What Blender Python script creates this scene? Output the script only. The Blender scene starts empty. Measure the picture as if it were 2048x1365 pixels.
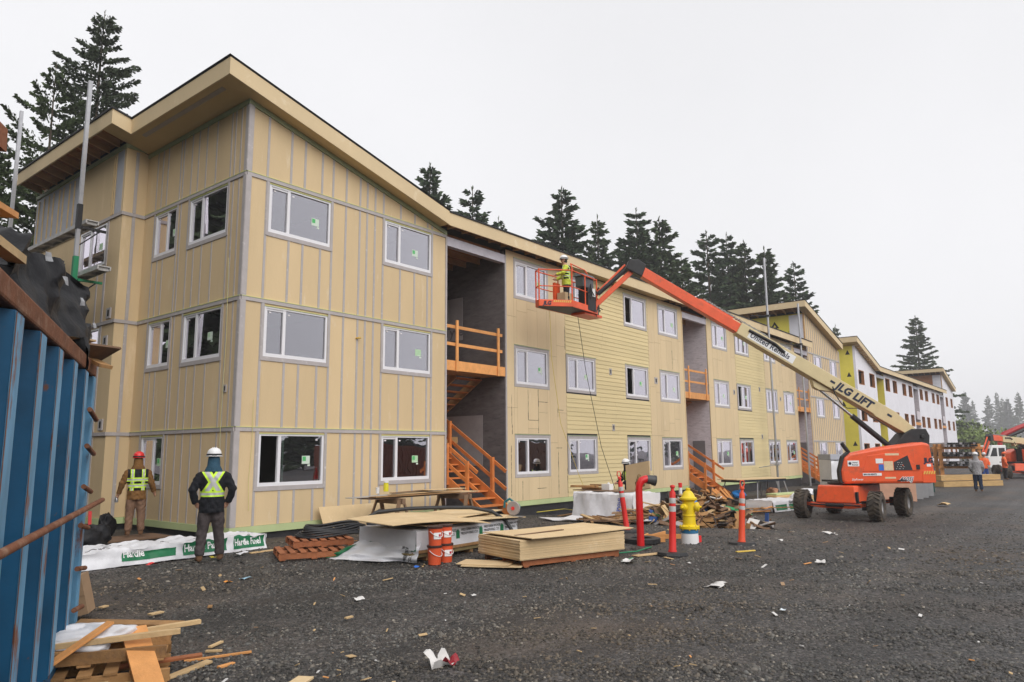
import bpy, bmesh, math, random
import numpy as np
from mathutils import Vector, Matrix, Euler
S = bpy.context.scene
COL = S.collection
PI = math.pi
rad = math.radians

# ---------------------------------------------------------------- camera
cam = bpy.data.cameras.new("camera")
cam.sensor_fit = 'HORIZONTAL'; cam.sensor_width = 36.0; cam.lens = 36.0 * 1451.7 / 2048
cam.clip_start = 0.05; cam.clip_end = 3000
camo = bpy.data.objects.new("camera", cam); COL.objects.link(camo)
yaw, pit, rol = rad(51.183), rad(8.721), rad(-0.5215)
_f = Vector((math.sin(yaw) * math.cos(pit), math.cos(yaw) * math.cos(pit), math.sin(pit)))
_r = Vector((math.cos(yaw), -math.sin(yaw), 0)); _u = _r.cross(_f)
_r2 = _r * math.cos(rol) + _u * math.sin(rol); _u2 = -_r * math.sin(rol) + _u * math.cos(rol)
m4 = Matrix.Identity(4)
for i in range(3):
    m4[i][0] = _r2[i]; m4[i][1] = _u2[i]; m4[i][2] = -_f[i]
m4.translation = Vector((0, 0, 1.75))
camo.matrix_world = m4
S.camera = camo

# ---------------------------------------------------------------- sky, sun, exposure
SUN_EL, SUN_AZ = 42.0, 203.0          # azimuth measured from +Y towards +X
w = bpy.data.worlds.new("World"); S.world = w; w.use_nodes = True
nt = w.node_tree; nt.nodes.clear()
sky = nt.nodes.new("ShaderNodeTexSky"); sky.sky_type = 'NISHITA'; sky.sun_disc = False
sky.sun_elevation = rad(SUN_EL); sky.sun_rotation = rad(SUN_AZ); sky.dust_density = 6; sky.air_density = 1.5
scl = nt.nodes.new("ShaderNodeVectorMath"); scl.operation = 'SCALE'; scl.inputs['Scale'].default_value = 0.08
nt.links.new(sky.outputs[0], scl.inputs[0])
hs = nt.nodes.new("ShaderNodeHueSaturation"); hs.inputs['Saturation'].default_value = 0.12
nt.links.new(scl.outputs[0], hs.inputs['Color'])
mixs = nt.nodes.new("ShaderNodeMix"); mixs.data_type = 'RGBA'; mixs.inputs[0].default_value = 0.88
nt.links.new(hs.outputs[0], mixs.inputs[6]); mixs.inputs[7].default_value = (0.735, 0.735, 0.755, 1)   # even cloud deck
bg = nt.nodes.new("ShaderNodeBackground"); bg.inputs[1].default_value = 1.0
tcw = nt.nodes.new("ShaderNodeTexCoord"); cl = nt.nodes.new("ShaderNodeTexNoise"); cl.inputs['Scale'].default_value = 1.6; cl.inputs['Detail'].default_value = 5
nt.links.new(tcw.outputs['Generated'], cl.inputs['Vector'])
cr = nt.nodes.new("ShaderNodeMapRange"); cr.inputs[1].default_value = .3; cr.inputs[2].default_value = .7; cr.inputs[3].default_value = .955; cr.inputs[4].default_value = 1.045
nt.links.new(cl.outputs[0], cr.inputs[0])
cm = nt.nodes.new("ShaderNodeVectorMath"); cm.operation = 'SCALE'; nt.links.new(mixs.outputs[2], cm.inputs[0]); nt.links.new(cr.outputs[0], cm.inputs['Scale'])
nt.links.new(cm.outputs[0], bg.inputs[0])
wo = nt.nodes.new("ShaderNodeOutputWorld"); nt.links.new(bg.outputs[0], wo.inputs[0])
sl = bpy.data.lights.new("sun", 'SUN'); sl.energy = 1.5; sl.angle = rad(60); sl.color = (1.0, 0.97, 0.93)
so = bpy.data.objects.new("sun", sl); COL.objects.link(so)
_d = Vector((math.sin(rad(SUN_AZ)) * math.cos(rad(SUN_EL)), math.cos(rad(SUN_AZ)) * math.cos(rad(SUN_EL)), math.sin(rad(SUN_EL))))
so.rotation_euler = _d.to_track_quat('Z', 'Y').to_euler()
so.location = (0, -20, 30)
S.view_settings.view_transform = 'Standard'; S.view_settings.look = 'None'
S.view_settings.exposure = 0.45; S.view_settings.gamma = 1.0; S.view_settings.use_curve_mapping = False
S.render.engine = 'CYCLES'
S.cycles.max_bounces = 6; S.cycles.diffuse_bounces = 3; S.cycles.glossy_bounces = 3
S.cycles.transparent_max_bounces = 12; S.cycles.transmission_bounces = 3; S.cycles.volume_bounces = 2
S.cycles.caustics_reflective = False; S.cycles.caustics_refractive = False
S.cycles.use_denoising = True

# ---------------------------------------------------------------- helpers
WM = {}
def wmat(o): return WM.get(o.name, Matrix.Identity(4))
def link(o, parent=None, basis=None, local=False):
    """link o; vertices (or basis) are in world space unless local"""
    COL.objects.link(o)
    b = basis or Matrix.Identity(4)
    if parent is not None:
        o.parent = parent
        if local:
            o.matrix_basis = b; WM[o.name] = wmat(parent) @ b
        else:
            o.matrix_parent_inverse = wmat(parent).inverted(); o.matrix_basis = b; WM[o.name] = b.copy()
    else:
        o.matrix_basis = b; WM[o.name] = b.copy()
    return o
def tag(o, label, cat, group=None):
    o['label'] = label; o['category'] = cat
    if group: o['group'] = group
    return o
def thing(name, label, cat, loc=(0, 0, 0), rz=0.0, group=None):
    o = bpy.data.objects.new(name, None); o.empty_display_size = 0.2
    link(o, basis=Matrix.Translation(loc) @ Matrix.Rotation(rz, 4, 'Z'))
    return tag(o, label, cat, group)
def copy_tree(o, parent=None):
    c = o.copy(); COL.objects.link(c)
    if parent: c.parent = parent
    for ch in list(o.children): copy_tree(ch, c)
    return c
def gz(x):
    t = min(max((x - 13) / 9., 0), 1); return -0.3 * t * t * (3 - 2 * t)

MATS = {}
def mat(name, col, rough=0.65, var=0.10, scale=3.0, bump=0.0, bscale=40.0, metal=0.0, spec=0.35, rnd=0.0,
        stretch=(1, 1, 1), col2=None, fac2=0.5, sc2=1.2, soft=0.08, coat=0.0, local=False):
    """Principled with noise-varied colour, optional second colour in patches (dirt, rust), bump, per-object shade"""
    if name in MATS: return MATS[name]
    m = bpy.data.materials.new(name); m.use_nodes = True; n = m.node_tree.nodes; L = m.node_tree.links
    b = n["Principled BSDF"]; b.inputs['Roughness'].default_value = rough; b.inputs['Metallic'].default_value = metal
    b.inputs['Specular IOR Level'].default_value = spec
    if coat: b.inputs['Coat Weight'].default_value = coat
    g = n.new("ShaderNodeTexCoord") if local else n.new("ShaderNodeNewGeometry")
    mp = n.new("ShaderNodeMapping"); mp.inputs['Scale'].default_value = stretch
    L.new(g.outputs['Object' if local else 'Position'], mp.inputs[0])
    nz = n.new("ShaderNodeTexNoise"); nz.inputs['Scale'].default_value = scale; nz.inputs['Detail'].default_value = 5
    nz.inputs['Roughness'].default_value = 0.62
    L.new(mp.outputs[0], nz.inputs['Vector'])
    mr = n.new("ShaderNodeMapRange"); mr.inputs[1].default_value = 0.3; mr.inputs[2].default_value = 0.7
    mr.inputs[3].default_value = 1 - var; mr.inputs[4].default_value = 1 + var
    L.new(nz.outputs[0], mr.inputs[0])
    vm = n.new("ShaderNodeVectorMath"); vm.operation = 'SCALE'; vm.inputs[0].default_value = col[:3]
    fac = mr.outputs[0]
    if rnd:
        oi = n.new("ShaderNodeObjectInfo"); r2 = n.new("ShaderNodeMapRange"); r2.inputs[3].default_value = 1 - rnd; r2.inputs[4].default_value = 1 + rnd
        L.new(oi.outputs['Random'], r2.inputs[0]); mu = n.new("ShaderNodeMath"); mu.operation = 'MULTIPLY'
        L.new(fac, mu.inputs[0]); L.new(r2.outputs[0], mu.inputs[1]); fac = mu.outputs[0]
    L.new(fac, vm.inputs['Scale']); out = vm.outputs[0]
    if col2:
        n2 = n.new("ShaderNodeTexNoise"); n2.inputs['Scale'].default_value = sc2; n2.inputs['Detail'].default_value = 7; n2.inputs['Roughness'].default_value = 0.7
        L.new(mp.outputs[0], n2.inputs['Vector'])
        r3 = n.new("ShaderNodeMapRange"); r3.inputs[1].default_value = fac2 - soft; r3.inputs[2].default_value = fac2 + soft
        L.new(n2.outputs[0], r3.inputs[0])
        mx = n.new("ShaderNodeMix"); mx.data_type = 'RGBA'; mx.inputs[7].default_value = (*col2[:3], 1)
        L.new(r3.outputs[0], mx.inputs[0]); L.new(out, mx.inputs[6]); out = mx.outputs[2]
    L.new(out, b.inputs['Base Color'])
    if bump:
        bn = n.new("ShaderNodeTexNoise"); bn.inputs['Scale'].default_value = bscale; bn.inputs['Detail'].default_value = 4
        L.new(mp.outputs[0], bn.inputs['Vector'])
        bu = n.new("ShaderNodeBump"); bu.inputs['Strength'].default_value = bump; bu.inputs['Distance'].default_value = 0.02
        L.new(bn.outputs[0], bu.inputs['Height']); L.new(bu.outputs[0], b.inputs['Normal'])
    MATS[name] = m
    return m

class MB:
    """mesh builder"""
    def __init__(s, T=None): s.v = []; s.f = []; s.mi = []; s.m = 0; s.T = T
    def add(s, vs, fs):
        o = len(s.v)
        if s.T is not None: vs = [tuple(s.T @ Vector(p)) for p in vs]
        s.v += [tuple(p) for p in vs]; s.f += [tuple(i + o for i in f) for f in fs]; s.mi += [s.m] * len(fs)
        return s
    def hexa(s, p):
        return s.add(p, [(0, 3, 2, 1), (4, 5, 6, 7), (0, 1, 5, 4), (1, 2, 6, 5), (2, 3, 7, 6), (3, 0, 4, 7)])
    def bx(s, x0, x1, y0, y1, z0, z1):
        return s.hexa([(x0, y0, z0), (x1, y0, z0), (x1, y1, z0), (x0, y1, z0), (x0, y0, z1), (x1, y0, z1), (x1, y1, z1), (x0, y1, z1)])
    def box(s, c, d, M=None):
        q = [Vector((sx * d[0] / 2, sy * d[1] / 2, sz * d[2] / 2)) for sz in (-1, 1) for sx, sy in ((-1, -1), (1, -1), (1, 1), (-1, 1))]
        if M is not None: q = [M @ p for p in q]
        return s.hexa([tuple(Vector(c) + p) for p in q])
    def bar(s, p, q, wd, th, up=(0, 0, 1)):
        """rectangular bar p->q, width wd (sideways), th (along up)"""
        p = Vector(p); q = Vector(q); d = (q - p); L = d.length; d.normalize(); up = Vector(up)
        a = d.cross(up)
        if a.length < 1e-4: a = d.cross(Vector((1, 0, 0)))
        a.normalize(); b = a.cross(d)
        A = a * wd / 2; B = b * th / 2
        return s.hexa([p - A - B, p + A - B, p + A + B, p - A + B, q - A - B, q + A - B, q + A + B, q - A + B])
    def tube(s, p, q, r, r2=None, n=8, cap=True):
        return s.path([p, q], [r, r if r2 is None else r2], n, cap)
    def path(s, pts, r, n=6, cap=True):
        pts = [Vector(p) for p in pts]; k = len(pts)
        rs = r if isinstance(r, (list, tuple)) else [r] * k
        vs = []; fs = []; a = None
        for i, p in enumerate(pts):
            d = (pts[min(i + 1, k - 1)] - pts[max(i - 1, 0)])
            if d.length < 1e-9: d = Vector((0, 0, 1))
            d.normalize()
            if a is None:
                a = d.cross(Vector((0, 0, 1)))
                if a.length < 1e-3: a = d.cross(Vector((1, 0, 0)))
            else:
                a = a - d * a.dot(d)
                if a.length < 1e-6: a = d.orthogonal()
            a.normalize(); b = d.cross(a)
            for j in range(n):
                t = 2 * PI * j / n; vs.append(tuple(p + (a * math.cos(t) + b * math.sin(t)) * rs[i]))
        for i in range(k - 1):
            for j in range(n):
                j2 = (j + 1) % n; fs.append((i * n + j, i * n + j2, (i + 1) * n + j2, (i + 1) * n + j))
        if cap:
            fs.append(tuple(range(n - 1, -1, -1))); fs.append(tuple((k - 1) * n + j for j in range(n)))
        return s.add(vs, fs)
    def lathe(s, prof, n=16, M=None, cap=True):
        vs = []; fs = []
        for r, z in prof:
            for j in range(n):
                t = 2 * PI * j / n; vs.append((r * math.cos(t), r * math.sin(t), z))
        for i in range(len(prof) - 1):
            for j in range(n):
                j2 = (j + 1) % n; fs.append((i * n + j, i * n + j2, (i + 1) * n + j2, (i + 1) * n + j))
        if cap:
            fs.append(tuple(range(n - 1, -1, -1))); fs.append(tuple((len(prof) - 1) * n + j for j in range(n)))
        if M is not None: vs = [tuple(M @ Vector(p)) for p in vs]
        return s.add(vs, fs)
    def prism(s, pts, fn, a, b):
        """polygon pts (2d) mapped by fn(x,y,t), extruded t=a..b"""
        n = len(pts); vs = [fn(x, y, a) for x, y in pts] + [fn(x, y, b) for x, y in pts]
        fs = [tuple(range(n - 1, -1, -1)), tuple(range(n, 2 * n))] + [(i, (i + 1) % n, n + (i + 1) % n, n + i) for i in range(n)]
        return s.add(vs, fs)
    def grid(s, fn, nu, nv):
        vs = [fn(i / nu, j / nv) for j in range(nv + 1) for i in range(nu + 1)]
        fs = [(j * (nu + 1) + i, j * (nu + 1) + i + 1, (j + 1) * (nu + 1) + i + 1, (j + 1) * (nu + 1) + i) for j in range(nv) for i in range(nu)]
        return s.add(vs, fs)
    def ball(s, c, r, n=10, k=6, M=None):
        c = Vector(c); rr = r if isinstance(r, (tuple, list)) else (r, r, r)
        vs = []; fs = []
        for i in range(k + 1):
            ph = -PI / 2 + PI * i / k
            for j in range(n):
                t = 2 * PI * j / n; p = Vector((rr[0] * math.cos(ph) * math.cos(t), rr[1] * math.cos(ph) * math.sin(t), rr[2] * math.sin(ph)))
                if M is not None: p = M @ p
                vs.append(tuple(c + p))
        for i in range(k):
            for j in range(n):
                j2 = (j + 1) % n; fs.append((i * n + j, i * n + j2, (i + 1) * n + j2, (i + 1) * n + j))
        return s.add(vs, fs)
    def mesh(s, name, mats, smooth=False, ang=40, fix=True):
        me = bpy.data.meshes.new(name); me.from_pydata(s.v, [], s.f)
        for m in (mats if isinstance(mats, (list, tuple)) else [mats]): me.materials.append(m)
        if isinstance(mats, (list, tuple)): me.polygons.foreach_set('material_index', s.mi)
        if fix:
            b = bmesh.new(); b.from_mesh(me)
            bmesh.ops.recalc_face_normals(b, faces=b.faces); b.to_mesh(me); b.free()
        if smooth:
            me.polygons.foreach_set('use_smooth', [True] * len(me.polygons))
            try: me.set_sharp_from_angle(angle=rad(ang))
            except Exception: pass
        me.update(); return me
    def build(s, name, mats, parent=None, smooth=False, local=False, bevel=0.0, ang=40, fix=True, basis=None):
        o = bpy.data.objects.new(name, s.mesh(name, mats, smooth, ang, fix))
        link(o, parent, basis, local)
        if bevel:
            bv = o.modifiers.new("bevel", 'BEVEL'); bv.width = bevel; bv.segments = 2; bv.limit_method = 'ANGLE'; bv.angle_limit = rad(40)
        return o
def inst(name, me, parent, M, local=False):
    return link(bpy.data.objects.new(name, me), parent, M, local)
def text_mb(txt, size, place, shear=0.0, bold=0.0, spacing=1.0, align='LEFT', res=2):
    """flat lettering as faces; place(x,y)->world point"""
    cu = bpy.data.curves.new("lettering", 'FONT'); cu.body = txt; cu.size = size; cu.shear = shear; cu.offset = bold
    cu.space_character = spacing; cu.align_x = align; cu.resolution_u = res
    o = bpy.data.objects.new("lettering", cu); COL.objects.link(o)
    bpy.context.view_layer.update()
    me = bpy.data.meshes.new_from_object(o.evaluated_get(bpy.context.evaluated_depsgraph_get()))
    b = MB(); b.add([place(v.co.x, v.co.y) for v in me.vertices], [tuple(p.vertices) for p in me.polygons])
    bpy.data.objects.remove(o); bpy.data.curves.remove(cu); bpy.data.meshes.remove(me)
    return b
def flat(o3, U, V, N=None, off=0.004):
    """planar placement for lettering"""
    o3 = Vector(o3); U = Vector(U).normalized(); V = Vector(V).normalized()
    N = U.cross(V) if N is None else Vector(N)
    return lambda x, y: tuple(o3 + U * x + V * y + N * off)
def unit_box(name, m):
    return MB().bx(-.5, .5, -.5, .5, -.5, .5).mesh(name, m)
def boxM(x0, x1, y0, y1, z0, z1):
    return Matrix.Translation(((x0 + x1) / 2, (y0 + y1) / 2, (z0 + z1) / 2)) @ Matrix.Diagonal((x1 - x0, y1 - y0, z1 - z0, 1))
# ---------------------------------------------------------------- materials of the buildings
TAN = mat("fibre_cement_tan", (.66, .50, .295), .72, .06, 1.1, .12, 60, stretch=(1, 1, .25), col2=(.76, .60, .40), fac2=.66, sc2=2.2)
TANP = mat("fibre_cement_panel", (.68, .53, .325), .72, .05, 1.3, .1, 60, rnd=.035, stretch=(1, 1, .3), col2=(.78, .64, .45), fac2=.68, sc2=2.5)
LAP = mat("lap_plank", (.69, .565, .31), .7, .06, 1.5, .2, 30, rnd=.04, stretch=(.15, 1, 1))
TRIM = mat("primed_trim", (.44, .405, .40), .6, .07, 5, .05, 60, col2=(.68, .65, .64), fac2=.67, sc2=9)
FASC = mat("fascia_board", (.69, .54, .33), .7, .05, .9, .08, 50, col2=(.78, .66, .48), fac2=.67, sc2=1.8)
SOFF = mat("soffit_panel", (.62, .46, .24), .75, .05, 1.2)
SGRN = mat("green_flashing", (.36, .42, .26), .55, .08, 4)
SKIRT = mat("green_skirt_board", (.50, .58, .30), .6, .07, 2)
YFL = mat("yellow_flashing", (.62, .68, .26), .5, .05, 4)
BLK = mat("roof_edge_black", (.018, .018, .02), .6, .2, 6)
FOUND = mat("foundation_membrane", (.03, .03, .033), .6, .3, 3, .4, 20)
VINYL = mat("white_vinyl", (.80, .79, .82), .35, .02, 3, spec=.5)
GREYP = mat("grey_fan_cover", (.44, .41, .41), .5, .05, 6)
HOLE = mat("vent_hole", (.02, .018, .016), .8)
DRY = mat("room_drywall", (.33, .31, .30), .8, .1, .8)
WOOD = mat("framing_lumber", (.52, .30, .13), .68, .18, 6, .2, 30, rnd=.12, stretch=(.4, 1, 1))
STAIN = mat("stained_lumber", (.62, .20, .05), .62, .18, 5, .2, 40, rnd=.10)
OSB = mat("osb_sheathing", (.36, .15, .06), .75, .25, 9, .2, 40)
DSHEATH = mat("dark_sheathing", (.145, .125, .125), .8, .22, 2.2, stretch=(1, 1, 4), col2=(.09, .08, .08), fac2=.6, sc2=3)
LSHEATH = mat("pale_sheathing", (.62, .57, .60), .8, .14, 3, stretch=(1, 1, 5), col2=(.42, .38, .40), fac2=.60, sc2=5)
TYV = mat("house_wrap_white", (.78, .77, .82), .5, .06, .9, .35, 3.0, col2=(.62, .62, .68), fac2=.68, sc2=.8)
TYVG = mat("house_wrap_grey", (.42, .43, .48), .55, .1, 2)
YEL = mat("yellow_sheathing", (.80, .69, .11), .6, .07, 1.0)
INK = mat("printed_black", (.02, .02, .022), .7)
STKG = mat("sticker_green", (.10, .48, .16), .5, .1, 20)
STKW = mat("sticker_white", (.62, .72, .62), .5, .05, 20)
STKP = mat("sticker_pale_green", (.45, .66, .42), .5, .1, 20)
TAGW = mat("tag_white", (.8, .78, .78), .5)

def glass_mat(name, tint, bumpy):
    m = bpy.data.materials.new(name); m.use_nodes = True; n = m.node_tree.nodes; L = m.node_tree.links; n.clear()
    o = n.new("ShaderNodeOutputMaterial"); mx = n.new("ShaderNodeMixShader")
    t = n.new("ShaderNodeBsdfTransparent"); t.inputs[0].default_value = (*tint, 1)
    g = n.new("ShaderNodeBsdfGlossy"); g.inputs['Roughness'].default_value = 0.0; g.inputs[0].default_value = (.96, .90, 1.0, 1)
    lw_ = n.new("ShaderNodeLayerWeight"); lw_.inputs[0].default_value = .5
    pw_ = n.new("ShaderNodeMath"); pw_.operation = 'POWER'; pw_.inputs[1].default_value = 1.6; L.new(lw_.outputs['Facing'], pw_.inputs[0])
    fr = n.new("ShaderNodeMath"); fr.operation = 'MULTIPLY_ADD'; fr.inputs[1].default_value = 1.0; fr.inputs[2].default_value = .25; fr.use_clamp = True; L.new(pw_.outputs[0], fr.inputs[0])
    ge = n.new("ShaderNodeNewGeometry"); nz = n.new("ShaderNodeTexNoise"); nz.inputs['Scale'].default_value = 0.9
    L.new(ge.outputs['Position'], nz.inputs['Vector'])
    bu = n.new("ShaderNodeBump"); bu.inputs['Strength'].default_value = bumpy; bu.inputs['Distance'].default_value = .02
    L.new(nz.outputs[0], bu.inputs['Height']); L.new(bu.outputs[0], g.inputs['Normal'])
    L.new(fr.outputs[0], mx.inputs[0]); L.new(t.outputs[0], mx.inputs[1]); L.new(g.outputs[0], mx.inputs[2]); L.new(mx.outputs[0], o.inputs[0])
    return m
GLASS = glass_mat("window_glass", (.62, .72, .66), .25)

SILL = (1.081, 3.863, 6.658); WH = 1.11
BAND = (2.324, 5.114, 7.896); BH = .085; BASE = .28
def front(Y): return lambda u, w, v: (u, Y - w, v)
def left(X): return lambda u, w, v: (X - w, u, v)
def mbx(b, mp, u0, u1, w0, w1, v0, v1, v1b=None):
    """box in wall space; top may slope from v1 (u0) to v1b (u1)"""
    v1b = v1 if v1b is None else v1b
    return b.hexa([mp(u0, w0, v0), mp(u1, w0, v0), mp(u1, w1, v0), mp(u0, w1, v0), mp(u0, w0, v1), mp(u1, w0, v1b), mp(u1, w1, v1b), mp(u0, w1, v1)])
def wall_holes(mp, u0, u1, v0, top, holes, t=.16):
    """holes: (ua,ub,va,vb); top(u) -> height"""
    b = MB(); us = sorted({u0, u1} | {h[0] for h in holes} | {h[1] for h in holes}); us = [u for u in us if u0 <= u <= u1]
    for a, c in zip(us, us[1:]):
        hs = sorted([(h[2], h[3]) for h in holes if h[0] < c - 1e-6 and h[1] > a + 1e-6]); z = v0
        for va, vb in hs:
            if va > z: mbx(b, mp, a, c, -t, 0, z, va)
            z = vb
        mbx(b, mp, a, c, -t, 0, z, top(a), top(c))
    return b
UB = {}
def piece(name, m, parent, mp, u0, u1, w0, w1, v0, v1):
    """one board as an instance of a shared unit box"""
    key = m.name
    if key not in UB: UB[key] = unit_box("board_" + key, m)
    p = [mp(u0, w0, v0), mp(u1, w1, v1)]
    lo = [min(p[0][i], p[1][i]) for i in range(3)]; hi = [max(p[0][i], p[1][i]) for i in range(3)]
    return inst(name, UB[key], parent, boxM(lo[0], hi[0], lo[1], hi[1], lo[2], hi[2]))
rw = random.Random(5)
def window(parent, mp, u0, u1, v0, v1, split=.34, rev=False, opened=0.0, trim=None, sticker=True, seed=0):
    """u0..u1 frame; rev: u runs right-to-left as seen; opened: fraction slid open on the small side"""
    def m2(a):  # fraction from seen-left
        return u0 + (u1 - u0) * a if not rev else u1 - (u1 - u0) * a
    W = abs(u1 - u0); fr = .055
    b = MB(); rim = lambda a, c, z0, z1, w0, w1: mbx(b, mp, min(m2(a), m2(c)), max(m2(a), m2(c)), w0, w1, z0, z1)
    f = fr / W
    rim(0, f, v0, v1, -.09, .012); rim(1 - f, 1, v0, v1, -.09, .012); rim(f, 1 - f, v1 - .04, v1, -.09, .012); rim(f, 1 - f, v0, v0 + .075, -.09, .014)
    s = split
    rim(s - .022, s + .022, v0 + .06, v1 - .04, -.06, .004)
    if opened:   # slid sash stile
        rim(s + .065, s + .09, v0 + .06, v1 - .04, -.085, -.062)
        rim(s + .022, s + .035, v0 + .06, v1 - .04, -.085, -.062)
    else:
        rim(f, f + .02, v0 + .06, v1 - .04, -.06, -.006); rim(f + .02, s - .022, v1 - .085, v1 - .04, -.06, -.006)
    fo = b.build('window', VINYL, parent)
    pn = MB()
    rr = lambda bb, a, c, z0, z1, w0, w1: mbx(bb, mp, min(m2(a), m2(c)), max(m2(a), m2(c)), w0, w1, z0, z1)
    if not opened:
        rr(pn, f + .02, s - .022, v0 + .06, v1 - .085, -.042, -.036); pn.build('pane', GLASS, fo)
    p2 = MB(); rr(p2, s + .022, 1 - f, v0 + .06, v1 - .04, -.03, -.024); p2.build('pane', GLASS, fo)
    if sticker and rw.random() < .8:
        c = s + .022 + (1 - f - s) * (.38 + .18 * rw.random()); vz = v0 + WH * (.33 + .1 * rw.random()); k = .21 / W
        st = MB(); rr(st, c, c + k, vz, vz + .18, -.0235, -.0215); st.m = 1
        rr(st, c + k * .08, c + k * .5, vz + .065, vz + .165, -.0215, -.0205); st.m = 2
        rr(st, c + k * .72, c + k * 1.05, vz - .05, vz - .012, -.0235, -.0215)
        rr(st, c + k * .4, c + k * .92, vz + .012, vz + .03, -.0215, -.0205)
        st.build('sticker', [STKP if rw.random() < .5 else STKW, STKG if v0 < 3 or rw.random() < .3 else STKP, STKW], fo)
    tg = MB()
    for a in ((f + .05, s + .06) if rw.random() < .7 else (f + .05, 1 - f - .09)):
        if opened and a < s: continue
        rr(tg, a, a + .055 / W, v1 - .135, v1 - .105, -.0235 if a > s else -.0355, -.0205)
    if tg.v: tg.build('paper_tag', TAGW, fo)
    if trim:
        t = MB(); T = .095; d = .022
        mbx(t, mp, u0 - T, u0 - .002, .001, d, v0 - T, v1 + T); mbx(t, mp, u1 + .002, u1 + T, .001, d, v0 - T, v1 + T)
        mbx(t, mp, u0 - .002, u1 + .002, .001, d - .003, v0 - T, v0 - .002)
        mbx(t, mp, u0 - .002, u1 + .002, .001, d - .003, v1 + .002, v1 + T)
        t.build('window_trim', trim, fo)
        h = MB(); mbx(h, mp, u0 - T - .01, u1 + T + .01, .001, d + .012, v1 + T, v1 + T + .02); h.build('head_flashing', SGRN, fo)
    return fo
def prof_slab(b, pts, Y0, Y1):
    """vertical profile in XZ extruded along Y"""
    return b.prism(pts, lambda x, z, t: (x, t, z), Y0, Y1)
def vent_cover(parent, mp, u, v, wd=.17, ht=.24):
    b = MB(); mbx(b, mp, u - wd / 2, u + wd / 2, .001, .03, v - ht / 2, v + ht / 2); o = b.build('vent_cover', GREYP, parent)
    h = MB(); mbx(h, mp, u - wd * .2, u + wd * .2, .03, .033, v - ht * .3, v + ht * .3); h.build('vent_opening', HOLE, o)
def rect_minus(rects, holes):
    for h in holes:
        out = []
        for (a, c, z0, z1) in rects:
            if h[0] >= c - 1e-6 or h[1] <= a + 1e-6 or h[2] >= z1 - 1e-6 or h[3] <= z0 + 1e-6: out.append((a, c, z0, z1)); continue
            if h[0] > a: out.append((a, h[0], z0, z1))
            if h[1] < c: out.append((h[1], c, z0, z1))
            A, Cc = max(a, h[0]), min(c, h[1])
            if h[2] > z0: out.append((A, Cc, z0, h[2]))
            if h[3] < z1: out.append((A, Cc, h[3], z1))
        rects = out
    return [r for r in rects if r[1] - r[0] > .03 and r[3] - r[2] > .03]

WINS = {'a': [(8.75, 10.43), (12.15, 13.83)], 'b1': [(17.58, 19.24), (20.42, 22.09), (24.39, 26.03), (27.19, 28.85)],
        'b2': [(32.6, 34.22), (35.42, 37.07), (39.42, 41.05), (42.24, 43.9)], 'b': [(48.4, 49.95), (51.95, 53.4)]}
SEG = {'a': (8.19, 14.45), 'b1': (17.06, 29.38), 'b2': (31.95, 44.5), 'b': (47.06, 54.4)}
topA = lambda x: 9.56 - .25 * (x - 8.19)
topB = lambda x: 10.37 - .2375 * (x - 47.06)
def seg_top(s):
    return topA if s == 'a' else topB if s == 'b' else (lambda x: 8.08)
def stair(root, x0, sty):
    """flight coming out of a stairwell, landing guard and rails (x0 = opening left edge)"""
    W1 = 2.58; sm = STAIN
    st = MB()
    xa, xb = x0 + .12, x0 + 1.22; foot = 12.72; sl = .645; g = gz(x0)
    zf = lambda y: g + .02 + (y - foot) * sl
    o = MB(); o.bar((xa, foot, zf(foot) + .13), (xa, 16.2, zf(16.2) + .13), .045, .27, (0, 0, 1)); S1 = o.build('stringer', sm, root)
    o = MB(); o.bar((xb, foot, zf(foot) + .13), (xb, 16.2, zf(16.2) + .13), .045, .27, (0, 0, 1)); o.build('stringer', sm, root)
    for i in range(11):
        y = foot + .22 + i * .28
        b = MB().bx(xa + .024, xb - .024, y, y + .27, zf(y) + .17, zf(y) + .21); b.build('tread', sm, root)
    for xx, ys in ((xb + .045, (13.35, 15.0)), (xa - .045, (13.2, 13.95))):
        for y in ys:
            MB().bx(xx - .045, xx + .045 if xx > x0 + .6 else xx + .02, y, y + .09, zf(y) + .1, zf(y) + 1.22).build('rail_post', sm, root)
        for dz in (1.08, .60):
            MB().bar((xx + .06, 12.95, zf(12.95) + dz), (xx + .06, 16.0, zf(16.0) + dz), .04, .09).build('handrail', sm, root)
    # upper flight seen from below
    for i in range(10):
        y = 17.6 - i * .28; z = 2.35 + i * .178
        MB().bx(x0 + 1.36, x0 + 2.44, y - .27, y, z, z + .04).build('tread', sm, root)
    for xx in (x0 + 1.33, x0 + 2.47):
        MB().bar((xx, 17.7, 2.3), (xx, 14.9, 4.08), .045, .26).build('stringer', WOOD, root)
    MB().bx(x0 + .05, x0 + 2.53, 15.9, 17.9, 2.05, 2.25).build('mid_landing', WOOD, root)
    MB().bx(x0 + .04, x0 + 2.54, 14.05, 15.0, 4.05, 4.25).build('landing', WOOD, root)
    MB().bx(x0 + .012, x0 + W1 + .01, 13.985, 14.04, 4.04, 4.32).build('rim_board', WOOD2, root)
    MB().bx(x0 + .04, x0 + 2.54, 14.05, 18.4, 6.85, 7.05).build('upper_landing', WOOD, root) if False else None
    for dz in (4.79, 5.29):
        MB().bx(x0 + .012, x0 + W1 - .1, 14.0, 14.04, dz - .045, dz + .045).build('guard_rail', WOOD2, root)
    for xx in (x0 + .42, x0 + 2.24):
        MB().bx(xx - .045, xx + .045, 13.94, 13.98, 4.02, 5.48).build('guard_post', WOOD2, root)
WOOD2 = mat("orange_lumber", (.72, .33, .11), .65, .15, 5, .2, 40, rnd=.10)

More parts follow.
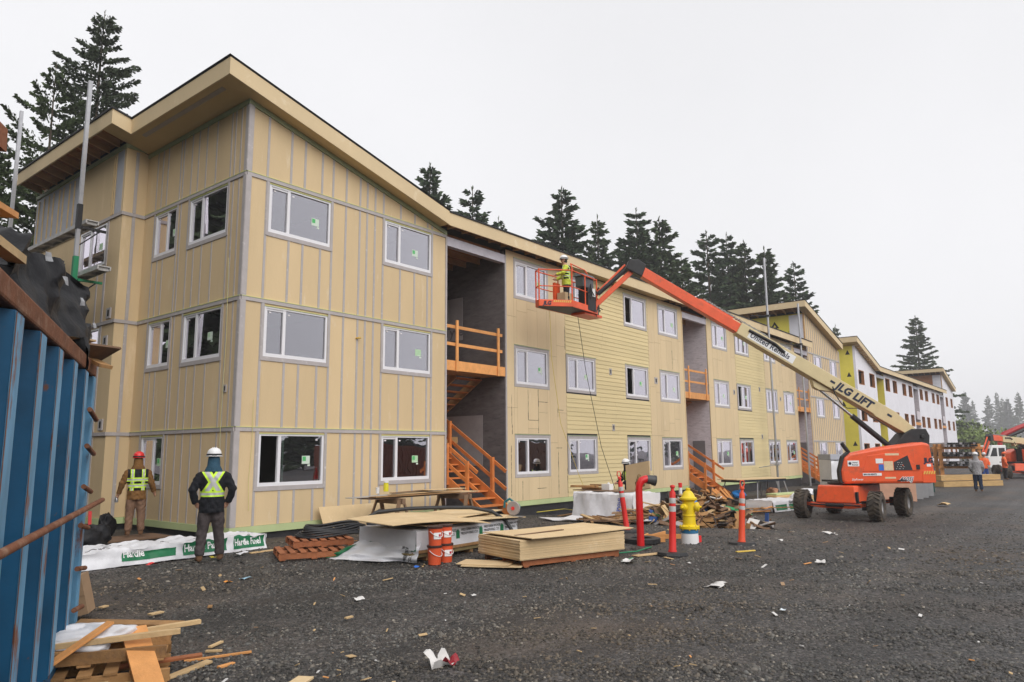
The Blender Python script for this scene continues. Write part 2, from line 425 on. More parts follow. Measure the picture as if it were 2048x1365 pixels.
def building(dx, sty, label):
    fin = sty == 'fin'
    root = thing('apartment_building', label, 'building', (8.19 + dx, 14, 0))
    F = lambda Y=14.: (lambda u, w, v: (u + dx, Y - w, v))
    LF = lambda X: (lambda u, w, v: (X + dx - w, u, v))
    fm = F()
    WALLM = TAN if fin else TYV
    # front walls
    for s, (a, c) in SEG.items():
        holes = [(x0, x1, z, z + WH) for (x0, x1) in WINS[s] for z in SILL]
        backing = WALLM if (not fin or s in 'ab') else FOUND
        wall_holes(fm, a, c, BASE if fin else .0, seg_top(s), holes).build('wall', backing, root)
    # end walls on the left
    lm = LF(8.19); lw = [(14.72, 16.41), (17.04, 18.15)]
    EW = TAN if fin else YEL
    wall_holes(lm, 14.161, 18.78, BASE, lambda u: 9.56, [(a, c, z, z + WH) for a, c in lw for z in SILL if a > 15 or z > 2] if fin else []).build('wall', EW, root)
    if fin:
        wall_holes(F(18.79), 7.62, 8.345, BASE, topA, []).build('wall', TAN, root)
        l2 = LF(7.62); rwn = [(19.62, 21.3)]
        wall_holes(l2, 18.951, 25.0, BASE, lambda u: 9.70, [(a, c, z, z + WH) for a, c in rwn for z in SILL]).build('wall', TAN, root)
    # inside: floors, partitions, back
    fl = MB()
    for z in (.05, 2.45, 5.22):
        for s, (a, c) in SEG.items(): fl.bx(a + dx + .17, c + dx - .17, 14.17, 25, z, z + .2)
    fl.build('floor_slab', DRY, root)
    pt = MB()
    for s, (a, c) in SEG.items():
        top = 8.0
        for i, x in enumerate([a + .17, (a + c) / 2 - .06, c - .29]):
            if fin and s == 'a' and i == 0: continue
            pt.bx(x + dx, x + dx + .12, 14.17, 25, .26, top)
        pt.bx(a + dx + .3, c + dx - .3, 19.0, 19.12, .26, 2.44); pt.bx(a + dx + .3, c + dx - .3, 19.0, 19.12, 2.66, 5.21); pt.bx(a + dx + .3, c + dx - .3, 19.0, 19.12, 5.43, top)
    pt.build('partition', DRY, root)
    MB().bx(7.7 + dx, 54.3 + dx, 25.01, 25.2, 0, 9.0).build('rear_wall', WALLM, root)
    MB().bx(54.19 + dx, 54.35 + dx, 14.17, 25, 0, 8.5).build('end_wall', WALLM, root)
    # stairwells
    for i, (a, c) in enumerate(((14.45, 17.06), (29.38, 31.95), (44.5, 47.06))):
        sm = DSHEATH if (fin and i == 0) else (YEL if (not fin and i == 0) else LSHEATH)
        sw = MB().bx(c + dx + .002, c + dx + .06, 14.005, 18.5, 0, 8.0)
        sw = MB().bx(c + dx - .02, c + dx - .001, 14.02, 18.5, 0, 8.0); sw.build('stairwell_wall', sm, root)
        MB().bx(a + dx + .001, a + dx + .02, 14.02, 18.5, 0, 8.0).build('stairwell_wall', sm, root)
        MB().bx(a + dx + .02, c + dx - .02, 18.4, 18.5, 0, 8.0).build('stairwell_wall', sm, root)
        MB().bx(a + dx + .02, c + dx - .02, 14.17, 18.4, 7.9, 8.02).build('stairwell_ceiling', OSB, root)
        for k in range(7):
            MB().bx(a + dx + .02, c + dx - .02, 14.4 + k * .6, 14.44 + k * .6, 7.72, 7.9).build('joist', WOOD, root)
        MB().bx(a + dx - .03, c + dx + .03, 13.975, 14.165, 7.60, 7.86).build('wrapped_beam', TYVG if not fin else mat("beam_wrap", (.52, .49, .54), .5, .1, 3), root)
        if fin:
            MB().bx(c + dx - .012, c + dx + .045, 13.965, 14.0, BASE, 7.86).build('corner_trim', TRIM if i == 0 else TANP, root)
            MB().bx(a + dx - .045, a + dx + .012, 13.965, 14.0, BASE, 7.86).build('corner_trim', TRIM if i == 0 else TANP, root)
            if i: MB().bx(c + dx - .045, c + dx - .022, 14.3, 14.9, gz(a), 2.2).build('sheathing_patch', mat("grey_patch", (.17, .155, .16), .8, .1, 2), root)
        stair(root, a + dx, sty) if fin else MB().bx(a + dx + .012, c + dx - .012, 13.985, 14.04, 4.04, 4.32).build('rim_board', WOOD2, root)
        if not fin:
            MB().bx(a + dx + .9, c + dx - .05, 13.99, 14.04, 4.6, 5.4).build('guard_panel', LSHEATH, root)
    if fin:
        # house wrap sheets tacked in the first stairwell
        x = 17.06 - .034
        MB().bx(x, x + .010, 15.75, 17.6, 5.35, 6.75).build('wrap_sheet', TYVG2, root)
        MB().bx(x, x + .010, 14.9, 17.3, 1.35, 2.9).build('wrap_sheet', TYVG2, root)
        text_mb("Tyvek", .42, flat((x - .001, 16.55, 5.5), (0, -1, 0), (0, 0, 1), (-1, 0, 0), .004), bold=.01).build('wrap_print', mat("wrap_ink", (.16, .14, .15), .7), root)
    # foundation and skirt
    for (a, c) in ((8.19, 14.45), (17.06, 29.38), (31.95, 44.5), (47.06, 54.4)):
        MB().bx(a + dx + .02, c + dx - .02, 14.03, 14.3, -.8, BASE).build('foundation', FOUND, root)
        if fin: MB().bx(a + dx - (.03 if a < 9 else 0), c + dx, 13.965, 14.0, .13, BASE - .004).build('skirt_board', SKIRT, root)
    MB().bx(8.22 + dx, 8.5 + dx, 14.31, 25, -.8, BASE).build('foundation', FOUND, root)
    if fin:
        MB().bx(8.155, 8.19, 14.001, 18.755, .13, BASE - .004).build('skirt_board', SKIRT, root)
        MB().bx(7.585, 7.62, 18.755, 25, .13, BASE - .004).build('skirt_board', SKIRT, root)
        MB().bx(7.621, 8.15, 18.756, 18.79, .13, BASE - .004).build('skirt_board', SKIRT, root)
        MB().bx(7.66, 8.3, 18.83, 25, -.8, BASE).build('foundation', FOUND, root)
    # roofs: wing a, main, wing b
    def shed(x0, x1, zt, y0, y1, jog=None, left_open=False):
        zb = lambda x: zt(x)
        D = .385
        r = MB(); r.hexa([(x0 + dx, y0, zb(x0) + D), (x1 + dx, y0, zb(x1) + D), (x1 + dx, y1, zb(x1) + D), (x0 + dx, y1, zb(x0) + D),
                          (x0 + dx - .03, y0 - .03, zb(x0) + D + .045), (x1 + dx, y0 - .03, zb(x1) + D + .045), (x1 + dx, y1, zb(x1) + D + .045), (x0 + dx - .03, y1, zb(x0) + D + .045)])
        r.build('roof', BLK, root)
        f = MB(); f.hexa([(x0 + dx, y0, zb(x0)), (x1 + dx, y0, zb(x1)), (x1 + dx, y0 + .04, zb(x1)), (x0 + dx, y0 + .04, zb(x0)),
                          (x0 + dx, y0, zb(x0) + D - .003), (x1 + dx, y0, zb(x1) + D - .003), (x1 + dx, y0 + .04, zb(x1) + D - .003), (x0 + dx, y0 + .04, zb(x0) + D - .003)])
        f.build('fascia', FASC, root)
        MB().bx(x0 + dx, x0 + dx + .04, y0 + .041, y1, zb(x0) - .002, zb(x0) + D - .003).build('fascia', FASC, root)
    A0, A1, YF = 7.45, 14.17, 13.6
    shed(A0, A1, topA, YF, 18.22 if fin else 25)
    # soffit of wing a
    sf = MB(); z = lambda x: topA(x) + .012
    def slab(x0, x1, y0, y1, zf, t=.02):
        return MB().hexa([(x0 + dx, y0, zf(x0)), (x1 + dx, y0, zf(x1)), (x1 + dx, y1, zf(x1)), (x0 + dx, y1, zf(x0)),
                          (x0 + dx, y0, zf(x0) + t), (x1 + dx, y0, zf(x1) + t), (x1 + dx, y1, zf(x1) + t), (x0 + dx, y1, zf(x0) + t)])
    slab(A0 + .04, 8.30, YF + .04, 18.78 if fin else 25, z).build('soffit', SOFF, root)
    slab(8.30, A1, YF + .04, 14.1, z).build('soffit', SOFF, root)
    if fin:
        slab(7.62, 7.72, 14.2, 18.0, lambda x: topA(x) + .006, .004).build('soffit_vent', mat("soffit_vent_metal", (.40, .35, .32), .5, .1, 5), root)
        # rear part, further out, rafters still open
        D = .385; X0 = 6.98
        MB().bx(X0, X0 + .04, 18.22, 24.8, topA(X0), topA(X0) + D - .003).build('fascia', FASC, root)
        f = MB(); f.hexa([(X0 + .041, 18.22, topA(X0)), (A0 + .04, 18.22, topA(A0 + .04)), (A0 + .04, 18.26, topA(A0 + .04)), (X0 + .041, 18.26, topA(X0)),
                          (X0 + .041, 18.22, topA(X0) + D - .003), (A0 + .04, 18.22, topA(A0) + D - .003), (A0 + .04, 18.26, topA(A0) + D - .003), (X0 + .041, 18.26, topA(X0) + D - .003)])
        f.build('fascia', FASC, root)
        slab(X0 - .03, 14.1, 18.19, 24.85, lambda x: topA(x) + D, .045).build('roof', BLK, root)
        slab(X0 + .04, 7.62, 18.26, 18.79, z).build('soffit', SOFF, root)
        slab(X0 + .04, 7.7, 18.8, 24.75, lambda x: topA(x) + .22, .02).build('roof_sheathing', OSB, root)
        for k in range(10):
            y = 19.25 + k * .6
            slab(X0 + .04, 7.62, y, y + .04, lambda x: topA(x) + .03, .19).build('rafter', WOOD, root)
    # main eave
    ev = 8.05; D = .37; X0, X1 = 14.17, 46.95
    MB().bx(X0 + dx, X1 + dx, YF, YF + .04, ev, ev + D).build('fascia', FASC, root)
    MB().hexa([(X0 + dx, YF - .03, ev + D), (X1 + dx + .03, YF - .03, ev + D), (X1 + dx + .03, 20, ev + D + .5), (X0 + dx, 20, ev + D + .5),
               (X0 + dx, YF - .03, ev + D + .045), (X1 + dx + .03, YF - .03, ev + D + .045), (X1 + dx + .03, 20, ev + D + .545), (X0 + dx, 20, ev + D + .545)]).build('roof', BLK, root)
    MB().bx(X0 + dx, X1 + dx, YF + .05, 14.3, ev + .22, ev + .24).build('roof_sheathing', OSB, root)
    if fin:
        for k in range(54):
            x = X0 + .3 + k * .6
            if x < 21 or 27 < x < 34: MB().bx(x, x + .04, YF + .045, 13.99, ev + .03, ev + .215).build('rafter_tail', WOOD, root)
        MB().bx(20.4, 27.5, YF + .05, 13.995, ev + .012, ev + .026).build('soffit', SOFF, root)
    else:
        for k in range(12):
            x = 8.4 + k * .48
            MB().bx(x + dx, x + dx + .05, YF + .045, 13.99, topA(x) - .06, topA(x) + .01).build('rafter_tail', WOOD, root)
    # wing b
    shed(46.1, 54.1, lambda x: 10.60 - .2375 * (x - 46.1), YF, 25)
    slab(46.14, 54.1, YF + .04, 14.1, lambda x: 10.62 - .2375 * (x - 46.1)).build('soffit', SOFF, root)
    slab(46.14, 47.2, 14.1, 25, lambda x: 10.80 - .2375 * (x - 46.1)).build('roof_sheathing', OSB, root)
    for k in range(15):
        y = 14.5 + k * .6
        slab(46.14, 47.05, y, y + .05, lambda x: 10.62 - .2375 * (x - 46.1), .17).build('rafter', WOOD, root)
    ub = LF(47.06)
    up = MB(); mbx(up, ub, 14.001, 25, -.15, 0, 8.4, 10.36); up.build('wall', YEL if fin else OSB, root)
    t = MB(); mbx(t, ub, 14.02, 14.95, .002, .008, 8.5, 10.3); t.build('wrap_sheet', TYV, root)
    t = MB(); mbx(t, ub, 14.0, 14.09, .009, .03, 8.4, 10.36); t.build('corner_post', WOOD, root)
    if fin:
        for y, zz in ((15.6, 9.55), (17.6, 9.55), (19.6, 9.5), (16.6, 8.9)):
            tr = MB(); tr.prism([(0, 0), (.56, 0), (.28, .46)], lambda a, c, d: (47.06 - d, y + a, zz + c), .002, .005)
            tr.m = 1; tr.prism([(.18, .08), (.38, .08), (.28, .25)], lambda a, c, d: (47.06 - d, y + a, zz + c), .005, .007); tr.build('printed_triangle', [INK, YEL], root)
        for k in range(12):
            t = MB(); mbx(t, ub, 15.0 + k * .8, 15.05 + k * .8, .002, .004, 8.6 + (k % 3) * .3, 9.3 + (k % 3) * .3); t.build('printed_line', INK2, root)
        MB().bx(54.42, 57.0, 15.5, 15.7, 0, 8.6).build('wall', mat("grey_link_wall", (.33, .30, .29), .8, .12, 2), root)
        MB().bx(54.6, 54.75, 15.40, 15.498, 0, 8.5).build('post', OSB, root)
    return root, fm, lm
STEELW = mat('vent_pipe_white', (.7, .7, .72), .5)
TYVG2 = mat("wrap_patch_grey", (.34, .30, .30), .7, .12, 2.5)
INK2 = mat("faint_print", (.45, .38, .05), .7)

A, fm, lm = building(0., 'fin', 'tan three-storey apartment block with battens and yellow lap siding, nearest the camera')
# --- windows of the near block
for s in ('a', 'b1', 'b2', 'b'):
    for j, (x0, x1) in enumerate(WINS[s]):
        for k, z in enumerate(SILL):
            op = 0
            if (s, j, k) in (('a', 0, 0), ('b1', 2, 1), ('b1', 2, 2), ('b2', 1, 1)): op = 1
            window(A, fm, x0, x1, z, z + WH, .31 if s == 'a' else .35, False, op, TRIM if s != 'a' else None, sticker=x0 < 47)
for a, c in ((14.72, 16.41), (17.04, 18.15)):
    for k, z in enumerate(SILL):
        if k == 0 and a < 15: continue
        window(A, lm, a, c, z, z + WH, .34 if a < 15 else .56, True, 0, None)
for k, z in enumerate(SILL): window(A, left(7.62), 19.62, 21.3, z, z + WH, .4, True, 0, None)
# --- battens, bands, trims on the wing (front and end)
def bands_battens(mp, u0, u1, bl, wins, topf, bw=.055, sillt=True, ret=0.0):
    for z in BAND:
        t = topf((u0 + u1) / 2)
        piece('band', TRIM, A, mp, u0, u1, .001, .032, z - BH, z)
        piece('band_flashing', YFL, A, mp, u0, u1, .001, .040, z + .0005, z + .011)
    zs = [BASE] + [z for z in BAND]
    for u in bl:
        inside = [w_ for w_ in wins if w_[0] - .02 < u < w_[1] + .02]
        for k in range(4):
            z0 = zs[k] + (.012 if k else 0); z1 = (BAND[k] - BH - .001) if k < 3 else topf(u) - .10
            if inside and k < 3 and not (mp is lm and k == 0 and u < 16.6): z1 = SILL[k] - .10
            if z1 - z0 > .08: piece('batten', TRIM, A, mp, u - bw / 2, u + bw / 2, .001, .017, z0, z1)
    for (a, c) in wins:
        for k, z in enumerate(SILL):
            if mp is lm and k == 0 and a < 15: continue
            piece('sill_trim', TRIM, A, mp, a - .03, c + .03, .001, .026, z - .095, z - .003)
            piece('head_flashing', YFL, A, mp, a, c, .001, .03, z + WH + .001, z + WH + .012)
            for e in (a - .036, c + .036): piece('side_trim', TRIM, A, mp, e - .034, e + .034, .0211, .029, z - .09, BAND[k] - BH - .001)
FB = [8.69, 9.295, 9.67, 10.16, 10.485, 10.89, 11.325, 11.56, 11.82, 12.10, 12.70, 13.215, 13.70, 13.875]
bands_battens(fm, 8.19, 14.45, FB, WINS['a'], topA)
LB = [18.22, 17.94, 17.66, 17.0, 16.86, 16.46, 16.14, 15.77, 15.32, 14.68, 14.52, 14.28]
bands_battens(lm, 14.0, 18.79, LB, [(14.72, 16.41), (17.04, 18.15)], lambda u: 9.56, .045)
for z in BAND:
    piece('band', TRIM, A, front(18.79), 7.59, 8.157, .001, .030, z - BH, z); piece('band', TRIM, A, left(7.62), 18.75, 25, .001, .033, z - BH, z)
for k, z0 in enumerate([BASE] + list(BAND)):
    z1 = (BAND[k] - BH) if k < 3 else topA(8.19)
    for mp, a, c in ((fm, 8.168, 8.29), (lm, 13.975, 14.09)):
        piece('corner_trim', TRIM, A, mp, a, c, .0215, .036 if mp is fm else .031, z0 + (.012 if k else 0), z1 - .002)
    piece('batten', TRIM, A, front(18.79), 7.86, 7.935, .001, .02, z0 + .012, z1 - .01)
    if k < 3: piece('batten', TRIM, A, left(7.62), 19.50, 19.60, .001, .02, z0 + .012, z1 - .01)
for u in (20.0, 21.4, 22.3, 23.2, 24.1, 24.9):
    for k in range(3): piece('batten', TRIM, A, left(7.62), u - .03, u + .03, .001, .02, ([BASE] + list(BAND))[k] + .012, SILL[k] - .1)
# soffit-to-wall flashing
b = MB(); mbx(b, fm, 8.17, 14.42, .0375, .05, 0, 1)
for mp, u0, u1, tf in ((fm, 8.15, 14.44, topA), (lm, 13.96, 18.75, lambda u: 9.56)):
    b = MB(); b.hexa([mp(u0, .001, tf(u0) - .10), mp(u1, .001, tf(u1) - .10), mp(u1, .045, tf(u1) - .10), mp(u0, .045, tf(u0) - .10),
                      mp(u0, .001, tf(u0) + .005), mp(u1, .001, tf(u1) + .005), mp(u1, .045, tf(u1) + .005), mp(u0, .045, tf(u0) + .005)]); b.build('soffit_flashing', SGRN, A)
piece('soffit_flashing', SGRN, A, front(18.79), 7.58, 8.15, .001, .04, 9.60, 9.70); piece('soffit_flashing', SGRN, A, left(7.62), 18.75, 25, .001, .04, 9.6, 9.7)
# unclad strips high on the rear end wall
l2 = left(7.62)
piece('house_wrap', TYVG, A, l2, 18.90, 19.28, .002, .007, 7.92, 9.58); piece('house_wrap', TYVG, A, l2, 21.5, 24.95, .002, .007, 7.92, 9.58)
for u in (19.3, 19.42, 21.6, 22.0, 22.35, 22.8, 23.1, 23.55, 23.9, 24.3, 24.7): piece('furring_strip', mat("furring", (.62, .46, .25), .7, .1, 5), A, l2, u, u + .06, .008, .03, 7.92, 9.5)
for u, z in ((19.12, 5.30), (19.2, 4.60), (19.1, 2.51)): vent_cover(A, l2, u, z, .24, .27)
vent_cover(A, fm, 23.2, 4.68); vent_cover(A, fm, 23.3, 2.62); vent_cover(A, fm, 38.4, 4.95); vent_cover(A, fm, 38.4, 2.45); vent_cover(A, fm, 26.75, 4.6, .26, .26); vent_cover(A, fm, 34.9, 4.6, .2, .24); vent_cover(A, fm, 41.6, 4.6, .2, .24); vent_cover(A, lm, 14.42, 3.15, .1, .16)
# lap planks
def trimmed(wl): return [(x0 - .10, x1 + .10, z - .10, z + WH + .12) for (x0, x1) in wl for z in SILL]
wedge = MB().hexa([(-.5, -.022, 0), (.5, -.022, 0), (.5, -.003, 0), (-.5, -.003, 0), (-.5, -.008, .157), (.5, -.008, .157), (.5, -.002, .157), (-.5, -.002, .157)]).mesh('lap_plank', LAP)
for (a, c, wl) in ((20.30, 26.22, WINS['b1'][1:3]), (35.28, 39.30, WINS['b2'][1:2])):
    hs = trimmed(wl); z = BASE
    while z < 8.02:
        zc = z + .07; cuts = sorted([(h[0], h[1]) for h in hs if h[2] < zc < h[3]]); x = a
        for h0, h1 in cuts + [(c, c)]:
            if h0 - x > .05:
                n_ = 1 if h0 - x < 3.7 else 2; jx = [x, x + (h0 - x) * rw.uniform(.35, .65), h0] if n_ == 2 else [x, h0]
                for p, q in zip(jx, jx[1:]):
                    inst('lap_plank', wedge, A, Matrix.Translation(((p + q) / 2, 14.0, z)) @ Matrix.Diagonal((q - p - .004, 1, 1, 1)))
            x = max(x, h1)
        z += .149
# flat panels with open joints
pb = unit_box('siding_panel', TANP)
for (a, c, wl) in ((17.10, 20.29, WINS['b1'][:1]), (26.23, 29.34, WINS['b1'][3:]), (31.99, 35.27, WINS['b2'][:1]), (39.31, 44.46, WINS['b2'][2:])):
    n_ = round((c - a) / .56); hs = trimmed(wl)
    for i in range(n_):
        x0 = a + (c - a) * i / n_; x1 = a + (c - a) * (i + 1) / n_; z = BASE; rs = []
        while z < 8.05:
            h = rw.uniform(1.3, 2.9); z1 = min(z + h, 8.05)
            if 8.05 - z1 < .5: z1 = 8.05
            rs.append((x0, x1, z, z1)); z = z1
        for (p, q, r0, r1) in rect_minus(rs, hs):
            inst('siding_panel', pb, A, boxM(p + .003, q - .003, 13.984, 13.998, r0 + .003, r1 - .003))
# fine battens and bands on the far wing
for z in BAND: piece('band', TRIM, A, fm, 47.06, 54.4, .001, .03, z - BH, z)
u = 47.3
while u < 54.3:
    ins = [w_ for w_ in WINS['b'] if w_[0] - .1 < u < w_[1] + .1]
    for k in range(4):
        z0 = ([BASE] + list(BAND))[k]; z1 = (BAND[k] - BH) if k < 3 else topB(u) - .02
        if ins and k < 3: z1 = SILL[k] - .1
        piece('batten', TRIM, A, fm, u - .022, u + .022, .001, .02, z0, z1)
    u += .42
piece('corner_trim', TRIM, A, fm, 54.3, 54.41, .001, .025, BASE, 8.6); piece('corner_trim', TRIM, A, fm, 47.05, 47.15, .001, .025, BASE, 8.4)

B2, fm2, lm2 = building(50.75, 'wrap', 'white wrapped three-storey block under construction with a yellow end wall, farther right')
for s in ('a', 'b1', 'b2', 'b'):
    for j, (x0, x1) in enumerate(WINS[s]):
        for z in SILL:
            o = MB(); T = .16
            mbx(o, fm2, x0, x0 + .05, -T - .04, .012, z, z + WH); mbx(o, fm2, x1 - .05, x1, -T - .04, .012, z, z + WH)
            mbx(o, fm2, x0 + .05, x1 - .05, -T - .04, .010, z, z + .05); mbx(o, fm2, x0 + .05, x1 - .05, -T - .04, .010, z + WH - .05, z + WH)
            o.build('rough_opening', OSB, B2)
for zz, yy in ((8.9, 14.35), (7.2, 14.35), (2.0, 14.3), (5.0, 14.9)):
    tr = MB(); tr.prism([(0, 0), (.34, 0), (.17, .36)], lambda a, c, d: (58.94 - d, yy + a, zz + c), .002, .005); tr.build('printed_triangle', INK, B2)
piece('corner_wrap', TYV, B2, front(14), 58.94, 59.1, .001, .012, 0, 9.5)
MB().bx(56.9, 62.5, 13.58, 20, 10.15, 10.16).build('roof_underlay', mat("blue_underlay", (.05, .22, .42), .5), B2) if False else None
MB().bx(64.95, 66.9, 13.93, 13.97, .3, 8.0).build('torn_wrap', YEL, B2) if False else None

b = MB(); b.tube((11.3, 13.93, 4.55), (11.3, 13.999, 4.55), .022); b.tube((11.3, 13.93, 4.55), (11.38, 13.92, 4.56), .02); b.build('pipe_stub', mat("pipe_yellow", (.6, .38, .06), .5), A)
MB().tube((30.5, 16.2, 8.6), (30.5, 16.2, 9.9), .05, n=10).build('roof_vent_pipe', STEELW, A, True)

SMEAR = mat("sealant_black", (.05, .045, .042), .7, .3, 20, col2=(.55, .42, .26), fac2=.56, sc2=14)
rs_ = random.Random(19)
for (x, z0, z1) in ((17.30, .45, 1.95), (17.34, 2.6, 3.5), (18.17, 2.75, 3.7), (18.70, 2.35, 3.75), (19.76, .4, 1.75), (17.85, .3, .9), (20.26, 5.2, 6.0), (19.78, 2.9, 3.2), (17.36, 2.3, 2.6), (20.27, .4, 1.2), (28.3, 5.2, 6.0)):
    b = MB(); z = z0
    while z < z1:
        h = rs_.uniform(.06, .25); wv = rs_.uniform(.004, .014); ox = rs_.uniform(-.006, .006); b.bx(x + ox - wv, x + ox + wv, 13.9815, 13.9838, z, min(z + h, z1)); z += h - .001
    b.build('sealant_smear', SMEAR, A)
for (x0, x1, z) in ((18.2, 18.68, 2.75), (18.72, 19.2, 3.35), (19.8, 20.1, 3.13), (19.66, 19.98, 1.88), (18.6, 19.1, .62)):
    MB().bx(x0, x1, 13.9815, 13.9838, z - .008, z + .008).build('sealant_smear', SMEAR, A)

# sheets of the wing cladding, seams under the battens
TANS = mat("fibre_cement_sheet", (.66, .50, .295), .72, .06, 1.1, .12, 60, rnd=.05, stretch=(1, 1, .25), col2=(.75, .62, .44), fac2=.67, sc2=3.5)
pbs = unit_box('cladding_sheet', TANS)
def sheets(mp, edges, holes, topf, axis):
    zs = [BASE] + list(BAND)
    for p, q in zip(edges, edges[1:]):
        for k in range(4):
            z0 = zs[k]; z1 = (BAND[k] - .04) if k < 3 else min(topf(p), topf(q)) - .05
            for (a, c, r0, r1) in rect_minus([(p, q, z0, z1)], [h for h in holes]):
                A0_, A1_ = mp(a + .001, .0005, r0), mp(c - .001, .0075, r1)
                inst('cladding_sheet', pbs, A, boxM(min(A0_[0], A1_[0]), max(A0_[0], A1_[0]), min(A0_[1], A1_[1]), max(A0_[1], A1_[1]), r0, r1))
sheets(fm, [8.2, 8.69, 9.67, 10.485, 11.325, 12.10, 13.215, 13.875, 14.44], [(x0, x1, z, z + WH) for x0, x1 in WINS['a'] for z in SILL], topA, 0)
sheets(lm, [14.01, 14.68, 15.32, 16.46, 17.0, 17.66, 18.22, 18.78], [(a, c, z, z + WH) for a, c in ((14.72, 16.41), (17.04, 18.15)) for z in SILL if a > 15 or z > 2], lambda u: 9.56, 1)
# ---------------------------------------------------------------- ground
def gravel_mat(name, fine):
    m = bpy.data.materials.new(name); m.use_nodes = True; n = m.node_tree.nodes; L = m.node_tree.links; b = n["Principled BSDF"]
    g = n.new("ShaderNodeNewGeometry")
    v = n.new("ShaderNodeTexVoronoi"); v.inputs['Scale'].default_value = 30; L.new(g.outputs['Position'], v.inputs['Vector'])
    v2 = n.new("ShaderNodeTexVoronoi"); v2.inputs['Scale'].default_value = 75; L.new(g.outputs['Position'], v2.inputs['Vector'])
    hs_ = n.new("ShaderNodeSeparateColor"); L.new(v.outputs['Color'], hs_.inputs[0])
    rp = n.new("ShaderNodeValToRGB"); e = rp.color_ramp.elements
    e[0].position = 0; e[0].color = (.013, .012, .0115, 1); e[1].position = 1; e[1].color = (.105, .094, .088, 1)
    x = rp.color_ramp.elements.new(.6); x.color = (.036, .0325, .031, 1)
    L.new(hs_.outputs[0], rp.inputs[0])
    big = n.new("ShaderNodeTexNoise"); big.inputs['Scale'].default_value = .35; big.inputs['Detail'].default_value = 8; L.new(g.outputs['Position'], big.inputs['Vector'])
    mr = n.new("ShaderNodeMapRange"); mr.inputs[1].default_value = .50; mr.inputs[2].default_value = .70; mr.inputs[4].default_value = .65; L.new(big.outputs[0], mr.inputs[0])
    mx = n.new("ShaderNodeMix"); mx.data_type = 'RGBA'; mx.inputs[7].default_value = (.110, .080, .060, 1)
    L.new(mr.outputs[0], mx.inputs[0]); L.new(rp.outputs[0], mx.inputs[6])
    mpt = n.new("ShaderNodeMapping"); mpt.inputs['Scale'].default_value = (.05, 1.1, 1); mpt.inputs['Rotation'].default_value = (0, 0, .06); L.new(g.outputs['Position'], mpt.inputs[0])
    tk = n.new("ShaderNodeTexNoise"); tk.inputs['Scale'].default_value = 1.0; tk.inputs['Detail'].default_value = 4; L.new(mpt.outputs[0], tk.inputs['Vector'])
    tr = n.new("ShaderNodeMapRange"); tr.inputs[1].default_value = .35; tr.inputs[2].default_value = .65; tr.inputs[3].default_value = .55; tr.inputs[4].default_value = 1.5; L.new(tk.outputs[0], tr.inputs[0])
    sc_ = n.new("ShaderNodeVectorMath"); sc_.operation = 'SCALE'; L.new(mx.outputs[2], sc_.inputs[0]); L.new(tr.outputs[0], sc_.inputs['Scale']); L.new(sc_.outputs[0], b.inputs['Base Color'])
    rr = n.new("ShaderNodeMapRange"); rr.inputs[3].default_value = .40; rr.inputs[4].default_value = .85; L.new(big.outputs[0], rr.inputs[0]); L.new(rr.outputs[0], b.inputs['Roughness'])
    ad = n.new("ShaderNodeMath"); ad.operation = 'ADD'; L.new(v.outputs['Distance'], ad.inputs[0])
    ml = n.new("ShaderNodeMath"); ml.operation = 'MULTIPLY'; ml.inputs[1].default_value = .4; L.new(v2.outputs['Distance'], ml.inputs[0]); L.new(ml.outputs[0], ad.inputs[1])
    bu = n.new("ShaderNodeBump"); bu.inputs['Strength'].default_value = .9; bu.inputs['Distance'].default_value = .03; bu.invert = True
    L.new(ad.outputs[0], bu.inputs['Height']); L.new(bu.outputs[0], b.inputs['Normal'])
    return m
GRAV = gravel_mat("crushed_rock", 1)
def gnoise(x, y):
    return .012 * math.sin(1.3 * x + .7 * y) + .010 * math.sin(2.9 * y - 1.1 * x) + .008 * math.sin(4.3 * x + 3.1 * y)
def axis(lo, hi, near, step):
    a = [0.]; d = step
    while a[-1] < hi:
        if a[-1] > near: d *= 1.25
        a.append(a[-1] + d)
    c = [0.]; d = step
    while c[-1] > lo:
        if c[-1] < -4: d *= 1.35
        c.append(c[-1] - d)
    return sorted(set(c + a))
xs = axis(-400, 1500, 45, .5); ys = axis(-900, 900, 16, .4)
gm = MB()
gv = [(x, y, gz(x) + (gnoise(x, y) if abs(x) < 60 and abs(y) < 40 else 0)) for y in ys for x in xs]
nx = len(xs)
gm.add(gv, [(j * nx + i, j * nx + i + 1, (j + 1) * nx + i + 1, (j + 1) * nx + i) for j in range(len(ys) - 1) for i in range(nx - 1)])
go = gm.build('ground', GRAV, smooth=True, fix=False, ang=180); go['kind'] = 'structure'
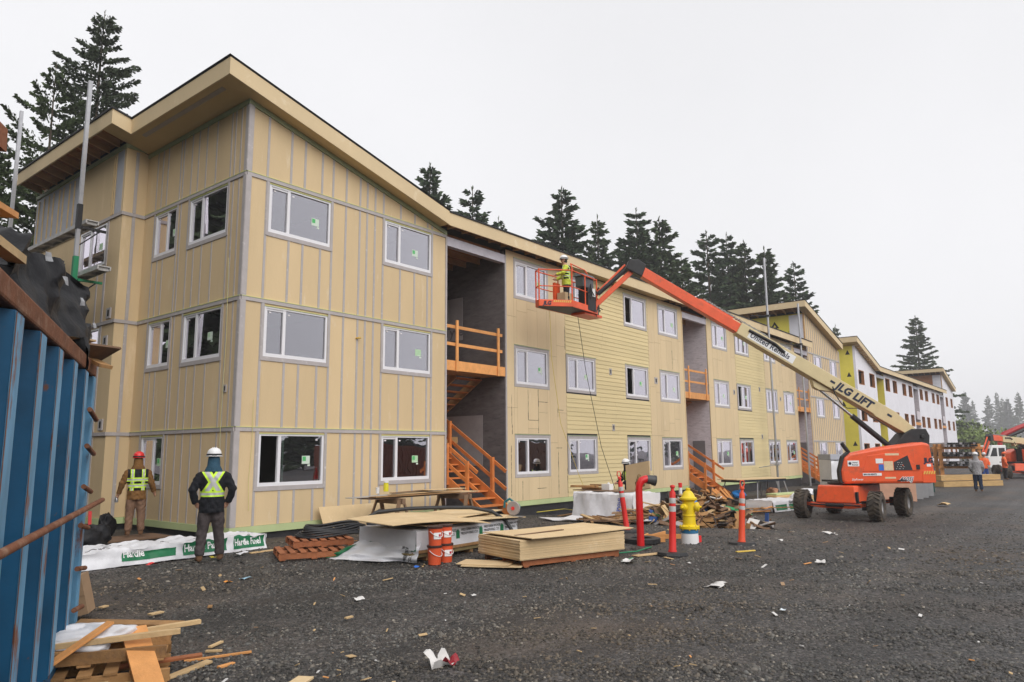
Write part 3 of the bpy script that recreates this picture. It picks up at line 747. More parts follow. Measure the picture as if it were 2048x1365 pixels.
# loose stones on the near ground
def stones(N, seed, dmin, dmax, s0, s1):
    rs = np.random.RandomState(seed)
    ang = rs.uniform(rad(14), rad(90), N); d = np.sqrt(rs.uniform(dmin ** 2, dmax ** 2, N)); d = dmin + (dmax - dmin) * rs.uniform(0, 1, N) ** 1.15
    px = np.sin(ang) * d; py = np.cos(ang) * d
    t = np.clip((px - 13) / 9, 0, 1); z = -.3 * t * t * (3 - 2 * t) + .012 * np.sin(1.3 * px + .7 * py) + .010 * np.sin(2.9 * py - 1.1 * px) + .008 * np.sin(4.3 * px + 3.1 * py)
    keep = py < 13.5
    px, py, z = px[keep], py[keep], z[keep]; n = len(px)
    base = np.array([(1, 0, 0), (-.5, .87, 0), (-.5, -.87, 0), (.25, .45, .8), (.3, -.4, .75), (-.55, 0, .7)])
    sc = rs.uniform(s0, s1, n) * (1 + .6 * (rs.rand(n) > .9)); v = base[None] * sc[:, None, None] * rs.uniform(.6, 1.25, (n, 6, 3)) * np.array([1, .8, .65])
    a = rs.uniform(0, 2 * PI, n); c, s_ = np.cos(a), np.sin(a)
    vx = v[..., 0] * c[:, None] - v[..., 1] * s_[:, None]; vy = v[..., 0] * s_[:, None] + v[..., 1] * c[:, None]
    co = np.stack([vx + px[:, None], vy + py[:, None], v[..., 2] + z[:, None] - .003], -1).reshape(-1, 3)
    fb = np.array([(0, 1, 3), (1, 5, 3), (1, 2, 5), (2, 4, 5), (2, 0, 4), (0, 3, 4), (3, 5, 4)])
    f = (fb[None] + (np.arange(n) * 6)[:, None, None]).reshape(-1, 3)
    me = bpy.data.meshes.new('gravel'); me.vertices.add(len(co)); me.vertices.foreach_set('co', co.ravel())
    me.loops.add(f.size); me.loops.foreach_set('vertex_index', f.ravel()); me.polygons.add(len(f))
    me.polygons.foreach_set('loop_start', np.arange(0, f.size, 3)); me.update(calc_edges=True)
    at = me.color_attributes.new('tone', 'FLOAT_COLOR', 'POINT')
    tn = rs.beta(1.3, 3.4, n) * .17 + .012; wm = rs.rand(n); cc = np.stack([tn * (1 + .25 * wm), tn * (1 + .07 * wm), tn * (.94 - .08 * wm), np.ones(n)], -1)
    lane = np.sin(py * 2.3 + .08 * px + 1.2 * np.sin(px * .21)) * .5 + np.sin(py * 5.1 - .15 * px + 2) * .3 + np.sin(.9 * px + 1.7 * py) * .35
    br = np.clip(np.sin(.55 * px - .8 * py + 1.0) * .6 + np.sin(1.3 * py + .4 * px) * .5, 0, 1)
    cc[:, :3] *= np.clip(1 + .34 * lane, .5, 1.6)[:, None]; cc[:, 0] *= 1 + .30 * br; cc[:, 1] *= 1 + .10 * br; cc[:, 2] *= 1 - .12 * br
    cc[rs.rand(n) > .985, :3] = (.26, .23, .19)
    at.data.foreach_set('color', np.repeat(cc, 6, 0).ravel())
    return me
SM = bpy.data.materials.new("loose_stone"); SM.use_nodes = True
_n = SM.node_tree.nodes; _a = _n.new("ShaderNodeVertexColor"); _a.layer_name = 'tone'
SM.node_tree.links.new(_a.outputs[0], _n["Principled BSDF"].inputs['Base Color']); _n["Principled BSDF"].inputs['Roughness'].default_value = .6
for nm, args in (('gravel', (72000, 3, 3.4, 13.0, .010, .026)), ('gravel', (32000, 4, 11.0, 28, .016, .036))):
    me = stones(*args); me.materials.append(SM); o = link(bpy.data.objects.new(nm, me)); o['kind'] = 'stuff'
    tag(o, 'loose dark grey crushed rock strewn over the near ground' if args[1] == 3 else 'coarser dark crushed rock over the middle of the yard', 'gravel')

# ---------------------------------------------------------------- conifers
BARK = mat("bark", (.10, .075, .055), .9, .3, 6)
def leafm(name, c):
    return mat(name, c, .75, .45, 1.4, spec=.15)
LEAF = [leafm("needles_dark", (.050, .078, .040)), leafm("needles_mid", (.066, .096, .045)), leafm("needles_olive", (.070, .078, .036))]
def conifer_mesh(seed, H, Rr, m, dens=1.0, z0=.12, droop=.25, ls=.24, sparse=0.):
    rs = random.Random(seed); v = []; f = []
    def leaf(p, d, L, wd):
        a = Vector((rs.uniform(-1, 1), rs.uniform(-1, 1), rs.uniform(-.4, .4))); s_ = d.cross(a)
        if s_.length < .05: return
        s_.normalize(); q = p + d * L; o = len(v); mid = p + d * L * .45
        v.extend([tuple(p), tuple(mid + s_ * wd), tuple(q), tuple(mid - s_ * wd)]); f.append((o, o + 1, o + 2, o + 3))
    z = H * z0
    while z < H * .985:
        t = (z / H - z0) / (1 - z0); R_ = Rr * (1 - t) ** .82 * (1.0 + .15 * math.sin(seed + z * 2.1)) + .12
        nb = max(3, int((4 + 5 * (1 - t)) * (1 - sparse * .5))); off = rs.uniform(0, 6.28)
        for k in range(nb):
            if rs.random() < .10 + .25 * sparse: continue
            an = off + 6.283 * k / nb + rs.uniform(-.3, .3); L = R_ * rs.uniform(.5, 1.2)
            up = .35 * t + rs.uniform(-.12, .12) - droop * (1 - t)
            d = Vector((math.cos(an), math.sin(an), up)).normalized(); side = Vector((-math.sin(an), math.cos(an), 0))
            zz = z + rs.uniform(-.5, .5) * H * .02; p0 = Vector((0, 0, zz))
            n = max(5, int(L * 9 * dens))
            for i in range(n):
                s_ = (i + rs.random()) / n
                if s_ < .10: continue
                wd = (1 - s_) * .42 * L * .55 + .05
                tipd = Vector((0, 0, .10 * s_ * s_ * L - .05 * L * s_))
                for e in (-1, 1, 0):
                    q = p0 + d * (L * s_) + tipd + side * (e * wd * rs.uniform(.15, 1.0)) + Vector((0, 0, rs.uniform(-.10, .05) - .05 * abs(e) * wd))
                    dd = (d * rs.uniform(.35, 1) + side * e * rs.uniform(.3, .9) + Vector((0, 0, rs.uniform(-.45, .15)))).normalized()
                    leaf(q, dd, ls * rs.uniform(.7, 1.6), ls * rs.uniform(.22, .42))
        z += H * rs.uniform(.012, .021) * (1.0 + .6 * (1 - t)) * (1 + sparse * .6)
    for i in range(8): leaf(Vector((0, 0, H * (.985 + .002 * i))), Vector((rs.uniform(-.4, .4), rs.uniform(-.4, .4), 1)).normalized(), ls * .9, ls * .12)
    me = bpy.data.meshes.new('crown'); me.from_pydata(v, [], f); me.materials.append(m); return me
def trunk_mesh(H, r):
    return MB().path([(0, 0, -.5), (0, 0, H * .35), (0.05, .03, H * .7), (0, 0, H)], [r, r * .72, r * .38, .02], 7).mesh('trunk', BARK, True)
CV = [(conifer_mesh(11, 20, 5.2, LEAF[0], 2.0, ls=.30), trunk_mesh(20, .32)), (conifer_mesh(23, 20, 4.6, LEAF[1], 2.0, ls=.30), trunk_mesh(20, .3)),
      (conifer_mesh(37, 20, 5.2, LEAF[0], 1.9, droop=.1, ls=.30, sparse=.3), trunk_mesh(20, .3)), (conifer_mesh(51, 20, 5.0, LEAF[1], 1.9, droop=.35, ls=.30), trunk_mesh(20, .3))]
NEAR = (conifer_mesh(71, 24, 6.4, leafm("needles_near_dark", (.054, .072, .042)), 3.0, droop=.06, ls=.20, z0=.35), trunk_mesh(24, .36))
NEAR2 = (conifer_mesh(83, 20, 8.0, leafm("needles_near_fresh", (.060, .085, .036)), 2.6, droop=-.18, ls=.21, sparse=.5, z0=.25), trunk_mesh(20, .26))
def tree(var, x, y, H, label, group=None, wide=1.0, base=None, rz=None, name='conifer_tree'):
    c, t = var; H0 = 24 if var is NEAR else 20
    b = gz(x) if base is None else base
    r = bpy.data.objects.new(name, None); s_ = H / H0
    link(r, basis=Matrix.Translation((x, y, b)) @ Matrix.Rotation(rz if rz is not None else (x * 7.3 % 6.28), 4, 'Z') @ Matrix.Diagonal((s_ * wide, s_ * wide, s_, 1)))
    tag(r, label, 'tree', group)
    inst('crown', c, r, Matrix.Identity(4), True); inst('trunk', t, r, Matrix.Identity(4), True)
    return r
# ---------------------------------------------------------------- boom lifts
ORG = mat("lift_orange", (.78, .10, .025), .42, .10, 3.5, spec=.4, col2=(.42, .10, .05), fac2=.66, sc2=4, coat=.1, soft=.12)
CRM = mat("lift_cream", (.64, .53, .30), .42, .06, 3, spec=.4, col2=(.50, .38, .18), fac2=.70, sc2=4)
LBLK = mat("lift_black", (.022, .022, .024), .5, .25, 6)
TYRE = mat("tyre_rubber", (.060, .050, .042), .85, .25, 8, .3, 60, col2=(.12, .095, .07), fac2=.55, sc2=5)
RIM = mat("rim_grey", (.42, .41, .42), .5, .12, 6, col2=(.20, .17, .14), fac2=.62, sc2=8)
CHROME = mat("cylinder_rod", (.62, .62, .63), .22, .05, 5, metal=.9)
DEC = mat("decal_white", (.80, .80, .80), .5, .03)
DECB = mat("decal_blue", (.03, .15, .55), .5, .05)
DECT = mat("decal_tan", (.72, .55, .35), .5, .1, 20)
NAVY = mat("decal_navy", (.015, .022, .05), .5)
HAZY = mat("hazard_yellow", (.75, .52, .10), .5)
GLW = mat("panel_grey", (.035, .035, .04), .35, .1, 10)
def wheel_meshes(Rw=.43, wd=.36):
    t = MB(); pr = [(.20, -wd / 2 + .03), (.24, -wd / 2 - .005), (Rw - .09, -wd / 2 - .01), (Rw - .035, -wd / 2 + .03), (Rw - .02, 0), (Rw - .035, wd / 2 - .03), (Rw - .09, wd / 2 + .01), (.24, wd / 2 + .005), (.20, wd / 2 - .03)]
    M = Matrix.Rotation(PI / 2, 4, 'X'); t.lathe(pr, 32, M, cap=False)
    n = 20
    for i in range(n):
        for sd in (-1, 1):
            a = 2 * PI * (i + (.5 if sd > 0 else 0)) / n; Q = Matrix.Rotation(a, 4, 'Y')
            pts = []
            for y, sk, r0, r1 in ((0.01 * sd, 0, Rw - .05, Rw), (sd * (wd / 2 - .02), .085, Rw - .07, Rw - .006)):
                for r in (r0, r1):
                    for dx_ in (-.028, .028): pts.append(Q @ Vector((dx_ + sk, y, r)))
            t.add([pts[i2] for i2 in (0, 1, 3, 2, 4, 5, 7, 6)], [(0, 3, 2, 1), (4, 5, 6, 7), (0, 1, 5, 4), (1, 2, 6, 5), (2, 3, 7, 6), (3, 0, 4, 7)])
    tm = t.mesh('tyre', TYRE, True, 35)
    r = MB(); r.lathe([(.215, -.16), (.235, -.165), (.235, -.14), (.20, -.12), (.17, -.02), (.10, -.02), (.095, -.07), (.0, -.07)], 24, M, cap=False)
    r.lathe([(.215, .16), (.235, .165), (.235, .14), (.20, .10), (.0, .10)], 24, M, cap=False)
    for i in range(8):
        a = 2 * PI * i / 8; r.tube((.135 * math.cos(a), .02, .135 * math.sin(a)), (.135 * math.cos(a), .05, .135 * math.sin(a)), .014, n=6)
    rm = r.mesh('rim', RIM, True, 35)
    return tm, rm
WHEEL = wheel_meshes()
def lift(loc, head, tta, label, letters=True, elev=.548, reach=(5.55, 3.75), jib_down=True, basket=None):
    root = thing('boom_lift', label, 'boom lift', loc, 0)
    Wl = Matrix.Translation(loc)
    Ch = Wl @ Matrix.Rotation(head, 4, 'Z'); Tt = Wl @ Matrix.Rotation(tta, 4, 'Z')
    # wheels
    for fx in (1.27, -1.27):
        for fy in (-1.0, 1.10):
            M = Ch @ Matrix.Translation((fx, fy, .43)) @ Matrix.Rotation(0 if fy < 0 else PI, 4, 'Z')
            M = Ch @ Matrix.Translation((fx, fy, .43)) @ Matrix.Rotation((.10 if fx > 0 else 0), 4, 'Z') @ Matrix.Rotation(PI if fy < 0 else 0, 4, 'Z')
            wo_ = inst('wheel', WHEEL[0], root, M); inst('rim', WHEEL[1], wo_, M)
    # chassis
    b = MB(Ch); b.bx(-1.15, 1.05, -.5, .5, .50, .98); b.build('chassis', ORG, root, bevel=.03)
    b = MB(Ch); b.hexa([(1.051, -.58, .46), (1.36, -.58, .50), (1.36, .58, .50), (1.051, .58, .46), (1.051, -.58, 1.0), (1.24, -.52, .98), (1.24, .52, .98), (1.051, .58, 1.0)]); b.build('front_hood', ORG, root, bevel=.03)
    b = MB(Ch); b.bx(1.20, 1.33, -.62, -.56, .5, .82); b.bx(1.20, 1.33, .56, .62, .5, .82); b.bx(1.0, 1.12, -.72, -.585, .52, .86); b.build('bumper', LBLK, root)
    for fx in (1.27, -1.27):
        b = MB(Ch); b.prism([(-.86, .40), (-.45, .34), (.45, .34), (.86, .40), (.86, .52), (.45, .46), (-.45, .46), (-.86, .52)], lambda y, z, t: (fx + t, y, z), -.1, .1); b.build('axle', ORG, root, bevel=.01)
        b = MB(Ch); b.tube((fx + .16, -.72, .44), (fx + .16, .72, .44), .022, n=8); b.tube((fx + .16, -.25, .44), (fx + .16, .25, .44), .05, n=8)
        for sgn in (-1, 1): b.box((fx, sgn * .80, .44), (.2, .14, .26))
        b.build('tie_rod', LBLK, root)
    b = MB(Ch); b.lathe([(.62, .98), (.66, 1.0), (.66, 1.06)], 28); b.build('slew_ring', LBLK, root)
    # turntable
    b = MB(Tt); b.bx(-2.0, .45, -.95, .95, 1.04, 1.10); b.bx(-2.05, -1.3, -.5, .5, 1.1, 2.0); b.build('turntable_deck', LBLK, root)
    hood = [(.62, 1.04), (.74, 1.10), (.75, 1.42), (.63, 1.80), (.47, 1.93), (-.55, 2.10), (-1.80, 2.24), (-2.02, 2.19), (-2.08, 1.41), (-2.04, 1.03)]
    b = MB(Tt); b.prism([(min(x, .28), z) for x, z in hood[2:]] + [(.28, 1.04)], lambda x, z, t: (x, t, z), .40, .73); b.build('inner_hood', ORG, root, bevel=.04)
    b = MB(Tt); b.prism(hood, lambda x, z, t: (x, t, z), .74, 1.0); H1 = b.build('engine_hood', ORG, root, bevel=.07)
    b = MB(Tt); b.prism([(x * .70 - .6, 1.04 + (z - 1.04) * .78) for x, z in hood], lambda x, z, t: (x, -t, z), .42, .98); b.build('tank_hood', ORG, root, bevel=.07)
    b = MB(Tt); b.prism([(.66, 1.06), (.785, 1.09), (.80, 1.43), (.67, 1.84), (.49, 1.975), (.44, 1.94), (.60, 1.80), (.72, 1.42), (.71, 1.13), (.60, 1.07)], lambda x, z, t: (x, t, z), .80, .955); b.build('hood_seal', LBLK, H1)
    b = MB(Tt); b.prism([(-.08, 1.86), (-1.0, 1.97), (-1.62, 1.52), (-1.62, 1.40), (.12, 1.40)], lambda x, z, t: (x, t, z), .99, 1.012); b.build('hood_panel', ORG, H1, bevel=.012)
    b = MB(Tt); b.prism([(-.84, 1.66), (-1.28, 1.86), (-1.40, 1.42), (-.84, 1.42)], lambda x, z, t: (x, t, z), 1.013, 1.018)
    b.m = 1
    for i in range(14): b.bx(-.92 - .03 * (i % 7) - .05 * (i // 7), -.905 - .03 * (i % 7) - .05 * (i // 7), 1.018, 1.024, 1.46 + .06 * ((i * 5) % 4), 1.475 + .06 * ((i * 5) % 4))
    b.m = 2; b.bx(-1.13, -1.10, 1.018, 1.026, 1.55, 1.58); b.build('control_panel', [GLW, DEC, ORG], H1)
    b = MB(Tt); b.bx(-1.62, -1.52, 1.0, 1.03, 1.44, 1.58); b.bx(-1.18, -.92, 1.0, 1.02, 1.11, 1.14); b.build('latch', LBLK, H1)
    b = MB(Tt); b.bx(-2.09, -1.69, .985, 1.008, 1.05, 1.40); b.build('tail_weight', ORG, H1, bevel=.01)
    b = MB(Tt); b.path([(.25, .55, 1.95), (.33, .55, 2.05), (.46, .55, 2.24)], [.05, .065, .06], 8); b.build('exhaust', LBLK, root, smooth=True)
    if letters:
        def dec(x0, x1, z0, z1, m, t=1.002): q = MB(Tt); q.bx(x1, x0, t, t + .003, z0, z1); q.build('decal', m, H1)
        dec(.55, .20, 1.55, 1.72, DEC); dec(.12, -.45, 1.27, 1.35, DEC, 1.0125); dec(-.30, -.52, 1.63, 1.77, DEC, 1.0125); dec(-.38, -.53, 1.42, 1.60, DECB, 1.0125); dec(-.54, -.82, 1.42, 1.69, DECT, 1.0125)
        dec(-.60, -1.02, 1.86, 1.92, DECT, 1.0125); dec(-.55, -.88, 1.18, 1.23, DECT)
        dec(-1.85, -1.98, 1.52, 1.60, DEC)
        for i in range(5):
            q = MB(Tt); x = -1.72 - i * .075; q.prism([(x, 1.30), (x - .04, 1.30), (x - .08, 1.39), (x - .04, 1.39)], lambda a, c, t: (a, t, c), 1.009, 1.012); q.build('hazard_stripe', HAZY, H1)
        pl = lambda x, z, y=1.004: flat(Tt @ Vector((x, y, z)), Tt.to_3x3() @ Vector((-1, 0, 0)), (0, 0, 1), Tt.to_3x3() @ Vector((0, 1, 0)), .0015)
        text_mb("United", .062, pl(.42, 1.64), bold=.002).build('lettering', NAVY, H1); text_mb("Rentals", .062, pl(.42, 1.575), bold=.002).build('lettering', NAVY, H1)
        q = MB(Tt); q.lathe([(.0, 0), (.045, 0)], 14, Matrix.Translation((.48, 1.0065, 1.635)) @ Matrix.Rotation(-PI / 2, 4, 'X'), cap=False); q.build('emblem', NAVY, H1)
        text_mb("800-UR-RENTS", .062, pl(.10, 1.29, 1.016), bold=.003).build('lettering', NAVY, H1)
        text_mb("460SJ", .175, pl(-.985, 1.105, 1.0015), shear=.35, bold=.014, spacing=1.02).build('lettering', DEC, H1)
        text_mb("460SJ", .175, pl(-.985, 1.105, 1.004), shear=.35, bold=.002, spacing=1.02).build('lettering', NAVY, H1)
        text_mb("JLG", .19, pl(-1.78, 1.64), bold=.012, spacing=.95).build('lettering', NAVY, H1)
        text_mb("SkyPower", .085, pl(.46, 1.14), shear=.2, bold=.001).build('lettering', DEC, H1)
    # boom, in turntable space (x forward, z up); piv at the tail
    px, pz = -2.25, 2.42; c, s_ = math.cos(elev), math.sin(elev)
    P = lambda a, n_, y=0: (px + a * c - n_ * s_, y, pz + a * s_ + n_ * c)    # along boom, normal, lateral
    b = MB(Tt); b.prism([(-.20, -.32), (.95, -.62), (1.05, -.40), (.55, .12), (.28, .26), (-.14, .26), (-.24, .05)], lambda a, n_, t: (px + a, t, pz + n_ - .02), -.27, .27); b.tube((px, -.33, pz), (px, .33, pz), .07); b.build('boom_bracket', LBLK, root, bevel=.02)
    L1, L2 = reach
    b = MB(Tt); b.prism([(.0, -.12), (.45, -.22), (1.5, -.24), (1.62, -.20), (L1 + .95, -.20), (L1 + .95, .20), (1.0, .22), (.35, .10), (0, .05)], lambda a, n_, t: P(a, n_ + .06, t), -.19, .19); LB_ = b.build('lower_boom', CRM, root, bevel=.02)
    b = MB(Tt); b.prism([(L1 * .62 - .5, -.21), (L1 * .62 - .05, -.40), (L1 * .62 + .12, -.40), (L1 * .62 + .3, -.21)], lambda a, n_, t: P(a, n_ + .06, t), -.10, .10); b.build('cylinder_lug', CRM, LB_, bevel=.01)
    e1 = L1 + .95
    b = MB(Tt); b.prism([(e1, -.16), (e1 + L2, -.16), (e1 + L2, .155), (e1, .155)], lambda a, n_, t: P(a, n_ + .06, t), -.145, .145)
    UBm = b.build('upper_boom', ORG, root, bevel=.015)
    b = MB(Tt); b.prism([(e1 + .3, .155), (e1 + 1.55, .155), (e1 + 1.45, .22), (e1 + .3, .22)], lambda a, n_, t: P(a, n_ + .06, t), -.10, .10); b.build('boom_cover', ORG, UBm)
    b = MB(Tt)
    for i in range(26): b.box(P(e1 - .9 + i * .09, .31 + (.012 if i % 2 else 0), .04), (.07, .10, .05), Matrix.Rotation(-elev, 3, 'Y'))
    b.build('energy_chain', mat("chain_grey", (.30, .29, .27), .6, .3, 30), UBm)
    b = MB(Tt); b.path([P(e1 - .3, .14, .2), P(e1 - 1.2, .18, .215), P(e1 - 1.6, .1, .205)], .05, 8); b.build('hose_guide', LBLK, LB_)
    b = MB(Tt); b.path([P(3.1, -.05, .2), P(2.95, -.22, .21), P(2.6, -.40, .205), P(2.4, -.42, .2), P(2.1, -.24, .2), P(1.2, -.26, .2), P(.6, -.30, .2)], .016, 6); b.build('hose', LBLK, LB_)
    # lift cylinder
    a0 = Vector((-1.55, 0, 1.95)); a1 = Vector(P(L1 * .62, -.28)); am = a0.lerp(a1, .56)
    b = MB(Tt); b.tube(a0, am, .085, n=12); b.build('lift_cylinder', LBLK, root, smooth=True)
    b = MB(Tt); b.tube(am, a1, .045, n=10); b.build('cylinder_rod', CHROME, root, smooth=True)
    if letters:
        N = Tt.to_3x3() @ Vector((0, 1, 0)); U = Tt.to_3x3() @ Vector((-c, 0, -s_)); V = Tt.to_3x3() @ Vector((-s_, 0, c))
        pl2 = lambda a, n_: flat(Tt @ Vector(P(a, n_ + .06, .196)), U, V, N, .002)
        text_mb("JLG LIFT", .34, pl2(3.02, -.115), shear=.25, bold=.016, spacing=1.03).build('lettering', NAVY, LB_)
        for a in (3.24, 1.22):
            q = MB(Tt); q.prism([(a, -.02), (a - .16, -.02), (a - .16, .05), (a, .05)], lambda a_, n_, t: P(a_, n_ + .06, t), .19, .194); q.build('marking', NAVY, LB_)
        q = MB(Tt); q.prism([(6.15, -.14), (4.52, -.14), (4.52, .12), (6.15, .12)], lambda a_, n_, t: P(a_, n_ + .06, t), .19, .195); q.build('decal', DEC, LB_)
        text_mb("United Rentals", .235, pl2(6.10, -.085), shear=.12, bold=.005, spacing=1.0).build('lettering', NAVY, LB_)
    # knuckle and jib
    K = Vector(P(e1 + L2 + .12, .06)); je = Vector((7.98, 0, 6.56)) if jib_down else K + Vector((1.2, 0, -1.0))
    b = MB(Tt); b.prism([(e1 + L2 - .32, -.17), (e1 + L2 + .26, -.20), (e1 + L2 + .30, .12), (e1 + L2 + .05, .27), (e1 + L2 - .25, .25)], lambda a, n_, t: P(a, n_ + .06, t), -.17, .17); b.build('knuckle', LBLK, root, bevel=.03)
    jd = (je - K).normalized()
    b = MB(Tt); b.bar(K + jd * .1 + Vector((-.06, 0, -.10)), je + Vector((-.06, 0, -.10)), .16, .15, (0, 1, 0)); b.bar(K + jd * .1 + Vector((.14, 0, .12)), je + Vector((.10, 0, .10)), .06, .07, (0, 1, 0)); b.build('jib', ORG, root, bevel=.01)
    b = MB(Tt); b.tube(K + jd * .2 + Vector((.07, 0, .03)), K.lerp(je, .72) + Vector((.09, 0, .05)), .075, n=10); b.tube(K.lerp(je, .72) + Vector((.09, 0, .05)), je, .03, n=8); b.build('jib_cylinder', LBLK, root)
    return root, Tt, je
lroot, LT, jend = lift((24.3, 6.2, -.30), PI - .08, math.atan2(.7502, -.6612), 'orange boom lift with raised cream boom, parked before the lap-sided wall')
# basket of the near lift
bz = 6.02
poly = [(16.86, 12.52), (17.62, 11.86), (19.18, 11.98), (19.28, 12.66), (17.0, 12.74)]
bk = MB(); bk.prism(poly, lambda x, y, z: (x, y, z), bz, bz + .05); bk.build('basket_floor', LBLK, lroot)
kick = MB()
for i in range(5):
    p, q = Vector((*poly[i], bz + .09)), Vector((*poly[(i + 1) % 5], bz + .09)); kick.bar(p, q, .045, .20)
kick.build('kick_plate', ORG, lroot, bevel=.01)
bp = MB(); bp.bx(18.5, 19.5, 12.0, 12.5, bz - .08, bz - .005); bp.build('basket_support', ORG, lroot)
hz = MB(); p, q = Vector((*poly[0], 0)), Vector((*poly[1], 0)); dv_ = (q - p).normalized(); nn = Vector((dv_.y, -dv_.x, 0))
for i in range(9):
    a = p + dv_ * (.42 + i * .062) + nn * .026; 
    hz.add([a + Vector((0, 0, bz + .11)), a + dv_ * .035 + Vector((0, 0, bz + .11)), a + dv_ * .065 + Vector((0, 0, bz + .17)), a + dv_ * .03 + Vector((0, 0, bz + .17))], [(0, 1, 2, 3)])
p2, q2 = Vector((*poly[1], 0)), Vector((*poly[2], 0)); d2 = (q2 - p2).normalized(); n2 = Vector((d2.y, -d2.x, 0))
for i in range(7):
    a = p2 + d2 * (1.0 + i * .075) + n2 * .026
    hz.add([a + Vector((0, 0, bz + .08)), a + d2 * .035 + Vector((0, 0, bz + .08)), a + d2 * .065 + Vector((0, 0, bz + .14)), a + d2 * .03 + Vector((0, 0, bz + .14))], [(0, 1, 2, 3)])
hz.build('hazard_stripe', HAZY, lroot, fix=False)
text_mb("JLG", .155, flat(p + dv_ * .12 + nn * .026 + Vector((0, 0, bz + .03)), dv_, (0, 0, 1), nn, .002), shear=.2, bold=.009).build('lettering', NAVY, lroot)
for i in range(5):
    p, q = Vector((*poly[i], bz)), Vector((*poly[(i + 1) % 5], bz))
    b = MB(); b.tube(p + Vector((0, 0, 1.1)), q + Vector((0, 0, 1.1)), .02, n=8); b.tube(p + Vector((0, 0, .6)), q + Vector((0, 0, .6)), .017, n=8); b.build('guard_rail', ORG, lroot, smooth=True)
    b = MB(); b.tube(p, p + Vector((0, 0, 1.12)), .022, n=8); b.build('rail_post', ORG, lroot, smooth=True)
    if (q - p).length > 1.3:
        mpt = p.lerp(q, .52); b = MB(); b.tube(mpt, mpt + Vector((0, 0, 1.1)), .02, n=8); b.build('rail_post', ORG, lroot, smooth=True)
p, q = Vector((*poly[1], bz)), Vector((*poly[2], bz))
b = MB(); b.path([p + Vector((.05, 0, 1.1)), p + Vector((.1, .1, 1.34)), q + Vector((-.5, .1, 1.34)), q + Vector((-.4, 0, 1.1))], .02, 8); b.build('overhead_rail', ORG, lroot, smooth=True)
b = MB(); b.bx(18.45, 19.05, 12.0, 12.3, bz + .78, bz + 1.12); b.hexa([(18.4, 11.95, bz + 1.12), (19.1, 11.95, bz + 1.12), (19.1, 12.35, bz + 1.12), (18.4, 12.35, bz + 1.12), (18.45, 12.0, bz + 1.2), (19.05, 12.0, bz + 1.2), (19.05, 12.3, bz + 1.26), (18.45, 12.3, bz + 1.26)]); b.build('platform_console', mat("console_grey", (.10, .11, .12), .5, .1, 5), lroot, bevel=.02)
b = MB(); b.bx(18.55, 19.0, 11.9, 12.25, bz + .05, bz + .75); rr_ = random.Random(3)
for i in range(26):
    a = Vector((rr_.uniform(18.5, 19.35), rr_.uniform(11.85, 12.25), bz + rr_.uniform(0, .7))); b.path([a, a + Vector((rr_.uniform(-.15, .15), rr_.uniform(-.1, .1), rr_.uniform(.1, .25))), a + Vector((rr_.uniform(-.2, .2), rr_.uniform(-.1, .1), rr_.uniform(-.2, .3)))], .016, 5)
b.tube((19.35, 12.15, bz - .05), (19.35, 12.15, bz + .55), .11, n=12); b.build('rotator', LBLK, lroot)
b = MB(); b.bx(17.7, 17.98, 12.55, 12.62, bz + .25, bz + .85); b.build('manual_box', ORG, lroot)
b = MB(); b.bx(18.8, 18.95, 11.885, 11.9, bz + .5, bz + .75); b.build('decal', DEC, lroot)
b = MB(); b.bx(17.75, 18.2, 12.2, 12.5, bz + .06, bz + .52); tag(b.build('cardboard_box', mat("cardboard_tan", (.52, .38, .22), .8, .08, 4), None, bevel=.01), 'brown carton standing on the floor of the raised basket', 'box')
# dropped cords
def rope(name, pts, r, m, label):
    c = []
    for p, q in zip(pts, pts[1:]):
        for i in range(8): c.append(Vector(p).lerp(Vector(q), i / 8))
    c.append(Vector(pts[-1])); return tag(MB().path(c, r, 5).build(name, m, None, smooth=True), label, 'cord')
rope('air_hose', [(18.7, 12.4, 6.0), (18.95, 12.3, 4.2), (19.4, 12.1, 1.9), (19.8, 11.9, .62)], .009, LBLK, 'dark hose hanging from the lift basket down to the white pile')
rope('extension_cord', [(17.35, 12.5, 5.95), (17.55, 12.6, 4.5), (18.1, 12.7, 2.6), (18.9, 12.6, 1.0), (19.4, 12.4, -.1)], .007, mat("cord_yellow", (.65, .50, .10), .5), 'thin yellow cord hanging from the lift basket')
# ---------------------------------------------------------------- people
SKIN = mat("skin", (.50, .27, .18), .6, .1, 10)
def cloth(name, c, var=.18): return mat(name, c, .85, var, 9, .6, 22, spec=.15)
JBLK = cloth("jacket_black", (.016, .017, .021)); JBRN = cloth("jacket_brown", (.20, .10, .035)); TGRY = cloth("trousers_grey", (.070, .058, .058)); TBRN = cloth("trousers_brown", (.22, .13, .085))
LIME = mat("hivis_lime", (.62, .92, .06), .6, .05, 8); SILV = mat("reflective_silver", (.50, .50, .50), .4, .08, 20); VBLK = cloth("vest_black", (.02, .02, .022))
BOOT = mat("boot_leather", (.16, .085, .045), .8, .2, 10); JEAN = cloth("jeans", (.022, .034, .065)); HOOD = cloth("hoodie_grey", (.33, .32, .33)); SCARF = cloth("scarf_blue", (.035, .085, .13)); TBLK = cloth("trousers_black", (.02, .02, .024))
HVY = mat("hivis_yellow", (.55, .62, .06), .7, .1, 8); HVO = mat("hivis_orange", (.80, .14, .04), .7, .1, 8); TBLU = cloth("trousers_blue", (.03, .07, .25)); HAIR = mat("hair_dark", (.03, .022, .018), .7, .2, 30)
HWHT = mat("hard_hat_white", (.80, .80, .80), .35, .03, spec=.5); HRED = mat("hard_hat_red", (.72, .03, .03), .32, .05, spec=.5)
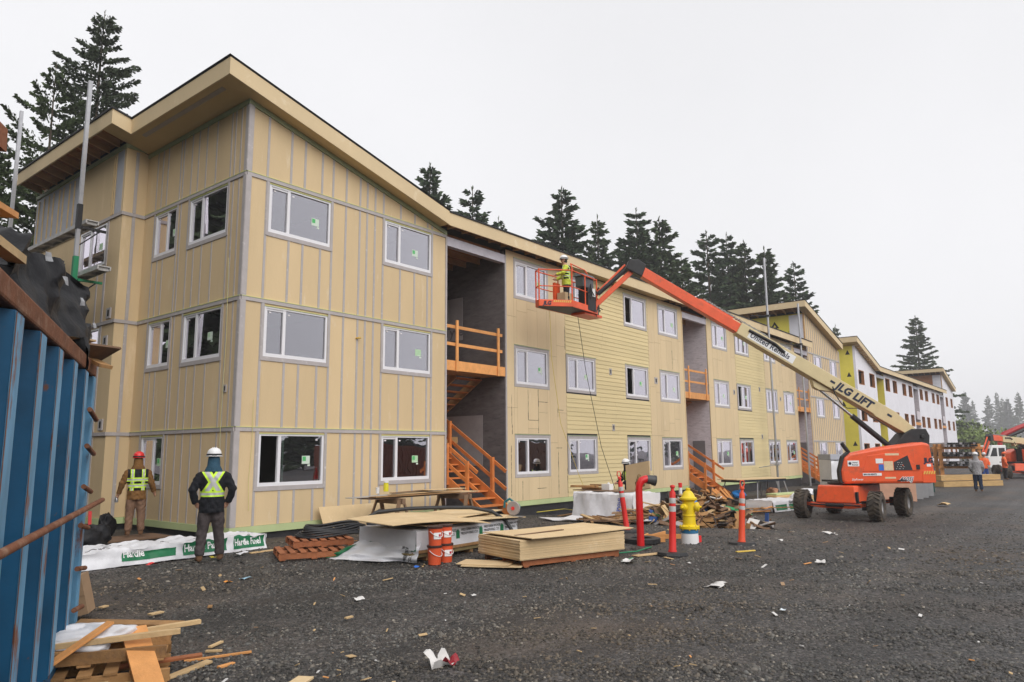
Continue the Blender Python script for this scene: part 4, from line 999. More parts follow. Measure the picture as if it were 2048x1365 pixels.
def loft(b, rings, n=14):
    vs = []; fs = []
    for (c, rx, ry) in rings:
        for j in range(n):
            t = 2 * PI * j / n; vs.append((c[0] + rx * math.cos(t), c[1] + ry * math.sin(t), c[2]))
    for i in range(len(rings) - 1):
        for j in range(n):
            j2 = (j + 1) % n; fs.append((i * n + j, i * n + j2, (i + 1) * n + j2, (i + 1) * n + j))
    fs.append(tuple(range(n - 1, -1, -1))); fs.append(tuple((len(rings) - 1) * n + j for j in range(n)))
    return b.add(vs, fs)
def person(label, loc, rz, H, arms, feet, mats, hat, vest=None, lean=0., scarf=None, vox=.017, group=None, cuff=1.0):
    """arms: {side: (elbow, wrist, hand)} ; feet: {side: (knee, ankle, toe)} in 1.8 m body space, facing +Y. mats: top, trousers, boots"""
    root = thing('person', label, 'person', loc, rz, group)
    k = H / 1.8; b = MB()
    loft(b, [((0, 0, .79), .185, .15), ((0, 0, .82), .198, .162), ((0, 0, .95), .192, .155), ((0, 0, 1.08), .188, .15), ((0, 0, 1.25), .208, .16), ((0, -.01, 1.38), .222, .155), ((0, -.01, 1.45), .185, .125), ((0, 0, 1.51), .105, .095)])
    loft(b, [((0, .0, 1.46), .07, .07), ((0, .01, 1.60), .062, .066)])
    b.ball((0, .025, 1.685), (.078, .098, .118), 14, 10); b.ball((0, .125, 1.675), (.016, .02, .022), 8, 6); b.ball((0, .10, 1.63), (.03, .03, .02), 8, 6)
    for sx in (-1, 1): b.ball((sx * .08, .015, 1.68), (.014, .025, .032), 8, 6)
    segs = []
    for sd, (el, wr, hd) in arms.items():
        sh = Vector((sd * .185, -.01, 1.42)); el, wr, hd = Vector(el), Vector(wr), Vector(hd)
        b.path([sh + Vector((-sd * .04, 0, .01)), sh + Vector((sd * .02, 0, -.04)), sh.lerp(el, .5), el, el.lerp(wr, .5), wr], [.075, .088, .078, .070, .062, .050], 12)
        segs.append((sh, el, wr, hd))
        d = (hd - wr).normalized(); b.ball(wr.lerp(hd, .55), (.035, .030, .045), 8, 6); b.path([wr, hd], [.030, .034], 8)
        side = d.cross(Vector((0, 1, 0))); side = side.normalized() if side.length > .1 else Vector((1, 0, 0))
        for i in range(4):
            o = hd + Vector((0, (i - 1.5) * .02, 0)); b.path([o - d * .02, o + d * (.035 + .012 * (1 - abs(i - 1.3) / 2)), o + d * .065 + Vector((-sd * .018, 0, 0))], [.0105, .010, .008], 6)
        b.path([wr.lerp(hd, .5), wr.lerp(hd, .75) + Vector((-sd * .01, .045, 0)), hd + Vector((-sd * .015, .05, 0)) + d * .015], [.012, .012, .009], 6)
    for sd, (kn, an, toe) in feet.items():
        hp = Vector((sd * .088, 0, .88)); kn, an, toe = Vector(kn), Vector(an), Vector(toe)
        b.path([hp, hp.lerp(kn, .5), kn, kn.lerp(an, .45), an + Vector((0, 0, .02))], [.112, .106, .088, .082, .078], 12)
        b.path([an, an + Vector((0, 0, -.05))], [.055, .055], 10)
        hl = an + (an - toe).normalized() * .05; hl.z = toe.z
        b.path([hl + Vector((0, 0, .015)), an.lerp(toe, .4) + Vector((0, 0, -.01)), toe], [.048, .052, .040], 10)
    if lean:
        Q = Matrix.Rotation(lean, 3, 'X'); b.v = [tuple(Q @ (Vector(p) - Vector((0, 0, .9))) + Vector((0, 0, .9))) if p[2] > .9 else p for p in b.v]
    b.v = [(p[0] * k, p[1] * k, p[2] * k) for p in b.v]
    o = bpy.data.objects.new('tmp', b.mesh('tmp', SKIN)); COL.objects.link(o)
    rm = o.modifiers.new('r', 'REMESH'); rm.mode = 'VOXEL'; rm.voxel_size = vox
    sm = o.modifiers.new('s', 'SMOOTH'); sm.factor = .5; sm.iterations = 3
    bpy.context.view_layer.update()
    me = bpy.data.meshes.new_from_object(o.evaluated_get(bpy.context.evaluated_depsgraph_get())); bpy.data.objects.remove(o)
    me.name = 'body'; me.materials.clear()
    ML = [SKIN, mats[0], mats[1], mats[2], LIME, SILV, VBLK]
    for m in ML: me.materials.append(m)
    bm = bmesh.new(); bm.from_mesh(me)
    def cut(co, no): bmesh.ops.bisect_plane(bm, geom=bm.verts[:] + bm.edges[:] + bm.faces[:], plane_co=Vector(co) * k, plane_no=no)
    for v in bm.verts:
        p = v.co / k
        if .12 < p.z < 1.46: v.co += v.normal * (.0065 * math.sin(p.z * 52 + 3.2 * math.sin(p.x * 23 + p.y * 17 + 1)) * (.5 + .5 * math.sin(p.z * 9 + p.x * 11)) + .004 * math.sin(p.x * 60 + p.z * 20 + p.y * 33)) * k
    waist = .80; cut((0, 0, waist), (0, 0, 1)); cut((0, 0, .11), (0, 0, 1)); cut((0, 0, 1.515), (0, 0, 1))
    xz = lambda s_: Vector((1, 0, s_ * .62)).normalized()
    if vest == 'x':
        for s_ in (-1, 1):
            for d in (-.065, -.032, .032, .065): cut(Vector((0, 0, 1.30)) + xz(s_) * d, xz(s_))
    if vest in ('x', 'bars'):
        for z in (1.06, 1.085, 1.125, 1.15): cut((0, 0, z), (0, 0, 1))
    if vest == 'bars':
        for z in (1.20, 1.222, 1.258, 1.28, 1.0): cut((0, 0, z), (0, 0, 1))
        for x in (-.15, -.13, -.095, -.075, .075, .095, .13, .15): cut((x, 0, 0), (1, 0, 0))
    def dseg(p, a, c):
        d = c - a; t = max(0, min(1, (p - a).dot(d) / d.length_squared)); return (p - a - d * t).length
    for f in bm.faces:
        p = f.calc_center_median() / k
        if lean and p.z > .9: p = Matrix.Rotation(-lean, 3, 'X') @ (p - Vector((0, 0, .9))) + Vector((0, 0, .9))
        mi = 1; arm = False; hand = False
        for sh, el, wr, hd in segs:
            dt = math.hypot(p.x / .19, p.y / .14)
            if min(dseg(p, sh, el), dseg(p, el, wr), dseg(p, wr, hd)) < .10 and (abs(p.x) > .215 or dt > 1.32): arm = True
            if dseg(p, wr.lerp(hd, .25), hd + (hd - wr) * 1.2) < .06 and dseg(p, wr, hd + (hd - wr)) < dseg(p, el, wr) + .004: hand = True
        if hand: mi = 0
        elif arm: mi = 1
        elif p.z > 1.515: mi = 0
        elif p.z < .11: mi = 3
        elif p.z < waist: mi = 2
        elif vest and p.z < 1.47:
            if vest == 'x':
                if 1.06 < p.z < 1.15: mi = 5 if 1.085 < p.z < 1.125 else 4
                elif p.z >= 1.15:
                    for s_ in (-1, 1):
                        d = abs((p - Vector((0, 0, 1.30))).dot(xz(s_)))
                        if p.y > .02: d = min(abs(abs(p.x) - .11), 1)
                        if d < .032: mi = 5
                        elif d < .065 and mi != 5: mi = 4
            elif vest == 'bars' and p.z > 1.0:
                mi = 6
                if 1.06 < p.z < 1.15: mi = 5 if 1.085 < p.z < 1.125 else 4
                elif 1.20 < p.z < 1.28: mi = 5 if 1.222 < p.z < 1.258 else 4
                elif .075 < abs(p.x) < .15: mi = 5 if .095 < abs(p.x) < .13 else 4
        f.material_index = mi; f.smooth = True
    bm.to_mesh(me); bm.free()
    body = link(bpy.data.objects.new('body', me), root, None, True)
    Lz = Matrix.Translation((0, 0, .9 * k)) @ Matrix.Rotation(lean, 4, 'X') @ Matrix.Translation((0, 0, -.9 * k)) @ Matrix.Diagonal((k, k, k, 1))
    hb = MB(Lz @ Matrix.Translation((0, .02, 1.735)))
    hb.lathe([(.135, -.012), (.137, 0), (.118, .006), (.116, .04), (.105, .085), (.075, .12), (.035, .137), (.0, .14)], 20, Matrix.Diagonal((1, 1.18, 1, 1)), cap=False)
    for x in (-.03, 0, .03): hb.path([(x, -.128 * .9, .03), (x, -.08, .112), (x, 0, .143), (x, .09, .112), (x, .128, .03)], .008, 5)
    hb.build('hard_hat', hat, root, True, True)
    band = MB(Lz @ Matrix.Translation((0, .02, 1.735))); band.lathe([(.121, .008), (.124, .01), (.124, .032), (.12, .034)], 18, Matrix.Diagonal((1, 1.18, 1, 1)), cap=False); band.box((0, -.14, .015), (.07, .03, .035)); band.build('hat_strap', LBLK, root, True, True)
    hr = MB(Lz); hr.ball((0, -.005, 1.665), (.083, .09, .10), 12, 8); hr.build('hair', HAIR, root, True, True)
    if scarf: s_ = MB(Lz); loft(s_, [((0, 0, 1.47), .15, .13), ((0, -.005, 1.52), .128, .122), ((0, 0, 1.57), .105, .112), ((0, .005, 1.63), .10, .112), ((0, .012, 1.70), .094, .112), ((0, .015, 1.75), .07, .09)]); s_.build('neck_gaiter', scarf, root, True, True)
    ey = MB(Lz)
    for sx in (-1, 1): ey.ball((sx * .032, .116, 1.70), (.012, .008, .009), 8, 5)
    ey.build('eyes', LBLK, root, True, True)
    return root
stand = {-1: ((-.115, .01, .48), (-.13, -.02, .10), (-.15, .13, .045)), 1: ((.115, .01, .48), (.13, -.02, .10), (.15, .13, .045))}
# two men at the near corner
person('man in white hard hat and black jacket with crossed lime stripes, seen from behind', (6.50, 11.70, .012), -rad(27), 1.79,
       {-1: ((-.315, -.06, 1.17), (-.255, .02, .95), (-.215, .07, .885)), 1: ((.315, -.06, 1.17), (.255, .02, .95), (.215, .07, .885))},
       {-1: ((-.13, .0, .48), (-.155, -.06, .10), (-.19, .08, .045)), 1: ((.125, .03, .48), (.165, .03, .10), (.20, .17, .045))},
       (JBLK, TGRY, BOOT), HWHT, 'x', -.02, SCARF)
wr_ = person('man in red hard hat, brown jacket and barred safety vest holding a small can', (7.29, 16.22, .075), -rad(20), 1.70,
       {-1: ((-.30, -.02, 1.16), (-.36, .06, .93), (-.375, .09, .855)), 1: ((.29, -.02, 1.16), (.36, .07, .95), (.385, .10, .875))},
       stand, (JBRN, TBRN, BOOT), HRED, 'bars', -.03, JBRN)
person('man in white hard hat and yellow jacket working inside the raised basket', (18.02, 12.33, bz + .055), rad(38), 1.62,
       {-1: ((-.30, .10, 1.18), (-.22, .33, 1.15), (-.20, .42, 1.16)), 1: ((.28, .12, 1.17), (.18, .34, 1.08), (.16, .42, 1.08))}, stand, (HVY, TBLK, BOOT), HWHT, 'bars', -.06, None)
person('man in white hard hat and dark hood bent behind the carton on the white pile', (21.15, 12.15, gz(21.1)), rad(60), 1.74,
       {-1: ((-.28, .12, 1.18), (-.2, .36, 1.10), (-.19, .45, 1.10)), 1: ((.28, .12, 1.18), (.2, .36, 1.10), (.19, .45, 1.10))}, stand, (cloth("jacket_navy", (.02, .022, .035)), TBLK, BOOT), HWHT, 'x', -.12, JBLK)
person('man in grey hooded top, jeans and white hard hat walking away', (41.3, 4.83, -.3), -rad(82), 1.80,
       {-1: ((-.27, -.03, 1.16), (-.23, .09, .96), (-.2, .14, .91)), 1: ((.27, -.03, 1.16), (.23, .09, .96), (.2, .14, .91))},
       {-1: ((-.10, .05, .48), (-.11, .0, .10), (-.12, .15, .045)), 1: ((.10, -.02, .48), (.12, -.10, .11), (.13, .04, .045))}, (HOOD, JEAN, BOOT), HWHT, None, -.02, HOOD, .02)
person('far worker in orange top and blue trousers beside the crane truck', (55.5, 6.05, -.3), rad(120), 1.72, {-1: ((-.28, .05, 1.16), (-.22, .2, 1.0), (-.2, .25, .95)), 1: ((.28, .05, 1.16), (.22, .2, 1.0), (.2, .25, .95))}, stand, (HVO, TBLU, BOOT), HWHT, None, -.05, None, .03)
person('far worker in orange vest standing right of the man in blue trousers', (57.5, 5.15, -.3), rad(200), 1.72, {-1: ((-.28, .0, 1.16), (-.26, .1, .95), (-.25, .13, .9)), 1: ((.28, .0, 1.16), (.26, .1, .95), (.25, .13, .9))}, stand, (HVO, TBLK, BOOT), HVO, None, 0., None, .03)
cn = MB(Matrix.Translation((7.29, 16.22, .075)) @ Matrix.Rotation(-rad(20), 4, 'Z')); cn.lathe([(.033, 0), (.036, .01), (.036, .11), (.03, .12)], 14, Matrix.Translation((-.365, .105, .70))); tag(cn.build('drink_can', mat("can_silver", (.6, .6, .62), .3, .05, 5, metal=.8), None, True), 'silver can held in the left hand of the man in the red hard hat', 'can')
# ---------------------------------------------------------------- trees behind the blocks
G1 = 'conifers behind the apartment blocks'
tree(NEAR, 13.2, 36.3, 23.5, 'tall dense dark conifer behind the near end of the tan block', None, .80)
tree(NEAR2, 11.0, 35.3, 19.4, 'open fresh-green conifer left of the tall dense one at the roof end', None, .72)
tree(NEAR2, 8.7, 34.2, 15.3, 'leafy conifer at the far left edge behind the dumpster', None, .8, rz=2.)
for i, (x, y, z, v, wd, lab) in enumerate([
    (39.0, 39.6, 24.5, 0, .8, 'single conifer peeking over the roof where the sloped eave ends'),
    (42.7, 38.4, 23.4, 2, .95, 'broad conifer just right of the one at the sloped eave end'),
    (51.8, 43.2, 24.1, 3, .6, 'small conifer tip above the roof between two larger trees'),
    (52.1, 36.0, 25.5, 0, .95, 'conifer standing above the roof over the lift basket'),
    (61.0, 37.8, 25.5, 1, .8, 'narrower conifer just left of the boom knuckle'),
    (60.0, 32.8, 24.8, 0, .95, 'conifer directly behind the boom knuckle'),
    (63.2, 32.0, 24.6, 3, 1.0, 'conifer just right of the boom knuckle'),
    (68.6, 32.4, 22.0, 1, 1.1, 'shorter conifer filling the gap above the orange boom'),
    (73.7, 31.7, 25.6, 2, .95, 'leftmost of the tall conifer clump above the cream boom'),
    (78.8, 31.5, 26.5, 0, .85, 'second conifer of the tall clump above the cream boom'),
    (78.3, 29.3, 25.1, 3, .9, 'third conifer of the tall clump, left of the steel pole'),
    (77.9, 26.9, 23.8, 1, 1.05, 'bushy conifer right behind the tall steel pole'),
    (84.1, 25.8, 23.2, 2, .9, 'lowest conifer at the right end of the clump over the sloped roof'),
    (70.5, 36.0, 22.5, 3, 1.15, 'dark conifer deep in the clump behind the orange boom'),
    (85.0, 33.0, 23.0, 0, 1.2, 'dark conifer deep in the clump behind the cream boom'),
    (115.2, 29.8, 20.4, 1, .6, 'small far conifer between the tan and the white block'),
    (139.4, 23.0, 24.3, 3, 1.0, 'lone conifer rising behind the white block')]):
    tree(CV[v], x, y, z + (.3 if x > 20 else 0), lab, G1, wd * 1.12)
FARM = [(conifer_mesh(91, 20, 6.0, LEAF[0], .45, ls=.85), CV[0][1]), (conifer_mesh(97, 20, 5.2, LEAF[1], .45, ls=.85), CV[1][1])]
FARX = [(conifer_mesh(91, 20, 6.4, LEAF[0], 1.0, ls=.55), CV[0][1]), (conifer_mesh(97, 20, 5.6, LEAF[1], 1.0, ls=.55, sparse=.3), CV[1][1]), CV[3]]
for i, (x, y, h, lab) in enumerate([(498, 60.5, 34.9, 'far hazy conifer nearest the white block'), (535, 53.0, 34.2, 'second far hazy conifer right of the white block'), (524, 47.2, 35.4, 'third far hazy conifer right of the white block'),
    (542, 43.5, 32.4, 'low far hazy conifer above the crane truck cab'), (517, 36.2, 33.9, 'far hazy conifer above the red crane arm'), (560, 63.8, 33.2, 'pale far conifer behind the one nearest the white block'), (537, 30.5, 33.9, 'far hazy conifer at the right edge of the picture'), (575, 48.8, 34.4, 'palest far conifer behind the third hazy one')]):
    tree(FARX[i % 3], x, y, h, lab, 'hazy conifers in the far distance', .62)
# round green shrubs near the white block's far end
def shrub(x, y, r, h, label, m):
    rs = random.Random(int(x * 10)); v = []; f = []
    for i in range(2600):
        d = Vector((rs.gauss(0, 1), rs.gauss(0, 1), rs.gauss(0, 1))).normalized(); rr = (rs.random() ** .35)
        bl = 1 + .22 * math.sin(5 * d.x + x) * math.cos(4 * d.y) + .12 * math.sin(9 * d.z)
        p = Vector((d.x * r * rr * bl, d.y * r * rr * bl, h * .52 + d.z * h * .5 * rr * bl)); a = Vector((rs.uniform(-1, 1), rs.uniform(-1, 1), rs.uniform(-1, 1))).normalized(); b_ = a.cross(d)
        if b_.length < .1: continue
        b_.normalize(); s_ = rs.uniform(.18, .42); o = len(v); v += [tuple(p), tuple(p + a * s_ + b_ * s_ * .5), tuple(p + a * s_ * 1.8), tuple(p + a * s_ - b_ * s_ * .5)]; f.append((o, o + 1, o + 2, o + 3))
    me = bpy.data.meshes.new('crown'); me.from_pydata(v, [], f); me.materials.append(m)
    t = thing('green_shrub', label, 'shrub', (x, y, gz(x))); inst('crown', me, t, Matrix.Identity(4), True)
    MB().path([(0, 0, -.2), (.1, 0, h * .3), (0, .1, h * .6)], [.18, .12, .05], 6).build('trunk', BARK, t, local=True)
FRESH = mat("fresh_leaves", (.15, .21, .045), .7, .35, .8)
shrub(141, 17.6, 4.2, 6.2, 'fresh green bush beside the far corner of the white block', FRESH); shrub(147, 14.2, 4.2, 4.8, 'rounded fresh green bush behind the crane truck cab', FRESH)
# what stands on the open side behind the camera (seen mirrored in the panes)
for i, (x, y, h) in enumerate([(-14, -38, 9), (-4, -44, 11), (6, -40, 10), (15, -46, 11.5), (24, -43, 10), (33, -48, 12), (44, -45, 11), (55, -50, 12), (68, -46, 11), (82, -52, 12), (98, -50, 12), (116, -56, 13), (134, -52, 12), (-26, -30, 11), (-34, -8, 13), (-38, 10, 14), (-36, 26, 15), (-30, 40, 16), (-46, 20, 18), (160, -50, 13), (-14, 12, 24), (-11, 19, 26), (-13, 26, 25), (-9, 33, 24), (-18, 16, 27), (-8, 42, 26), (-17, 30, 26), (-12, 5, 21)]):
    tree(FARM[i % 2], x, y, h, 'conifer on the open side of the yard, mirrored in the window panes', 'conifers mirrored in the panes', 1.25)
def container(x0, y0, L_, Wd, Hh, m, label):
    t = thing('shipping_container', label, 'container', (x0, y0, gz(x0)))
    b = MB(); b.bx(0, L_, 0, Wd, .15, Hh - .02); b.build('body', m, t, local=True)
    b = MB()
    for i in range(int(L_ / .3)): b.bx(.1 + i * .3, .22 + i * .3, Wd - .001, Wd + .04, .25, Hh - .15); 
    b.build('corrugation', m, t, local=True)
    b = MB()
    for xx in (0, L_): b.bx(xx - .08, xx + .08, -.02, Wd + .06, 0, Hh)
    b.bx(0, L_, -.02, Wd + .06, Hh - .14, Hh); b.build('frame', m, t, local=True)
container(30, -13, 12.2, 2.4, 2.6, mat("container_rust", (.20, .055, .03), .6, .2, 2), 'rust-red container on the open side of the yard, mirrored in the lower panes')
container(8, -14, 6.1, 2.4, 2.6, mat("container_green", (.03, .10, .06), .6, .2, 2), 'dark green container on the open side of the yard, mirrored in the lower panes')
container(46, -15, 12.2, 2.4, 2.9, mat("container_brown", (.14, .06, .03), .6, .2, 2), 'brown container on the open side of the yard, mirrored in the right-hand panes')

# ---------------------------------------------------------------- haze
hzb = MB().bx(-120, 700, -140, 200, -1.5, 40).build('haze', None if False else BLK, None)
hm = bpy.data.materials.new("haze_air"); hm.use_nodes = True; hm.node_tree.nodes.clear()
_o = hm.node_tree.nodes.new("ShaderNodeOutputMaterial"); _v = hm.node_tree.nodes.new("ShaderNodeVolumePrincipled")
_v.inputs['Color'].default_value = (.93, .93, .96, 1); _v.inputs['Density'].default_value = .00085; _v.inputs['Anisotropy'].default_value = 0.0
hm.node_tree.links.new(_v.outputs[0], _o.inputs['Volume']); hzb.data.materials.clear(); hzb.data.materials.append(hm); hzb['kind'] = 'stuff'
tag(hzb, 'pale drizzle haze filling the air over the yard', 'haze')
# ---------------------------------------------------------------- site objects
PLY = mat("sheet_tan", (.66, .49, .28), .75, .06, 3, .1, 40, rnd=.05, col2=(.72, .57, .37), fac2=.62, sc2=3)
PINE = mat("pine_pale", (.60, .42, .22), .75, .15, 5, .2, 40, rnd=.15)
PALLET = mat("pallet_red_brown", (.34, .12, .05), .75, .2, 6, .3, 40, rnd=.15)
PALW = mat("pallet_wood", (.40, .22, .09), .75, .25, 6, .3, 40, rnd=.22, col2=(.16, .10, .06), fac2=.62, sc2=5)
WRAPW = mat("wrap_white", (.74, .74, .77), .42, .05, 3, .5, 9)
WGRN = mat("print_green", (.012, .16, .065), .5, .1, 6)
RUST = mat("rusty_steel", (.20, .075, .035), .8, .25, 6, .3, 40, col2=(.30, .17, .11), fac2=.6, sc2=7)
DBLU = mat("dumpster_blue", (.006, .078, .170), .5, .28, 1.8, .08, 30, col2=(.15, .06, .035), fac2=.69, sc2=4.5, soft=.03)
DLBL = mat("dumpster_pale_blue", (.15, .36, .56), .55, .25, 6, .1, 30, col2=(.22, .09, .055), fac2=.60, sc2=5, stretch=(1, 1, .35), soft=.04)  # paler blue puts the light on the rib tops into the colour; rust spots over it
BAGK = mat("black_plastic", (.011, .011, .013), .5, .2, 4, .8, 9, spec=.22)
GREEN = mat("strap_green", (.02, .22, .10), .5)
CARD = mat("cardboard", (.36, .235, .14), .85, .08, 5)
DCARD = mat("cardboard_dark", (.17, .10, .06), .85, .2, 5)
STEEL = mat("galvanised", (.42, .42, .44), .35, .1, 5, metal=.7)
ALU = mat("aluminium_plank", (.52, .51, .50), .45, .15, 6, metal=.4)
def obj1(b, name, m, label, cat, group=None, **k): return tag(b.build(name, m, None, **k), label, cat, group)
def ori(x, y, z, rz, rx=0., ry=0.): return Matrix.Translation((x, y, z)) @ Matrix.Rotation(rz, 4, 'Z') @ Matrix.Rotation(ry, 4, 'Y') @ Matrix.Rotation(rx, 4, 'X')
def plank(x, y, z, rz, L_, wd, th, m, label, rx=0., ry=0., cat='board', name='board', group=None):
    b = MB(ori(x, y, z, rz, rx, ry)); b.bx(-L_ / 2, L_ / 2, -wd / 2, wd / 2, 0, th); return obj1(b, name, m, label, cat, group, bevel=.002)
def pallet(x, y, z, rz, L_, wd, m, label, rx=0., broken=0):
    M = ori(x, y, z, rz, rx); t = thing('wooden_pallet', label, 'pallet', (x, y, z))
    rs = random.Random(int(x * 100 + z * 10))
    for yy in (-wd / 2 + .03, 0, wd / 2 - .03): MB(M).bx(-L_ / 2, L_ / 2, yy - .02, yy + .02, .018, .105).build('stringer', m, t)
    n = 7
    for i in range(n):
        xx = -L_ / 2 + .06 + (L_ - .12) * i / (n - 1)
        if i < n - broken: MB(M).bx(xx - .047, xx + .047, -wd / 2, wd / 2 - rs.uniform(0, .02), .107, .124).build('deck_board', m, t)
        if i % 3 == 0: MB(M).bx(xx - .047, xx + .047, -wd / 2, wd / 2, 0, .016).build('deck_board', m, t)
    return t
def nz3(p, s_=1.0): return math.sin(3.1 * p[0] * s_ + 1.7 * p[2] * s_) * .5 + math.sin(5.3 * p[1] * s_ - 2.3 * p[0] * s_) * .3 + math.sin(9.1 * p[2] * s_ + 4.4 * p[1] * s_) * .2
def wrap_box(M, L_, wd, h, amp, n=(40, 10, 8), skirt=0.):
    """draped wrap: sides and top of a box, crumpled"""
    b = MB(); 
    def S_(u, a):   # a: path over front-bottom -> top -> back
        per = [(0, 0), (0, h), (wd, h), (wd, 0)]; tot = 2 * h + wd; s = a * tot
        if s < h: y, z = 0 - skirt * (1 - s / h) ** 2, s
        elif s < h + wd: y, z = s - h, h
        else: y, z = wd + skirt * ((s - h - wd) / h) ** 2, h - (s - h - wd)
        p = Vector((u * L_, y, z)); d = amp * nz3((p.x * 1.7, p.y * 2, p.z * 2), 1.6) + amp * .5 * nz3((p.x * 5, p.y * 5, p.z * 4), 2)
        nrm = Vector((0, -1, .3)) if s < h else Vector((0, 0, 1)) if s < h + wd else Vector((0, 1, .3))
        return p + nrm * d
    b.grid(lambda u, a: tuple(M @ S_(u, a)), n[0], n[1] + n[2])
    for e in (0, 1):
        def E_(y, z, e=e):
            p = Vector((e * L_, y * wd, z * h)); q = Vector(((-1 if e == 0 else 1) * (amp * .8 * nz3((p.x, p.y * 4, p.z * 5), 1.5) + amp * .6), 0, 0)); return tuple(M @ (p + q))
        b.grid(E_, 8, 6)
    return b, S_
# ---- blue dumpster at the left edge
DR = Vector((2.74, 7.06, 0)); dd = Vector((-.457, -.89, 0)).normalized(); dn = Vector((.89, -.457, 0)); Dl = 6.4
Mx = Matrix.Identity(4)
for i in range(3): Mx[i][0] = dd[i]; Mx[i][1] = -dn[i]; Mx[i][2] = (0, 0, 1)[i]
Mx.translation = DR + Vector((0, 0, 0))           # x runs toward the camera along the side, y inward, z up
du = thing('dumpster', 'tall blue ribbed dumpster with rusty top rail, heaped with debris', 'dumpster', tuple(DR))
MB(Mx).bx(0, Dl, .10, .13, .22, 2.46).build('side_panel', DBLU, du)
MB(Mx).bx(0, Dl, 2.2, 2.23, .22, 2.46).build('side_panel', DBLU, du)
MB(Mx).bx(Dl - .03, Dl, .131, 2.2, .22, 2.46).build('end_panel', DBLU, du)
MB(Mx).bx(0.0, .05, .131, 2.2, .22, 2.40).build('end_gate', DBLU, du)
MB(Mx).bx(.051, Dl - .031, .131, 2.199, .20, .26).build('floor', RUST, du)
MB(Mx).bx(-.04, Dl, 0, .14, 2.46, 2.58).build('top_rail', RUST, du, bevel=.015); MB(Mx).bx(-.04, Dl, 2.19, 2.33, 2.46, 2.58).build('top_rail', RUST, du, bevel=.015)
MB(Mx).bx(0, Dl, .02, .16, .14, .24).build('bottom_rail', DBLU, du)
for i, x in enumerate([.50, 1.16, 1.86, 2.52, 3.18, 3.84, 4.5, 5.15, 5.8]):
    r = MB(Mx); r.prism([(x, .10), (x + .06, .0), (x + .25, .0), (x + .31, .10)], lambda a, c, t: (a, c, t), .24, 2.45); ro = r.build('rib', DBLU, du)
    r = MB(Mx); r.bx(x + .062, x + .248, -.006, -.001, .24 + .02 * (i % 3), 2.44); r.build('lit_face', DLBL, ro)  # pale strip paints the outer rib face as lit
    r = MB(Mx); r.bx(x + .236, x + .254, -.0075, -.0062, .24, 2.44); r.build('rust_edge', RUST, ro)
MB(Mx).bx(-.05, .10, .0, .12, .12, 2.459).build('corner_post', DLBL, du, bevel=.01)
for z in (2.10, 1.80, 1.47, 1.16, .82, .50): MB(Mx).tube((.04, -.035, z - .03), (.58, -.035, z + .035), .02, n=10).build('ladder_rung', RUST, du, smooth=True)
MB(Mx).tube((-.08, -.12, 1.36), (4.6, -.12, 1.36), .021, n=10).build('side_bar', RUST, du, smooth=True)
for z in (2.36, 1.36, .35): MB(Mx).box((-.10, .05, z), (.08, .06, .10)).build('hinge', RUST, du)
for x in (.6, 5.4):
    for y in (.45, 1.85): MB(Mx).tube((x, y - .1, .10), (x, y + .1, .10), .10, n=14).build('roller', RUST, du, smooth=True)
# debris heap in it
def bag(name, c, r, seed, label, m=BAGK, cat='bag', knob=True, M=None, tip=False):
    rs = random.Random(seed); b = MB(); n, k = 44, 26; vs = []; fs = []
    ph = [rs.uniform(0, 6) for _ in range(6)]
    for i in range(k + 1):
        t = -PI / 2 + PI * i / k
        for j in range(n):
            a = 2 * PI * j / n; d = Vector((math.cos(t) * math.cos(a), math.cos(t) * math.sin(a), math.sin(t)))
            f = 1 + .13 * math.sin(3 * a + ph[0] + 2 * t) + .09 * math.sin(5 * a + ph[1]) * math.cos(2 * t + ph[2]) - .13 * abs(math.sin(2.0 * a + 3 * t + ph[4])) - .07 * abs(math.sin(4 * a - 5 * t + ph[3])) - .04 * abs(math.sin(9 * a + 7 * t + ph[5])) + .10
            d = Vector((math.copysign(abs(d.x) ** .8, d.x), math.copysign(abs(d.y) ** .8, d.y), math.copysign(abs(d.z) ** .85, d.z)))
            q = Vector((d.x * r[0] * f, d.y * r[1] * f, max(d.z * r[2] * f, -r[2] * .8)))
            if tip: tt_ = max(0, -d.x) ** 1.5; q.y *= 1 - .8 * tt_; q.z = q.z * (1 - .75 * tt_) + .10 * tt_; q.x *= 1 + .25 * tt_
            if M is not None: q = M @ q
            vs.append(tuple(Vector(c) + q))
    for i in range(k):
        for j in range(n): fs.append((i * n + j, i * n + (j + 1) % n, (i + 1) * n + (j + 1) % n, (i + 1) * n + j))
    b.add(vs, fs); return obj1(b, name, m, label, cat, smooth=True, ang=75)
Rz = lambda a: Matrix.Rotation(a, 3, 'Z')
